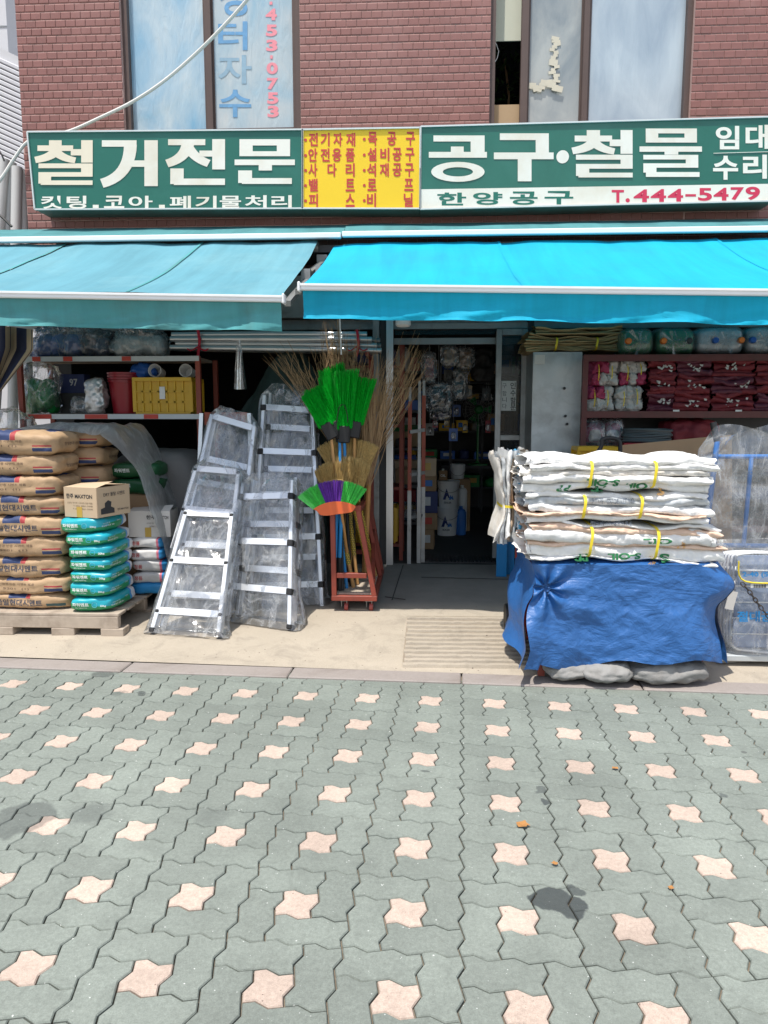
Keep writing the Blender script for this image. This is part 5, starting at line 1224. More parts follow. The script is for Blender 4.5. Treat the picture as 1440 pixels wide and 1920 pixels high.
br_ = MB(); bx = W(690, 640, 6.1).x; br_.bar((bx, 6.0, zA + .016), (bx, 6.5, zA + .016), .03, .03); br_.bar((bx, 6.48, zA + .02), (bx, 6.48, gz(6.4)), .04, .04); tag(obj('pipe_bracket', br_, 'red_oxide'), 'red bracket post carrying the right end of the pipe bundle', 'bracket')
for px in (371, 669):
    st = MB()
    pts = [W(px + dx, py, 6.02) for dx, py in ((0, 618), (3, 640), (1, 660), (-1, 690 if px < 400 else 668))]; st.tube(smooth_path(pts), .012, 6)
    root = thing('red_string', 'red cord tied round the %s end of the silver pipe bundle' % ('left' if px < 400 else 'right'), 'string', pts[-1]); obj('cord', st, 'string_red', root)
    for s in (-1, 1): obj('bow_end', MB().tube(smooth_path([W(px, 650, 6.01), W(px + s * 12, 657, 5.99), W(px + s * 20, 654, 5.99)]), .006, 5), 'string_red', root)
# dark green canvas heap behind ladders
gcx = W(515, 700, 6.0).x
def heap(u, v):
    X = W(412, 700, 5.95).x + (W(612, 700, 5.95).x - W(412, 700, 5.95).x) * u
    prof = 1.50 + .62 * math.exp(-((u - .62) / .34) ** 2) ; d = v
    z = gz(6) + .05 + (prof - .2) * math.sin(min(1, d * 1.25) * math.pi / 2) + .05 * fbm(X * 4, v * 4, 2, 4); Y = 5.88 + .45 * v ** 2 + .06 * fbm(X * 5, v * 5, 9, 4)
    return (X + .03 * fbm(v * 5, u * 3, 4, 3), Y, z)
q = MB(); q.grid(heap, 40, 40); tag(obj('canvas_heap', q, 'tarp_green', None, True, None), 'dark green canvas thrown over goods behind the ladders', 'canvas')
q = MB().grid(lambda u, v: W(446 + (8 + 16 * v) * (u - .3), 638 + 92 * v, 5.80 + .03 * math.sin(u * 6 + v)), 8, 14); tag(obj('wrapped_strip', q, 'film_dim', None, True, None), 'narrow grey plastic wrapped strip hanging before the green canvas', 'plastic strip')
q = MB(); q.tube([W(637, 597, 5.6), W(640, 665, 5.62)], .006, 6); tag(obj('awning_crank_rod', q, 'white_rail'), 'thin white crank rod hanging between the two awnings', 'rod')

# ================================================================== post, lamp, doorway
DY = 6.66
p0 = W(704, 1043, DY - .1); 
post = thing('steel_post', 'grey steel post with aluminium edges left of the doorway', 'post', (p0.x + .06, DY - .08, gz(DY - .1)))
pxs = [(699, 711, 'alu_dull', .00), (711, 724, 'dark_steel', .035), (724, 737, 'alu', .005)]
for a, b_, mt_, dy in pxs:
    xa, xb2 = W(a, 820, DY - .1).x, W(b_, 820, DY - .1).x; obj('channel', MB().box(((xa + xb2) / 2, DY - .06 + dy, 1.28), (xb2 - xa - .001, .08, 2.27)), mt_, post)
for py in (628, 825): q = MB(); q.lathe(W(713, py, DY - .066) , [(.008, -.002), (.008, .003)], 10, mat=Matrix.Rotation(R_(90), 3, 'X')); obj('bolt', q, 'black_plastic', post)
c = W(756, 600, 5.7); lampt = thing('ceiling_lamp', 'white cylindrical lamp hanging beside the steel post under the awning', 'lamp', (c.x, c.y, c.z - .05))
q = MB(); q.lathe(c + Vector((0, 0, -.05)), [(.02, -.004), (.045, .0), (.058, .012), (.060, .10), (.05, .11)], 24); obj('lamp_shade', q, 'white_plastic', lampt, True); q = MB(); q.tube([c + Vector((0, 0, .06)), c + Vector((0, 0, .24))], .012, 8); obj('stem', q, 'alu_dull', lampt)
door = thing('sliding_door', 'open aluminium framed glass door with handwritten notice at right of the entrance', 'door', W(955, 1050, DY))
def W2(px, py): return W(px, py, DY)
zt, zb3 = W2(950, 617).z, W2(950, 1046).z; xa, xb3 = W2(932, 830).x, W2(980, 830).x
def mem(nm, x0, x1, z0, z1, mt_, y=DY, d=.045): return obj(nm, MB().box(((x0 + x1) / 2, y, (z0 + z1) / 2), (x1 - x0, d, z1 - z0), None, .002), mt_, door)
mem('stile', xa - .025, xa + .025, zb3, zt - .001, 'alu_dull'); mem('stile', xb3 - .03, xb3 + .02, zb3, zt - .001, 'alu_dull')
mem('rail', xa + .026, xb3 - .031, zt - .055, zt, 'alu_dull'); zm_ = W2(950, 820).z; mem('rail', xa + .026, xb3 - .031, zm_ - .025, zm_ + .02, 'alu_dull'); mem('rail', xa + .026, xb3 - .031, zb3, zb3 + .08, 'alu_dull')
m, t, b = newmat('door_glass'); b.inputs['Base Color'].default_value = (.03, .035, .04, 1); b.inputs['Roughness'].default_value = .08; b.inputs['Alpha'].default_value = .45
mem('glass', xa + .026, xb3 - .031, zm_ + .021, zt - .056, 'door_glass', DY + .005, .005); mem('glass', xa + .026, xb3 - .031, zb3 + .081, zm_ - .026, 'door_glass', DY + .005, .005)
pm('paper', (0.62, 0.63, 0.62), .8, var=.04)
pa, pb_ = W(936.5, 770, DY - .01), W(968.5, 714, DY - .01); obj('notice', MB().box(((pa.x + pb_.x) / 2, DY - .003, (pa.z + pb_.z) / 2), (pb_.x - pa.x, .002, pb_.z - pa.z)), 'paper', door)
for ch, y in zip('인수할분', (717, 731, 745, 757)): txt('letter', ch, 957, y, 967, y + 12, DY - .0055, 'ink_black', door, .012)
for ch, y in zip('구합니다', (719, 733, 745, 757)): txt('letter', ch, 942, y, 950, y + 9, DY - .0055, 'ink_navy', door, 0.0)
# door frame header and right jamb
hd_ = thing('door_frame', 'dark aluminium door header across the entrance', 'door frame', (.3, DY + .06, zt - .05)); x0, x1 = W2(738, 700).x, W2(1000, 700).x; zh_ = W(850, 640, DY + .08).z
obj('header_bar', MB().box(((x0 + x1) / 2, DY + .08, zh_), (x1 - x0, .05, .055)), 'alu_dull', hd_); obj('transom', MB().box(((x0 + x1) / 2, DY + .085, (zh_ + 2.5) / 2 + .03), (x1 - x0, .01, 2.5 - zh_ - .06)), 'door_glass', hd_)
obj('jamb', MB().box((W2(994, 700).x, DY + .06, 1.25), (.05, .10, 2.2)), 'dark_steel', hd_)
# ================================================================== interior of the shop
pm('bucket_white', (0.70, 0.72, 0.72), .35, var=.03); pm('ink_blue', (0.015, 0.035, 0.16), .5); pm('ink_sky', (0.03, 0.16, 0.50), .5); pm('rack_green', (0.01, .05, .02), .6)
IF = .162
def bucket(label, c, r, h, logo=True, col='bucket_white', lid=True):
    root = thing('paint_bucket', label, 'bucket', c); c = Vector(c); q = MB(); q.lathe(c, [(r * .86, 0), (r * .88, .006), (r, h - .05), (r * 1.03, h - .05), (r * 1.03, h - .03), (r * 1.0, h - .03), (r * 1.0, h - .02)], 32); obj('body', q, col, root, True, 30)
    if lid: q = MB(); q.lathe(c + Vector((0, 0, h - .022)), [(r * 1.06, 0), (r * 1.07, .02), (r * 1.02, .024), (r * 1.0, .016), (.001, .016)], 32); obj('lid', q, col, root, True, 30)
    hn = MB(); hn.tube([c + Vector((r * 1.05 * math.cos(a), -r * 1.05 * abs(math.sin(a)) * .9 - .01, h - .055 - .075 * abs(math.sin(a)))) for a in [R_(180 + 180 * k / 14) for k in range(15)]], .003, 6); obj('handle', hn, 'alu_dull', root)
    if logo:
        def cyl(u, v): a = (u - .5) * 1.25 - .1; rr = r * (.90 + .09 * v) + .004; return c + Vector((rr * math.sin(a), -rr * math.cos(a), .05 + (h - .13) * v))
        for pts, mt_ in (([(.10, .30), (.42, 1.0), (.66, .42), (.55, .40), (.48, .55), (.40, .48), (.34, .30)], 'ink_blue'), ([(.58, .30), (.72, .62), (.80, .45), (.86, .58), (.98, .30), (.86, .30), (.82, .38), (.76, .30)], 'ink_sky')):
            obj('logo', MB().add([cyl(*p) for p in pts], [tuple(range(len(pts)))]), mt_, root)
        obj('print', place(MB(), glyphs('SEALER', .02), lambda u, v: cyl(.2 + .6 * u, .06 + .12 * v)), 'ink_navy', root)
    return root
def IP(px, py, Y): return W(px, py, Y)
bY = 8.35; c = IP(838, 968, bY); c.z = IF
zb0 = IF; sc_ = bY / FPX
rB = 20 * sc_
bucket('lower white paint bucket with blue triangle logo inside the doorway', (c.x, bY, IF), rB, .315)
bucket('upper white paint bucket with blue triangle logo stacked inside the doorway', (IP(841, 900, bY).x, bY, IF + .312), rB, .315)
bucket('small white tub standing behind the stacked paint buckets', (IP(858, 880, bY + .35).x, bY + .35, IF + .62), .085, .17, False); q = MB().box((IP(858, 900, bY + .35).x, bY + .4, IF + .309), (.3, .25, .618), None, .01); tag(obj('cardboard_box', q, 'carton_dark'), 'brown carton behind the stacked paint buckets inside the door', 'box')
for k, (px, h, mt_) in enumerate(((864, .30, 'ink_sky'), (868, .52, 'bucket_white'))):
    q = MB(); cc = Vector((IP(px, 960, bY + .05).x, bY + .02 + .25 * k, IF)); q.lathe(cc, [(.055, 0), (.06, .01), (.06, h - .04), (.045, h - .01), (.02, h), (.02, h + .03), (.001, h + .03)], 20); tag(obj('chemical_bottle', q, mt_, None, True, 40), ('blue and white bottle on the floor right of the paint buckets', 'taller white bottle behind the blue bottle by the buckets')[k], 'bottle')
c = Vector((IP(834, 870, bY).x - .02, bY - .02, IF + .632)); root = thing('paint_can', 'small brown labelled can on top of the paint buckets', 'can', c); obj('body', MB().box(c + Vector((0, 0, .055)), (.10, .08, .11), None, .006), 'carton_dark', root); obj('print', place(MB(), glyphs('OIL', .03), lambda u, v: c + Vector((-.03 + .06 * u, -.0425, .04 + .03 * v))), 'ink_white', root); q = MB(); q.lathe(c + Vector((0, 0, .11)), [(.014, 0), (.014, .022), (.001, .022)], 12); obj('cap', q, 'ink_white', root)
# standing fan
c = Vector((IP(897, 1000, 9.4).x, 9.4, .62)); root = thing('electric_fan', 'dark green electric fan on a table deep inside the shop', 'fan', c); hub = IP(897, 768, 9.35)
q = MB(); q.lathe(Vector((hub.x, 9.4, .90)), [(.13, 0), (.13, .015), (.03, .03), (.014, .05)], 20); obj('base', q, 'green_plastic', root); q = MB(); q.tube([(hub.x, 9.4, .93), (hub.x, 9.4, hub.z)], .014, 8); obj('stem', q, 'green_plastic', root)
cg = MB()
for r in (.06, .11, .16, .20): cg.tube([(hub.x + r * math.cos(a), 9.30 + .02 * (r / .2), hub.z + r * math.sin(a)) for a in [2 * math.pi * k / 32 for k in range(33)]], .003, 4, False)
for k in range(24): a = 2 * math.pi * k / 24; cg.bar((hub.x, 9.30, hub.z), (hub.x + .2 * math.cos(a), 9.32, hub.z + .2 * math.sin(a)), .003, .003)
obj('cage', cg, 'alu_dull', root); q = MB(); q.lathe((hub.x, 9.36, hub.z), [(.05, -.06), (.055, .06), (.03, .09)], 16, mat=Matrix.Rotation(R_(90), 3, 'X')); obj('motor', q, 'green_plastic', root)
for k in range(3):
    a = 2 * math.pi * k / 3; obj('blade', MB().add([(hub.x + .04 * math.cos(a), 9.34, hub.z + .04 * math.sin(a)), (hub.x + .17 * math.cos(a - .3), 9.36, hub.z + .17 * math.sin(a - .3)), (hub.x + .18 * math.cos(a + .35), 9.33, hub.z + .18 * math.sin(a + .35))], [(0, 1, 2)]), 'green_plastic', root)
tb_ = thing('back_table', 'dark work table deep inside the shop under the fan', 'table', (hub.x, 9.6, IF)); obj('table_top', MB().box((hub.x + .1, 9.65, .88), (1.1, .7, .035)), 'dark_steel', tb_)
for s in (-1, 1):
    for y in (9.35, 9.95): obj('leg', MB().bar((hub.x + .1 + s * .5, y, IF), (hub.x + .1 + s * .5, y, .86), .04, .04), 'dark_steel', tb_)
# stock racks inside: left aisle, right aisle and back wall
CL = ['carton', 'carton_dark', 'navy_box', 'dark_steel', 'bucket_red', 'white_plastic', 'crate_yellow', 'black_plastic', 'alu_dull', 'blue_plastic', 'green_plastic']
CN = dict(carton='tan', carton_dark='brown', navy_box='navy', dark_steel='dark grey', bucket_red='red', white_plastic='white', crate_yellow='yellow', black_plastic='black', alu_dull='silver', blue_plastic='blue', green_plastic='green')
used = {}
def rack(label, x, y0, y1, D, levels, side, seed, mat='dark_steel'):
    """rack along Y (side) or along X (back wall)"""
    rg = random.Random(seed); root = thing('stock_rack', label, 'rack', (x, y0, IF))
    for z in levels:
        obj('shelf_board', MB().box((x, (y0 + y1) / 2, z), (D, y1 - y0, .025)) if side else MB().box(((y0 + y1) / 2, x, z), (y1 - y0, D, .025)), mat, root)
    for yy in (y0, (y0 + y1) / 2, y1):
        for s in (-1, 1): obj('upright', MB().bar((x + s * D / 2, yy, IF), (x + s * D / 2, yy, levels[-1] + .35), .03, .03) if side else MB().bar((yy, x + s * D / 2, IF), (yy, x + s * D / 2, levels[-1] + .35), .03, .03), mat, root)
    k = 0
    for li, z in enumerate(levels):
        yy = y0 + .04
        while yy < y1 - .12:
            w = rg.uniform(.09, .26); h = rg.uniform(.07, .26); dd = rg.uniform(.6, .95) * D; mt_ = rg.choice(CL)
            c = Vector((x, yy + w / 2, z + .0135)) if side else Vector((yy + w / 2, x, z + .0135))
            dm = (dd, w, h) if side else (w, dd, h); kind = rg.random()
            if kind < .62:
                o = thing('stock_box', '', 'box', c); obj('carton_body', MB().box(c + Vector((0, 0, h / 2)), dm, None, .004), mt_, o)
                f = MB()
                if side: f.box(c + Vector(((-dd / 2 - .002) * (1 if x > 0 else -1), 0, h * .55)), (.002, w * .6, h * .4))
                else: f.box(c + Vector((0, -dd / 2 - .002, h * .55)), (w * .6, .002, h * .4))
                obj('label_card', f, rg.choice(['paper', 'tape_red', 'ink_sky', 'pack_tape']), o); kn = 'box'
            elif kind < .85:
                r = min(w, .16) / 2; q = MB(); q.lathe(c, [(r * .95, 0), (r, .01), (r, h * .8), (r * .5, h * .95), (r * .5, h), (.001, h)], 14); o = obj('stock_can', q, mt_, None, True, 40); kn = 'can'
            else:
                o = blob('stock_bag', c + Vector((0, 0, h * .45)), (dm[0], dm[1], h * .9), rg.choice(['film_dim', 'film_bag', mt_]), rg.random() * 50, None, 3.5, .2, 3, (10, 8, 8), .08); kn = 'bag'
            key = (CN[mt_], kn, label, li); n_ = used.get(key, 0); used[key] = n_ + 1
            tag(o, '%s%s %s on the %s level of the %s' % (('', 'second ', 'third ', 'fourth ', 'fifth ', 'sixth ', 'seventh ')[min(n_, 6)], CN[mt_], kn, ('bottom', 'second', 'third', 'fourth', 'top')[li], label.split(',')[0]), kn, 'stock on the ' + label.split(',')[0])
            yy += w + rg.uniform(.01, .05)
rack('left aisle rack inside the shop, seen through the doorway', -.20, 7.45, 9.4, .42, [.42, .80, 1.18, 1.56, 1.95], True, 5)
rack('right aisle rack inside the shop, seen past the glass door', 1.30, 7.2, 8.6, .45, [.45, .85, 1.25, 1.65, 2.05], True, 9)
rack('back wall rack inside the shop, deep in the dark', 10.7, -.3, 2.0, .40, [.5, .9, 1.3, 1.7, 2.1], False, 13)
# merchandise hung in the doorway
def hang(label, px, py, sx, sz, mat, seed, Y, inner=None):
    c = IP(px, py, Y); root = thing('hanging_pack', label, 'hanging pack', c); blob('pack', c, (sx, .06, sz), mat, seed, root, 4, .10, 3, (12, 5, 14), .10)
    q = MB(); q.tube([c + Vector((0, 0, sz / 2 - .02)), Vector((c.x, c.y, zh_ + .02))], .003, 5); obj('hook_wire', q, 'alu_dull', root)
    if inner: obj('card', MB().box(c + Vector((0, -.012, 0)), (sx * .6, .01, sz * .6), None, .002), inner, root)
hang('brown mask pack in clear film at the door top', 843, 668, .17, .20, 'film_bag', 1, 7.2, 'carton'); hang('flat tan pack in film beside the mask pack', 872, 672, .18, .22, 'film_bag', 2, 7.3, 'carton_dark')
hang('dark glossy film pack hanging low in the doorway', 822, 745, .26, .30, 'film_dim', 3, 7.3, 'black_plastic'); hang('navy film pack hanging below the dark pack', 826, 770, .2, .2, 'film_dim', 4, 7.4, 'navy_box'); hang('grey green tool pouch hanging in the doorway', 862, 720, .14, .32, 'film_dim', 5, 7.4, 'dark_steel'); hang('small shiny packs hanging at the left of the doorway', 805, 690, .14, .30, 'film_bag', 6, 7.15, 'bucket_red'); hang('black coil pack hanging at the upper right of the doorway', 905, 685, .22, .34, 'black_plastic', 7, 7.6)
for k, z in enumerate((.0, .11)):
    c = IP(888, 705, 8.6); crate(('lower', 'upper')[k] + ' small yellow bin on the shelf deep inside the doorway', (c.x, 8.6, c.z - .06 + z), .32 - .08 * k, .2, .10, cols=4, rws=2)
q = MB(); c = IP(888, 716, 8.6); q.box((c.x + .1, 8.65, c.z - .02), (.8, .35, .02)); q.bar((c.x + .45, 8.65, c.z - .03), (c.x + .45, 8.65, IF), .03, .03); q.bar((c.x - .25, 8.8, c.z - .03), (c.x - .25, 8.8, IF), .03, .03); tag(obj('display_shelf', q, 'dark_steel'), 'narrow shelf holding the small yellow bins inside the shop', 'shelf')
# folded ladder with orange rails leaning at the left jamb
root = thing('folding_ladder', 'folded white ladder with orange rails standing at the left jamb', 'ladder', G(782, 1040))
for k, px in enumerate((768, 786, 794)):
    a, b_ = W(px - 1, 1034 - 4 * k, DY - .04 + .04 * k), W(px + 1, 714 + 12 * (k == 0), DY + .02 + .04 * k); a.z = gz(6.6) + .01
    mid1, mid2 = a + (b_ - a) * .42, a + (b_ - a) * .92
    obj('rail', MB().bar(a, mid1, .035, .035), 'alu_dull', root); obj('rail', MB().bar(mid1, mid2, .028 if k == 1 else .034, .034), 'alu_dull' if k == 1 else 'red_sheet', root); obj('rail', MB().bar(mid2, b_, .024, .03), 'alu_dull', root)
for f in (.2, .45, .7): pa_, pb2 = W(768, 1034 - 320 * f, DY - .02), W(796, 1030 - 320 * f, DY + .06); obj('rung', MB().bar(pa_, pb2, .02, .03), 'alu_dull', root)
# red steel rack between post and door
x0, x1 = W(740, 800, 6.75).x, W(762, 800, 6.75).x
root = thing('red_rack', 'red steel rack standing behind the steel post', 'rack', (x0, 6.9, IF))
for xx, yy in ((x0 + .06, 6.80), (x0 - .5, 6.80), (x0 + .06, 7.28), (x0 - .5, 7.28)): obj('upright', MB().bar((xx, yy, IF), (xx, yy, 2.2), .035, .035), 'red_oxide', root)
for z in (.30, .84, 1.42, 1.96): obj('shelf_board', MB().box((x0 - .22, 7.04, z), (.54, .46, .025)), 'red_oxide', root)
crate('yellow crate low on the red rack behind the steel post', (x0 - .20, 7.02, .314), .42, .34, .34, cols=5)
tag(blob('grey_rolls', (x0 - .2, 7.0, 1.07), (.36, .30, .42), 'tarp_brown', 3.1, None, 4, .1, 3, (10, 8, 12), .06), 'grey rolls of fabric on the red rack behind the post', 'fabric roll')
tag(blob('green_net_roll', (x0 - .12, 7.1, 1.62), (.30, .30, .36), 'tarp_green', 5.1, None, 4, .1, 3, (10, 8, 12), .06), 'dark green net roll high on the red rack', 'net roll')
tag(blob('dark_goods', (x0 - .2, 7.0, 2.07), (.4, .3, .18), 'navy_box', 6.1, None, 4, .1, 3, (10, 8, 12), .06), 'dark navy bundle on top of the red rack', 'bundle')

# more stock crowding the left side of the doorway
zz = IF + .001; NM = ('lowest', 'second', 'third', 'fourth', 'topmost')
for k in range(5):
    h = (.20, .17, .22, .15, .18)[k]; x = IP(800 + (k % 2) * 3, 900, 7.5).x; root = thing('stock_carton', '%s brown carton of the stack at the left inside the doorway' % NM[k], 'box', (x, 7.5, zz), 'carton stack in the doorway')
    obj('carton_body', MB().box((x, 7.5, zz + h / 2), (.17 + .02 * (k % 3), .24, h), Matrix.Rotation(.06 * (k % 3 - 1), 3, 'Z'), .004), ('carton_dark', 'carton_dark', 'navy_box', 'carton_dark', 'carton')[k], root)
    obj('label_card', MB().box((x, 7.5 - .132, zz + h * .55), (.08, .002, h * .4)), ('paper', 'tape_red', 'paper', 'ink_sky', 'pack_tape')[k], root); zz += h + .002
for k in range(11):
    px, py = ((806, 730), (816, 790), (840, 705), (838, 790), (856, 770), (880, 735), (912, 740), (915, 800), (806, 805), (872, 800), (850, 815))[k]; Y = 7.5 + .13 * (k % 5)
    c = IP(px, py, Y); root = thing('hanging_pack', '%s small %s blister pack hanging in the doorway, %s' % (('grey', 'red', 'silver', 'yellow', 'blue', 'tan')[k % 6], ('wide', 'narrow')[k % 2], ('high at left', 'below the navy pack', 'under the mask pack', 'low at centre', 'right of the navy pack', 'beside the tool pouch', 'near the fan', 'right of the fan', 'low at left', 'left of the fan', 'lowest at centre')[k]), 'hanging pack', c)
    obj('card', MB().box(c, (.09 if k % 2 == 0 else .055, .006, .13), Matrix.Rotation(.2 * (k % 3 - 1), 3, 'Z'), .002), ('dark_steel', 'bucket_red', 'alu_dull', 'crate_yellow', 'blue_plastic', 'carton')[k % 6], root)
    blob('blister', c + Vector((0, -.02, -.01)), (.05, .03, .08), 'film_bag', k * 1.7, root, 3, .15, 3, (8, 6, 8)); obj('hook_wire', MB().tube([c + Vector((0, 0, .06)), Vector((c.x, c.y, zh_ + .02))], .002, 4), 'alu_dull', root)
# ================================================================== right side
pm('galvanised', (0.42, 0.45, 0.46), .42, .45, var=.22, vs_=5, bump=.12, bs=6, bdist=.02, dirt=(0.24, 0.25, 0.25), ds=4); pm('burlap', (0.40, 0.315, 0.165), .9, var=.2, vs_=12, bump=.4, bs=120); pm('strap_yellow', (0.80, 0.62, 0.03), .4, var=.06)
def woven(name, col, dirt, rough=.55):
    m = pm(name, col, rough, var=.07, vs_=5, bump=.6, bs=13, bdist=.014, dirt=dirt, ds=6, spec=.35, rnd=.05); return m
woven('sack_white', (0.80, 0.795, 0.78), (0.72, 0.70, 0.66)); woven('sack_cream', (0.70, 0.67, 0.62), (0.60, 0.52, 0.43)); woven('sack_peach', (0.68, 0.49, 0.37), (0.58, 0.40, 0.29)); woven('sack_blue', (0.10, 0.42, 0.66), (0.55, 0.58, 0.60)); woven('sack_grey', (0.52, 0.55, 0.57), (0.40, 0.40, 0.39)); woven('sack_brown', (0.46, 0.34, 0.24), (0.36, 0.26, 0.18))
pm('print_green', (0.025, 0.20, 0.07), .6, var=.1); pm('print_orange', (0.75, 0.38, 0.05), .6); pm('print_grey', (0.20, 0.23, 0.28), .6)
def ridg(x, y, z, o=4): return sum((1 - 2 * abs(noise.noise(Vector((x, y, z)) * (2 ** k)))) / (2 ** k) for k in range(o))
def sack_bundle(nm, label, cat, c, L, D, H, n, straps, mats, seed, group=None, rot=None, ragged=.05, pinch=.20, part='sack', nx=46, fat=.62, wob=.016, crumple=.0, vary=False, nv=18, endl=.3):
    rg = random.Random(seed); C = Vector(c); root = thing(nm, label, cat, C, group); rot = rot or Matrix.Identity(3); allm = MB(); wts = [rg.choice((.5, .9, 1.3, 1.7)) if vary else 1.0 for _ in range(n)]; tw2 = sum(wts); ths = [w_ * H / tw2 for w_ in wts]; zs_ = [sum(ths[:q_]) for q_ in range(n)]
    def comp(x): return 1 - pinch * sum(math.exp(-((x - s) / (.10 * L + .03)) ** 2) for s in straps)
    for k in range(n):
        x0, x1 = -L / 2 * (1 + rg.uniform(-ragged, ragged)), L / 2 * (1 + rg.uniform(-ragged, ragged)); dj = rg.uniform(-.035, .02) * (1 if 0 < k < n - 1 else .4); sd = rg.random() * 90; endw = rg.uniform(.5, 1.0)
        def pt(u, v, k=k, x0=x0, x1=x1, dj=dj, sd=sd):
            x = x0 + (x1 - x0) * u; a = 2 * math.pi * v; cy, cz = math.cos(a), math.sin(a)
            dd = (D / 2 + dj) * (1 - (.13 * ((zs_[k] + ths[k] / 2 - H / 2) / (H / 2)) ** 2 if vary else 0)) + .022 * fbm(x * 4.5 + sd, k * .9, 0, 4); yy = (abs(cy) ** .55) * (1 if cy > 0 else -1) * dd
            kk = comp(x); z_ = k * .37; e = min(u, 1 - u) * L; lift = 1 + endl * math.exp(-(e / .09) ** 2)
            yy += crumple * ridg(x * 9 + sd + 2.2 * cz, z_ * 30 + a * 1.3, sd, 5) * (-1 if cy < 0 else 1); yy *= 1 - .12 * (1 - kk) / max(.01, pinch)
            th = ths[k]; z = zs_[k] + .5 * th; z += max(th, .018) * fat * cz * (abs(cz) ** -.35 if abs(cz) > .05 else 1); z += (wob * fbm(x * 4.2 + sd, yy * 5, sd, 5)) * (1 - (1 - kk) * 2) * (1.0 if 0 < k else .3)
            z = H / 2 + (z - H / 2) * kk * (lift if k else 1)
            ex = .020 * nz(yy * 22 + sd, z * 40) + .03 * nz(yy * 7, sd)
            return C + rot @ Vector((x + ex * (1 if u > .97 or u < .03 else 0), yy, max(z, .002)))
        mb = MB(); mb.grid(pt, nx, nv, cv=True); allm.add(mb.v, mb.f)
        obj(part, mb, mats[k % len(mats)] if not callable(mats) else mats(k), root, True, None)
    for s in straps:
        kk = comp(s); hh = H * kk; z0 = (H - hh) / 2; q = MB(); ring = []
        for j in range(28):
            a = 2 * math.pi * j / 28; e = 4.5; cc, ss = math.cos(a), math.sin(a); kq = (abs(cc) ** e + abs(ss) ** e) ** (-1 / e)
            ring.append(Vector((s + .004 * math.sin(a * 3), cc * kq * (D / 2 * 1.0 + .010), z0 + hh / 2 + ss * kq * (hh / 2 + .007))))
        V = []
        for p in ring:
            for dx, o_ in ((-.008, 0), (.008, 0)): V.append(C + rot @ (p + Vector((dx, 0, 0))))
        q.add(V, [(2 * j, 2 * j + 1, (2 * j + 3) % 56, (2 * j + 2) % 56) for j in range(28)])
        allb = q; obj('strap', q, 'strap_yellow', root, True, None)
    return root, allm
# cart under a blue tarpaulin
CYF = 4.03; cz = W(1180, 1062, CYF).z; cx0, cx1 = W(1012, 1150, CYF).x, W(1340, 1150, CYF).x
cart = thing('goods_cart', 'red steel legged cart hidden under the blue tarpaulin', 'cart', ((cx0 + cx1) / 2, CYF + .35, 0))
obj('platform', MB().box(((cx0 + cx1) / 2, CYF + .41, cz - .03), (cx1 - cx0, .60, .03)), 'wood_pallet', cart)
for x in (W(1020, 1260, CYF).x, W(1322, 1260, CYF).x):
    for y in (CYF + .10, CYF + .66): z0 = .014 if y < 4.2 else gz(y) + .012; obj('leg', MB().bar((x, y, z0), (x, y, cz - .046), .036, .036), 'red_oxide', cart)
for y in (CYF + .10, CYF + .66): obj('beam', MB().box(((cx0 + cx1) / 2, y, cz - .062), (cx1 - cx0 - .1, .034, .032)), 'red_oxide', cart)
m = pm('tarp_blue', (0.022, 0.115, 0.34), .46, var=.10, vs_=4, spec=.6); t = m.node_tree; b = t.nodes['Principled BSDF']; tc = t.nodes.new('ShaderNodeTexCoord'); v = tc.outputs['Object']
n1 = noise_(t, v, 9, 6, .6, 1.2); vo = nd(t, 'ShaderNodeTexVoronoi', Scale=14.0); vo.feature = 'DISTANCE_TO_EDGE'; t.links.new(v, vo.inputs['Vector'])
mp = nd(t, 'ShaderNodeMapping'); mp.inputs['Scale'].default_value = (.6, 1, 1.3); mp.inputs['Rotation'].default_value = (0, .5, 0); t.links.new(v, mp.inputs['Vector']); r1 = math_(t, 'ABSOLUTE', math_(t, 'SUBTRACT', noise_(t, mp.outputs['Vector'], 5.5, 5, .6, 1.5), .5)); r2 = math_(t, 'ABSOLUTE', math_(t, 'SUBTRACT', noise_(t, v, 14, 4, .6, 1.0), .5))
h = math_(t, 'ADD', math_(t, 'MULTIPLY', n1, .35), math_(t, 'SUBTRACT', 1.0, math_(t, 'ADD', math_(t, 'MULTIPLY', r1, 2.2), math_(t, 'MULTIPLY', r2, .8)))); bump_(t, b, h, .40, .022)
tp = MB(); px_ = lambda px, py, Y=CYF: W(px, py, Y)
KX, KZ = px_(1024, 1102).x, px_(1024, 1102).z
def ridg(x, y, z, o=4): return sum((1 - 2 * abs(noise.noise(Vector((x, y, z)) * (2 ** k)))) / (2 ** k) for k in range(o))
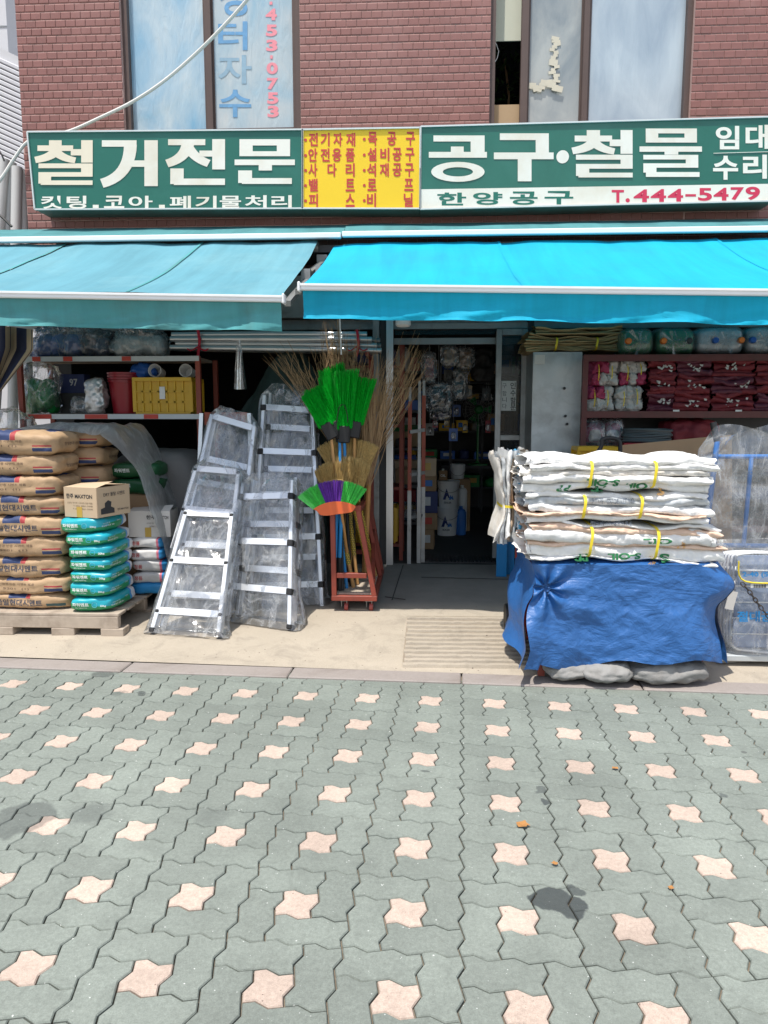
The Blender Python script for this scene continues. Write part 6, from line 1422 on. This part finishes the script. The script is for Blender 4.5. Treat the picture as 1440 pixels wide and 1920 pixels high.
def tarp_front(u, v):
    xl = 998 - 22 * max(0, v - .1) ** 1.2 + 6 * math.sin(v * 9); xr = 1352 + 30 * math.exp(-((v - .22) / .16) ** 2) + 16 * max(0, v - .35) - 14 * max(0, v - .72)
    if v > .8: xl -= (v - .8) * 20
    bot = 1240 + 8 * math.sin(u * 7) - 6 * math.sin(u * 15 + 1) + (10 if u < .08 else 0)
    px = xl + (xr - xl) * u; py = 1058 + (bot - 1058) * v; p = px_(px, py)
    r = math.hypot(p.x - KX, p.z - KZ); ang = math.atan2(p.z - KZ, p.x - KX)
    d = -.030 * math.cos(ang * 7) * math.exp(-(r / .16) ** 2) * min(1, r / .03) + .035 * math.exp(-(r / .05) ** 2)
    d += -.030 * v ** 1.1 * math.sin(u * 8.5 + .9 * v + 1.2 + .8 * nz(u * 3, v * 2)) - .017 * ridg(p.x * 3.4 + .8 * p.z, 1.3, p.z * 3.6, 5) - .020 * fbm(p.x * 2, 3, p.z * 2, 3)
    if u < .12: d += .03 * (.12 - u) / .12 * math.sin(v * 6) - .03 * v * (.12 - u) / .12
    if u > .88: d += .09 * ((u - .88) / .12) ** 1.5 - .04 * math.sin(v * 8) * (u - .88) / .12
    d -= .025 * v
    return (p.x, p.y + d, p.z)
tp.grid(tarp_front, 110, 70)
def tarp_top(u, v):
    a = Vector(tarp_front(u, 0)); return (a.x, a.y + .74 * v, a.z + .012 * min(1, v * 8))
tt_ = MB(); tt_.grid(tarp_top, 60, 14)
def tarp_side(sgn):
    def f(u, v):
        a = Vector(tarp_front(0 if sgn < 0 else 1, v)); Y = a.y + .74 * u
        return (a.x + sgn * (.03 * math.sin(u * 9 + v * 2) * v + .05 * v * u), Y, a.z + .05 * u * v + .02 * nz(u * 5, v * 3) * v)
    return f
root = thing('blue_tarpaulin', 'crumpled blue tarpaulin draped over the cart under the white sack bundles', 'tarpaulin', ((cx0 + cx1) / 2, CYF, .1))
obj('front_drape', tp, 'tarp_blue', root, True, None); obj('top_sheet', tt_, 'tarp_blue', root, True, None)
for s in (-1, 1): q = MB(); q.grid(tarp_side(s), 30, 40); obj('side_drape', q, 'tarp_blue', root, True, None)
# white sack bundles
zc = cz + .012; SW = ['sack_white', 'sack_white', 'sack_cream', 'sack_white', 'sack_peach', 'sack_white', 'sack_white', 'sack_grey', 'sack_white', 'sack_cream']
BD = .46; byc = CYF + BD / 2 - .03
def xat(px): return W(px, 1000, CYF).x
def bundle(label, pl_, pr_, H, z, straps, n, seed, mats, rz=0):
    a, b_ = xat(pl_), xat(pr_); cx = (a + b_) / 2
    return sack_bundle('sack_bundle', label, 'sack bundle', (cx, byc, z), b_ - a, BD, H, n, [xat(s) - cx for s in straps], mats, seed, 'tied bundles of white woven sacks', Matrix.Rotation(rz, 3, 'Y') @ Matrix.Rotation(rz * .5, 3, 'Z'), ragged=.05, pinch=.25, nx=130, fat=.78, wob=.024, crumple=.013, vary=True, nv=26, endl=-.20), cx
H1, H2, H3 = .240, .178, .205
(r1, m1), c1 = bundle('lowest bundle of white woven sacks with peach folds and green print', 984, 1350, H1, zc, (1104, 1228), 6, 31, lambda k: ('sack_white', 'sack_white', 'sack_peach', 'sack_white', 'sack_peach', 'sack_white', 'sack_white', 'sack_cream', 'sack_white')[k % 9], .03)
(r2, m2), c2 = bundle('middle bundle of white woven sacks tied with yellow straps', 982, 1326, H2, zc + H1 - .012, (1092, 1197), 5, 47, lambda k: ('sack_white', 'sack_peach', 'sack_white', 'sack_grey', 'sack_white', 'sack_white', 'sack_white')[k % 7])
(r3, m3), c3 = bundle('topmost bundle of white woven sacks with green upside down print', 980, 1328, H3, zc + H1 + H2 - .022, (1102, 1220), 5, 63, lambda k: ('sack_white', 'sack_white', 'sack_cream', 'sack_white', 'sack_white', 'sack_grey', 'sack_white', 'sack_white')[k % 8])
def flip(g): return ([(1 - u, 1 - v) for u, v in g[0]], g[1])
def bprint(root, tgt, s, x0, y0, x1, y1, mt_, off=.03, up=False):
    g = glyphs(s, off); g = g if up else flip(g); Y = CYF - .12
    def fn(u, v): p = W(x0 + (x1 - x0) * u, y1 + (y0 - y1) * v, CYF - .01); return Vector((p.x, Y, p.z))
    bv = BVHTree.FromPolygons([Vector(q) for q in tgt.v], tgt.f); vs_ = []
    for u, v in g[0]:
        p = fn(u, v); h = bv.ray_cast(p, Vector((0, 1, 0)), .6); vs_.append((h[0] if h[0] is not None else Vector((p.x, CYF, p.z))) - Vector((0, .0035, 0)))
    obj('print', MB().add(vs_, g[1]), mt_, root)
bprint(r3, m3, 'S-OIL', 1100, 898, 1160, 912, 'print_green', .04); bprint(r3, m3, 'PP', 1042, 910, 1072, 922, 'print_green', .04); bprint(r3, m3, 'PP', 1108, 912, 1138, 922, 'print_green', .04); bprint(r3, m3, 'OIL', 1174, 906, 1216, 919, 'print_green', .04)
bprint(r2, m2, 'P TYPE / GRADE / LOT NO.', 1112, 935, 1192, 945, 'print_grey', .0, True); bprint(r2, m2, 'Honam Petrochemical', 1108, 978, 1184, 986, 'print_grey', .01)
bprint(r1, m1, 'PP', 1078, 1040, 1104, 1053, 'print_green', .04); bprint(r1, m1, 'S-OIL', 1140, 1038, 1204, 1050, 'print_green', .04); bprint(r1, m1, 'OIL', 1206, 1010, 1260, 1020, 'print_green', .04); bprint(r1, m1, 'S', 1240, 1040, 1258, 1056, 'print_green', .04)
for (tg, ro, px, py) in ((m1, r1, 1212, 1045), (m3, r3, 1228, 915), (m1, r1, 1268, 1016)):
    g = ([], []); 
    for k in range(9):
        a = R_(-80 + k * 26); b0_ = len(g[0]); g[0].extend([(.5 + .12 * math.cos(a), .5 + .12 * math.sin(a)), (.5 + .5 * math.cos(a - .13), .5 + .5 * math.sin(a - .13)), (.5 + .5 * math.cos(a + .13), .5 + .5 * math.sin(a + .13))]); g[1].append((b0_, b0_ + 1, b0_ + 2))
    bv = BVHTree.FromPolygons([Vector(q) for q in tg.v], tg.f); vs_ = []
    for u, v in g[0]:
        p = W(px + 18 * u, py + 14 * v, CYF - .01); h = bv.ray_cast(Vector((p.x, CYF - .12, p.z)), Vector((0, 1, 0)), .6); vs_.append((h[0] if h[0] is not None else p) - Vector((0, .0038, 0)))
    obj('print', MB().add(vs_, g[1]), 'print_orange', ro)
# upright bundle behind, on a red hand truck
rv = Matrix.Rotation(R_(90), 3, 'Y') @ Matrix.Rotation(R_(90), 3, 'X')
bxl = W(952, 930, 4.55).x; 
(r4, m4) = sack_bundle('sack_bundle', 'upright bundle of grey brown and blue sacks left of the white bundles', 'sack bundle', (W(993, 930, 4.6).x, 4.66, W(975, 930, 4.55).z), .53, .40, .20, 9, [-.06], lambda k: ('sack_grey', 'sack_brown', 'sack_cream', 'sack_blue', 'sack_grey', 'sack_brown', 'sack_white', 'sack_grey', 'sack_cream', 'sack_brown', 'sack_grey')[k % 11], 77, 'tied bundles of white woven sacks', Matrix.Rotation(R_(-90), 3, 'Y'), ragged=.08, nx=40, fat=.7, wob=.02, crumple=.01)
# (the bundle stands on edge: its thickness runs along x, its length upwards)
hx = W(1008, 1000, 4.8).x; root = thing('red_hand_truck', 'red hand truck with black wheels behind the upright sack bundle', 'hand truck', (hx, 4.8, gz(4.8)))
for s in (-1, 1): obj('upright', MB().bar((hx + s * .11, 4.86, gz(4.8) + .10), (hx + s * .11, 4.93, .80), .032, .032), 'tape_red', root)
obj('toe_plate', MB().box((hx, 4.74, gz(4.8) + .05), (.34, .26, .012)), 'tape_red', root); obj('carrier_box', MB().box((hx, 4.76, (gz(4.8) + .06 + W(975, 930, 4.55).z - .27) / 2), (.22, .20, W(975, 930, 4.55).z - .27 - gz(4.8) - .062), None, .01), 'tape_red', root)
for s in (-1, 1): q = MB(); q.lathe((hx + s * .17, 4.90, gz(4.9) + .095), [(.03, -.022), (.092, -.02), (.096, 0), (.092, .02), (.03, .022)], 24, mat=Matrix.Rotation(R_(90), 3, 'Y')); obj('wheel', q, 'black_plastic', root, True, 40)
q = MB(); q.tube(smooth_path([Vector((xat(1122), 5.05, 1.0)), W(1122, 846, 5.05), W(1130, 824, 5.05), W(1158, 824, 5.05), W(1163, 846, 5.05), Vector((W(1160, 900, 5.05).x, 5.05, 1.0))]), .014, 10)
hd2 = thing('cart_handle', 'black tubular cart handle rising behind the white sack bundles', 'cart handle', (xat(1140), 5.05, gz(5.05))); obj('handle_loop', q, 'black_plastic', hd2, True)
for px in (1122, 1160): x = W(px, 900, 5.05).x; obj('upright', MB().bar((x if px > 1140 else xat(1122), 5.05, gz(5.05)), (x if px > 1140 else xat(1122), 5.05, 1.01), .026, .026), 'dark_steel', hd2)
# sandbags under the cart
woven('sandbag', (0.27, 0.265, 0.255), (0.17, 0.155, 0.14), .75)
for k, (pl_, pr_, h, y, nm2) in enumerate(((1018, 1105, .10, 4.12, 'left'), (1085, 1182, .115, 4.08, 'middle'), (1168, 1322, .125, 4.10, 'largest right'))):
    a, b_ = W(pl_, 1270, y).x, W(pr_, 1270, y).x; mb = bag_mb(b_ - a, .30, h, 200 + k * 3, (24, 16, 12), 3.4, .5, .014); o = obj('sandbag', mb, 'sandbag', None, True, None); o.location = ((a + b_) / 2, y + .01, .016); o.rotation_euler = (0, 0, .05 * (k - 1)); tag(o, '%s grey sandbag lying under the blue tarpaulin' % nm2, 'sandbag', 'sandbags under the cart')

# galvanised cabinet with burlap on top
GYc = 6.22; a, b_ = W(998, 750, GYc), W(1089, 750, GYc); ztg = W(1045, 660, GYc).z; z0 = gz(GYc)
cab = thing('metal_cabinet', 'dented galvanised metal cabinet between the glass door and maroon shelves', 'cabinet', ((a.x + b_.x) / 2, GYc + .25, z0))
def dent(u, v): X = a.x + (b_.x - a.x) * u; Z = z0 + (ztg - z0) * v; return (X, GYc + .006 * fbm(X * 6, Z * 5, 2, 4) - .0, Z)
q = MB(); q.grid(dent, 24, 40); obj('front_panel', q, 'galvanised', cab, True, None); obj('body', MB().box(((a.x + b_.x) / 2, GYc + .27, (z0 + ztg) / 2), (b_.x - a.x, .50, ztg - z0 - .004)), 'alu_dull', cab)
for px, py in ((1058, 728), (1060, 780), (1063, 795)): q = MB(); q.lathe(W(px, py, GYc - .014), [(.010, -.008), (.012, .008), (.001, .01)], 10, mat=Matrix.Rotation(R_(90), 3, 'X')); obj('latch', q, 'dark_steel', cab)
obj('sticker', MB().box(W(1012, 674, GYc - .012), (.085, .002, .075)), 'bristle_lime' if False else 'carton_white', cab)
bc = (W(1076, 650, GYc).x, GYc + .22, ztg + .004); 
sack_bundle('burlap_bundle', 'bundle of tan burlap sacks tied with yellow cord on the cabinet', 'sack bundle', bc, W(1163, 650, GYc).x - W(986, 650, GYc).x, .42, .135, 8, [-.14, .19], ['burlap'], 91, 'burlap bundles', None, .05, .24)
sack_bundle('burlap_bundle', 'loose folded burlap sacks lying on top of the tied burlap bundle', 'sack bundle', (W(1088, 630, GYc).x, GYc + .22, ztg + .142), W(1170, 650, GYc).x - W(1002, 650, GYc).x, .42, .055, 3, [], ['burlap'], 95, 'burlap bundles', None, .05, 0)
# maroon shelves
MY = 6.05; zr1, zr2 = W(1250, 666, MY).z, W(1250, 772, MY).z
x0m, x1m = W(1097, 700, MY).x, W(1545, 700, MY).x
ms = thing('maroon_shelf_unit', 'maroon steel shelf unit filled with gloves and dark red cloth at right', 'shelf', ((x0m + x1m) / 2, MY + .25, gz(MY)))
for x in (x0m, x1m):
    for y in (MY, MY + .5): obj('upright', MB().bar((x, y, gz(y)), (x, y, zr1), .042, .042), 'maroon_paint', ms)
for z in (zr1, zr2, .62): obj('shelf_board', MB().box(((x0m + x1m) / 2, MY + .25, z - .012), (x1m - x0m - .05, .48, .02)), 'maroon_paint', ms); obj('shelf_edge', MB().box(((x0m + x1m) / 2, MY - .024, z - .022), (x1m - x0m + .04, .006, .052)), 'maroon_paint', ms)
obj('back_panel', MB().box(((x0m + x1m) / 2, MY + .505, (zr1 + .3) / 2), (x1m - x0m, .008, zr1 - .3)), 'dark_steel', ms)
for px in (1268, 1385): obj('price_tag', MB().box(W(px, 770, MY - .03), (.05, .002, .014)), 'paper', ms)
# jerrycans in clear bags on top
def jug(label, pl_, pr_, h, mat, caps, seed, tie):
    a, b_ = W(pl_, 640, MY + .1), W(pr_, 640, MY + .1); cx = (a.x + b_.x) / 2; Lx = b_.x - a.x; c = Vector((cx, MY + .22, zr1 + .003)); root = thing('jerrycan', label, 'jerrycan', c, 'jerrycans in clear bags')
    V, F = rbox(Lx, .30, h, (14, 10, 10), 4.2); obj('body', MB().add([v + c + Vector((0, 0, h / 2)) for v in V], F), mat, root, True, None)
    for (px, cm) in caps:
        p = W(px, 637, MY + .06); q = MB(); q.lathe(Vector((p.x, MY + .062, c.z + h * .52)), [(.026, -.012), (.027, .012), (.022, .028), (.001, .029)], 14, mat=Matrix.Rotation(R_(90), 3, 'X')); obj('cap', q, cm, root, True, 40)
    V, F = rbox(Lx * 1.05, .36, h * 1.06, (18, 12, 12), 3.6); obj('bag_film', MB().add([v * (1 + .05 * fbm(v.x * 7 + seed, v.y * 7, v.z * 7, 3)) + c + Vector((0, 0, h * .53)) for v in V], F), 'film_clear', root, True, None)
    tx = W(tie, 637, MY + .02); q = MB()
    for k in range(8):
        an = R_(20 + k * 45 + seed * 9); ln = .05 + .03 * ((k * 7) % 3); q.add([(tx.x, MY + .03, c.z + h * .5), (tx.x + ln * math.cos(an), MY + .035 - .01 * (k % 2), c.z + h * .5 + ln * math.sin(an)), (tx.x + ln * math.cos(an + .3), MY + .05, c.z + h * .5 + ln * math.sin(an + .3))], [(0, 1, 2)])
    obj('film_knot', q, 'film_bag', root)
pm('cap_orange', (0.78, 0.20, 0.03), .4); pm('jug_green', (0.012, 0.19, 0.065), .35, var=.1); pm('jug_clear', (0.62, 0.65, 0.69), .3, var=.08)
jug('dark green jerrycan with orange cap beside the burlap sacks', 1164, 1226, .22, 'jug_green', [(1178, 'cap_orange')], 1, 1199); jug('brighter green jerrycan with orange cap, second from the burlap', 1230, 1304, .22, 'jug_green', [(1244, 'cap_orange'), (1292, 'dark_steel')], 3, 1262); jug('whitish jerrycan with blue and orange caps on the maroon shelf', 1306, 1396, .225, 'jug_clear', [(1341, 'blue_plastic'), (1389, 'cap_orange')], 5, 1362); jug('whitish jerrycan with blue cap at the right edge', 1398, 1480, .225, 'jug_clear', [(1411, 'blue_plastic')], 7, 1436)
# gloves and cloth bundles
pm('glove_white', (0.50, 0.49, 0.47), .8, var=.1, vs_=20, bump=.4, bs=50); pm('glove_pink', (0.36, 0.035, 0.10), .6, var=.15); pm('cloth_red', (0.155, 0.012, 0.020), .7, var=.3, vs_=14, bump=.4, bs=30, bdist=.01); pm('cloth_wine', (0.095, 0.012, 0.030), .6, var=.3, vs_=14)
zg = zr2 + .002
def gloves(label, px, row, seed, hgt=.205, wd=.215):
    rg = random.Random(seed); c = W(px, 700, MY + .06); c = Vector((c.x, MY + .14, zg + row * (hgt + .003))); root = thing('glove_bundle', label, 'glove bundle', c, 'bundles of work gloves')
    for k in range(6):
        xk = (k % 3 - 1) * wd * .30; zk = hgt * (.27 + .46 * (k // 3)); pink = rg.random() < .28
        blob('glove', c + Vector((xk, rg.uniform(-.01, .01), zk)), (wd * .37, .20, hgt * .52), 'glove_pink' if pink else 'glove_white', seed + k, root, 3.2, .22, 5, (14, 10, 14), .10)
    for s in (-.05, .055):
        q = MB(); pts = [c + Vector((s, .112 * math.cos(a) * 1.05, hgt / 2 + hgt * .505 * math.sin(a))) for a in [2 * math.pi * k / 20 for k in range(21)]]; q.tube(pts, .004, 5, False); obj('strap', q, 'strap_yellow', root)
gloves('white glove bundle, upper left on the maroon shelf', 1133, 1, 3); gloves('white and pink glove bundle, upper second from the left', 1187, 1, 14); gloves('white and pink glove bundle, lower left on the maroon shelf', 1127, 0, 25); gloves('white and pink glove bundle, lower second from the left', 1182, 0, 38)
cols = [(1214, 1264), (1266, 1332), (1334, 1412), (1414, 1490)]; CNm = ('first', 'second', 'third', 'rightmost'); RN = ('bottom', 'middle', 'top')
for ci, (pl_, pr_) in enumerate(cols):
    for r in range(3):
        a, b_ = W(pl_, 700, MY + .05), W(pr_, 700, MY + .05); hh = .138; c = Vector(((a.x + b_.x) / 2, MY + .17, zg + r * (hh + .001)))
        root, mm = sack_bundle('cloth_bundle', '%s dark red cloth bundle in the %s column on the maroon shelf' % (RN[r], CNm[ci]), 'cloth bundle', c, b_.x - a.x - .004, .30, hh, 4, [], ['cloth_red' if (ci + r) % 3 else 'cloth_wine'], 300 + ci * 10 + r, 'dark red cloth bundles', None, .08, 0, 'cloth', 30, .75, .03, .012)
        rg = random.Random(ci * 7 + r); q = MB()
        for k in range(9):
            p = c + Vector((rg.uniform(-.3, .45) * (b_.x - a.x) * .7, -.165 + rg.uniform(-.01, .01), hh * rg.uniform(.25, .7))); q.add([p, p + Vector((rg.uniform(-.02, .02), -.006, .016)), p + Vector((.012, -.004, -.004)), p + Vector((.02, 0, .012))], [(0, 1, 3, 2)])
        obj('white_tuft', q, 'glove_white', root); root.children[-1]['kind'] = 'stuff'
# below the shelf
zl = .622; 
for k, (px, nm3) in enumerate(((1118, 'left'), (1152, 'right'))):
    c = W(px, 812, MY + .05); root = thing('plastic_bag', 'clear bag of red and white gloves, %s of the pair under the maroon shelf' % nm3, 'plastic bag', (c.x, MY + .2, c.z - .15))
    blob('contents', (c.x, MY + .18, c.z), (.15, .2, .16), 'glove_pink', 5 + k, root, 3, .2, 3, (10, 8, 8)); blob('contents', (c.x, MY + .11, c.z - .02), (.10, .1, .10), 'glove_white', 9 + k, root, 3, .2, 3, (10, 8, 8)); blob('bag_film', (c.x, MY + .17, c.z - .01), (.19, .30, .26), 'film_bag', 11 + k, root, 3, .2, 3, (12, 10, 10), .08)
c = W(1128, 875, MY - .25); crate('yellow plastic crate low under the maroon shelf', (W(1128, 875, MY - .3).x, MY - .15, W(1128, 930, MY - .3).z), .34, .24, .38, cols=4, rws=4); q = MB().box((W(1128, 875, MY - .3).x, MY - .15, (W(1128, 930, MY - .3).z + gz(MY)) / 2), (.36, .26, W(1128, 930, MY - .3).z - gz(MY) - .004), None, .006); tag(obj('crate_stand', q, 'carton_dark'), 'brown carton supporting the yellow crate under the shelf', 'box')
pm('hose_grey', (0.10, 0.115, 0.12), .45, var=.2); q = MB(); cc = W(1222, 815, MY - .1); 
for k in range(7):
    rr = .155 - .006 * (k % 3); q.tube([Vector((cc.x + rr * 1.25 * math.cos(a), MY + .02 + rr * .75 * math.sin(a), cc.z - .055 + k * .015 + .006 * math.sin(a * 2 + k))) for a in [2 * math.pi * j / 30 for j in range(31)]], .009, 6, False)
tag(obj('hose_coil', q, 'hose_grey', None, True), 'coil of dark grey hose lying under the maroon shelf', 'hose')
zcoil = cc.z - .065; q = MB().box((cc.x, MY + .02, (zcoil + .622) / 2), (.46, .36, zcoil - .622)); tag(obj('red_carton', q, 'bucket_red'), 'dark red carton under the grey hose coil', 'box')
cc = W(1308, 805, MY); tag(blob('dark_red_cloth', (cc.x, MY + .2, cc.z - .02), (.42, .34, .20), 'cloth_red', 3.7, None, 3, .2, 3, (16, 12, 10), .08), 'heap of dark red cloth right of the hose coil', 'cloth'); q = MB().box((cc.x, MY + .22, (cc.z - .115 + .624) / 2), (.40, .32, cc.z - .117 - .624)); tag(obj('cloth_carton', q, 'carton_dark'), 'brown carton under the heap of dark red cloth', 'box')
# big brown cardboard sheet leaning behind the bundles
q = MB(); s0, s1 = W(1162, 835, 5.25), W(1345, 815, 5.25); zlow = gz(5.1) + .01; q.add([(s0.x, 5.05, zlow), (s1.x + .1, 5.05, zlow), (s1.x + .1, 5.25, s1.z), (s0.x, 5.25, s0.z), (s0.x, 5.06, zlow), (s1.x + .1, 5.06, zlow), (s1.x + .1, 5.26, s1.z), (s0.x, 5.26, s0.z)], [(0, 1, 2, 3), (7, 6, 5, 4), (3, 2, 6, 7), (0, 3, 7, 4), (1, 5, 6, 2)])
tag(obj('cardboard_sheet', q, 'carton_dark'), 'large brown cardboard sheet leaning behind the white sack bundles', 'cardboard')
# white and blue boards leaning by the door
for k, (px, mt_) in enumerate(((940, 'white_plastic'), (957, 'pvc_grey'))):
    a = W(px - 9, 1055, 6.2); b_ = W(px + 13, 925, 6.2); root = thing('leaning_board', ('white and blue board leaning at the foot of the glass door', 'grey and blue board leaning behind the white and blue one')[k], 'board', (a.x, 6.25, gz(6.25)), 'leaning boards')
    z0 = gz(6.2) + .012; zmid = W(px, 1020, 6.2).z; w_ = b_.x - a.x
    obj('upper_panel', MB().box((a.x + w_ / 2, 6.22 + .09 * k, (zmid + b_.z) / 2), (w_, .02, b_.z - zmid)), mt_, root); obj('lower_panel', MB().box((a.x + w_ / 2, 6.22 + .09 * k, (zmid + z0) / 2), (w_, .022, zmid - z0 - .001)), 'handle_blue', root)
# blue hand truck in film at the far right
pm('paint_blue', (0.025, 0.17, 0.52), .35, var=.06)
HY = 4.75; root = thing('blue_hand_truck', 'blue tubular hand truck wrapped in clear plastic at the right edge', 'hand truck', (W(1400, 1000, HY).x, HY, gz(HY)))
def bt_(nm, a, b_, r=.017, mt_='paint_blue', Y0=HY, Y1=HY): q = MB(); q.tube([W(*a, Y0), W(*b_, Y1)], r, 10); return obj(nm, q, mt_, root, True)
bt_('upright', (1345, 826), (1322, 1012), .018, 'paint_blue', HY + .14, HY); bt_('grip', (1337, 792), (1345, 828), .021, 'black_plastic', HY + .16, HY + .14); bt_('upright', (1409, 858), (1394, 1022), .014, 'paint_blue', HY + .11, HY)
bt_('upright', (1520, 826), (1500, 1012), .018, 'paint_blue', HY + .14, HY); bt_('crossbar', (1342, 856), (1518, 856), .015, 'paint_blue', HY + .12, HY + .12); bt_('crossbar', (1326, 1022), (1500, 1024), .015)
q = MB(); a = W(1322, 1012, HY); b_ = W(1500, 1012, HY)
for p in (a, b_): q.tube([p, Vector((p.x, HY - .02, gz(HY) + .05))], .018, 10)
obj('lower_frame', q, 'paint_blue', root, True); obj('toe_plate', MB().box(((a.x + b_.x) / 2, HY - .12, gz(HY) + .04), (b_.x - a.x, .26, .012)), 'paint_blue', root)
def wrapf(u, v):
    an = 2 * math.pi * u; px = 1412 + 105 * math.cos(an) * (1 - .25 * max(0, v - .86) / .14) + 6 * nz(v * 5, 3 * math.cos(an)); py = 1040 - 245 * v + 26 * (math.cos(an * 1.0 + .6) ** 2) * v
    return W(px, py, HY + .07 + .13 * math.sin(an) + .05 * v + .03 * fbm(u * 6, v * 4, 2, 3))
q = MB(); q.grid(wrapf, 40, 36, cu=True); obj('plastic_wrap', q, 'film_clear', root, True, None)
# wire trolleys in film on a board
WY = 4.32; bz = W(1400, 1228, WY).z; xl_ = W(1367, 1200, WY).x
pf = thing('low_platform', 'pale wooden board platform on concrete blocks at the right edge', 'platform', (xl_ + .4, WY + .3, gz(WY))); 
for k in range(3): obj('plank', MB().box((xl_ + .45, WY + .10 + k * .215, bz - .022), (1.0, .205, .036), None, .004), 'sack_grey' if False else 'shelf_edge', pf)
pm('concrete_block', (0.33, 0.31, 0.28), .9, var=.2, bump=.3, bs=40)
for x, y in ((xl_ + .05, WY + .12), (xl_ + .85, WY + .12), (xl_ + .05, WY + .55), (xl_ + .85, WY + .55)): h = bz - .041 - gz(y); obj('block', MB().box((x, y, gz(y) + h / 2 + .005), (.19, .15, h - .004), Matrix.Rotation(.2, 3, 'Z'), .006), 'concrete_block', pf)
zt_ = W(1400, 1038, WY).z; root = thing('wire_trolley_pack', 'pack of folded silver wire trolleys in clear plastic at the right edge', 'wire trolley', (xl_ + .35, WY + .1, bz))
n = 6
for k in range(n):
    y = WY + .04 + k * .045; q = MB(); x0, x1 = xl_ + .02, xl_ + .70; z0, z1 = bz + .02, zt_ - .01 - .006 * k
    q.tube(smooth_path([Vector((x0 + .05, y, z0)), Vector((x0, y, z0 + .06)), Vector((x0, y, (z0 + z1) / 2)), Vector((x0, y, z1 - .06)), Vector((x0 + .05, y, z1)), Vector(((x0 + x1) / 2, y, z1)), Vector((x1, y, z1 - .03)), Vector((x1, y, z0)), Vector((x0 + .05, y, z0))], 4), .008, 8)
    fr2 = obj('wire_frame', q, 'white_rail', root, True)
    q = MB()
    for j in range(1, 6): zz = z0 + (z1 - z0) * j / 6; q.tube([(x0, y, zz), (x1, y, zz)], .004, 5, False)
    for j in range(1, 3): xx = x0 + (x1 - x0) * j / 3; q.tube([(xx, y + .006, z0), (xx, y + .006, z1)], .004, 5, False)
    obj('wire_grid', q, 'white_rail', fr2)
pm('panel_bluegrey', (0.30, 0.38, 0.56), .5, var=.15); obj('tray', MB().box((xl_ + .36, WY + .075, (bz + zt_) / 2), (.62, .012, zt_ - bz - .05)), 'panel_bluegrey', root)
fy = WY - .018
def fpos(px, py): p = W(px, py, fy); return Vector((p.x, fy, p.z))
for s_, x0, y0, x1, y1, mt_ in (('절대금연', 1382, 1146, 1470, 1166, 'handle_blue'), ('2-40 (540)', 1392, 1072, 1462, 1084, 'handle_blue')):
    obj('print', place(MB(), glyphs(s_, .03), lambda u, v: fpos(x0 + (x1 - x0) * u, y1 + (y0 - y1) * v)), mt_, root)
obj('label_card', MB().box(fpos(1424, 1097) + Vector((0, .002, 0)), (.10, .002, .034)), 'paper', root)
q = MB()
for k in range(14): q.box(fpos(1414 + k * 1.7, 1099) + Vector((0, .0, 0)), (.002 + .002 * (k % 3 == 0), .001, .020))
obj('barcode', q, 'ink_black', root)
obj('tag', MB().box(fpos(1373, 1125) + Vector((-.01, -.01, 0)), (.05, .002, .11), Matrix.Rotation(.2, 3, 'Y')), 'carton_white', root)
def wrap2(u, v):
    an = 2 * math.pi * u; e = 5; cx, cy = math.cos(an), math.sin(an); k = (abs(cx) ** e + abs(cy) ** e) ** (-1 / e)
    w = fbm(u * 9, v * 6, 5, 3); return Vector((xl_ + .36 + cx * k * (.375 + .015 * w), WY + .15 + cy * k * (.165 + .02 * w), bz + .006 + (zt_ - bz + .03) * v + .01 * w * v))
q = MB(); q.grid(wrap2, 60, 36, cu=True); obj('plastic_wrap', q, 'film_clear', root, True, None)
obj('strap', MB().tube(smooth_path([fpos(1385, 1052), fpos(1397, 1090), fpos(1500, 1092)]), .005, 5), 'strap_yellow', root)
ch = thing('steel_chain', 'rusty steel chain hanging diagonally across the wire trolley pack', 'chain', fpos(1395, 1090)); pa_ = smooth_path([fpos(1382, 1086), fpos(1400, 1106), fpos(1425, 1140), fpos(1450, 1166), fpos(1500, 1200)], 10); pm('chain_steel', (0.10, 0.085, 0.075), .5, .6, var=.3)
acc = 0; last = pa_[0]; k = 0
for p in pa_[1:]:
    acc += (p - last).length; last = p
    if acc > .026:
        acc = 0; d = (p - pa_[0]).normalized() if k == 0 else (p - prevp).normalized(); s_ = Vector((0, 1, 0)) if k % 2 else d.cross(Vector((0, 1, 0))).normalized()
        q = MB(); q.tube([p + Vector((0, -.03, 0)) + d * .019 * math.cos(a) + s_ * .010 * math.sin(a) for a in [2 * math.pi * j / 12 for j in range(13)]], .0036, 5, False); obj('link', q, 'chain_steel', ch, True); k += 1
    prevp = p if k == 0 or acc == 0 else prevp
# dry leaves on the paving
pm('dry_leaf', (0.36, 0.17, 0.05), .8, var=.3, vs_=40)
for k, (px, py, r, nm4) in enumerate(((980, 1550, .024, 'largest curled dry leaf on the paving below the cart'), (1153, 1443, .013, 'small dry leaf on the paving near the sandbags'), (1040, 1622, .011, 'tiny dry leaf just above the dark wet stain'), (1258, 1668, .010, 'tiny dry leaf lying right of the wet stain'))):
    c = F0(px, py); c.z = .003; n = 11; mb = MB(); vs_ = []
    for j in range(n): a = 2 * math.pi * j / n; rr = r * (.55 + .45 * abs(math.cos(a * 2.5 + k))); vs_.append(c + Vector((rr * math.cos(a) * 1.2, rr * math.sin(a), .003 + .35 * r * abs(math.sin(a * 1.5 + k)))))
    mb.add(vs_ + [c + Vector((0, 0, .004))], [(j, (j + 1) % n, n) for j in range(n)]); tag(obj('dry_leaf', mb, 'dry_leaf'), nm4, 'leaf', 'dry leaves')
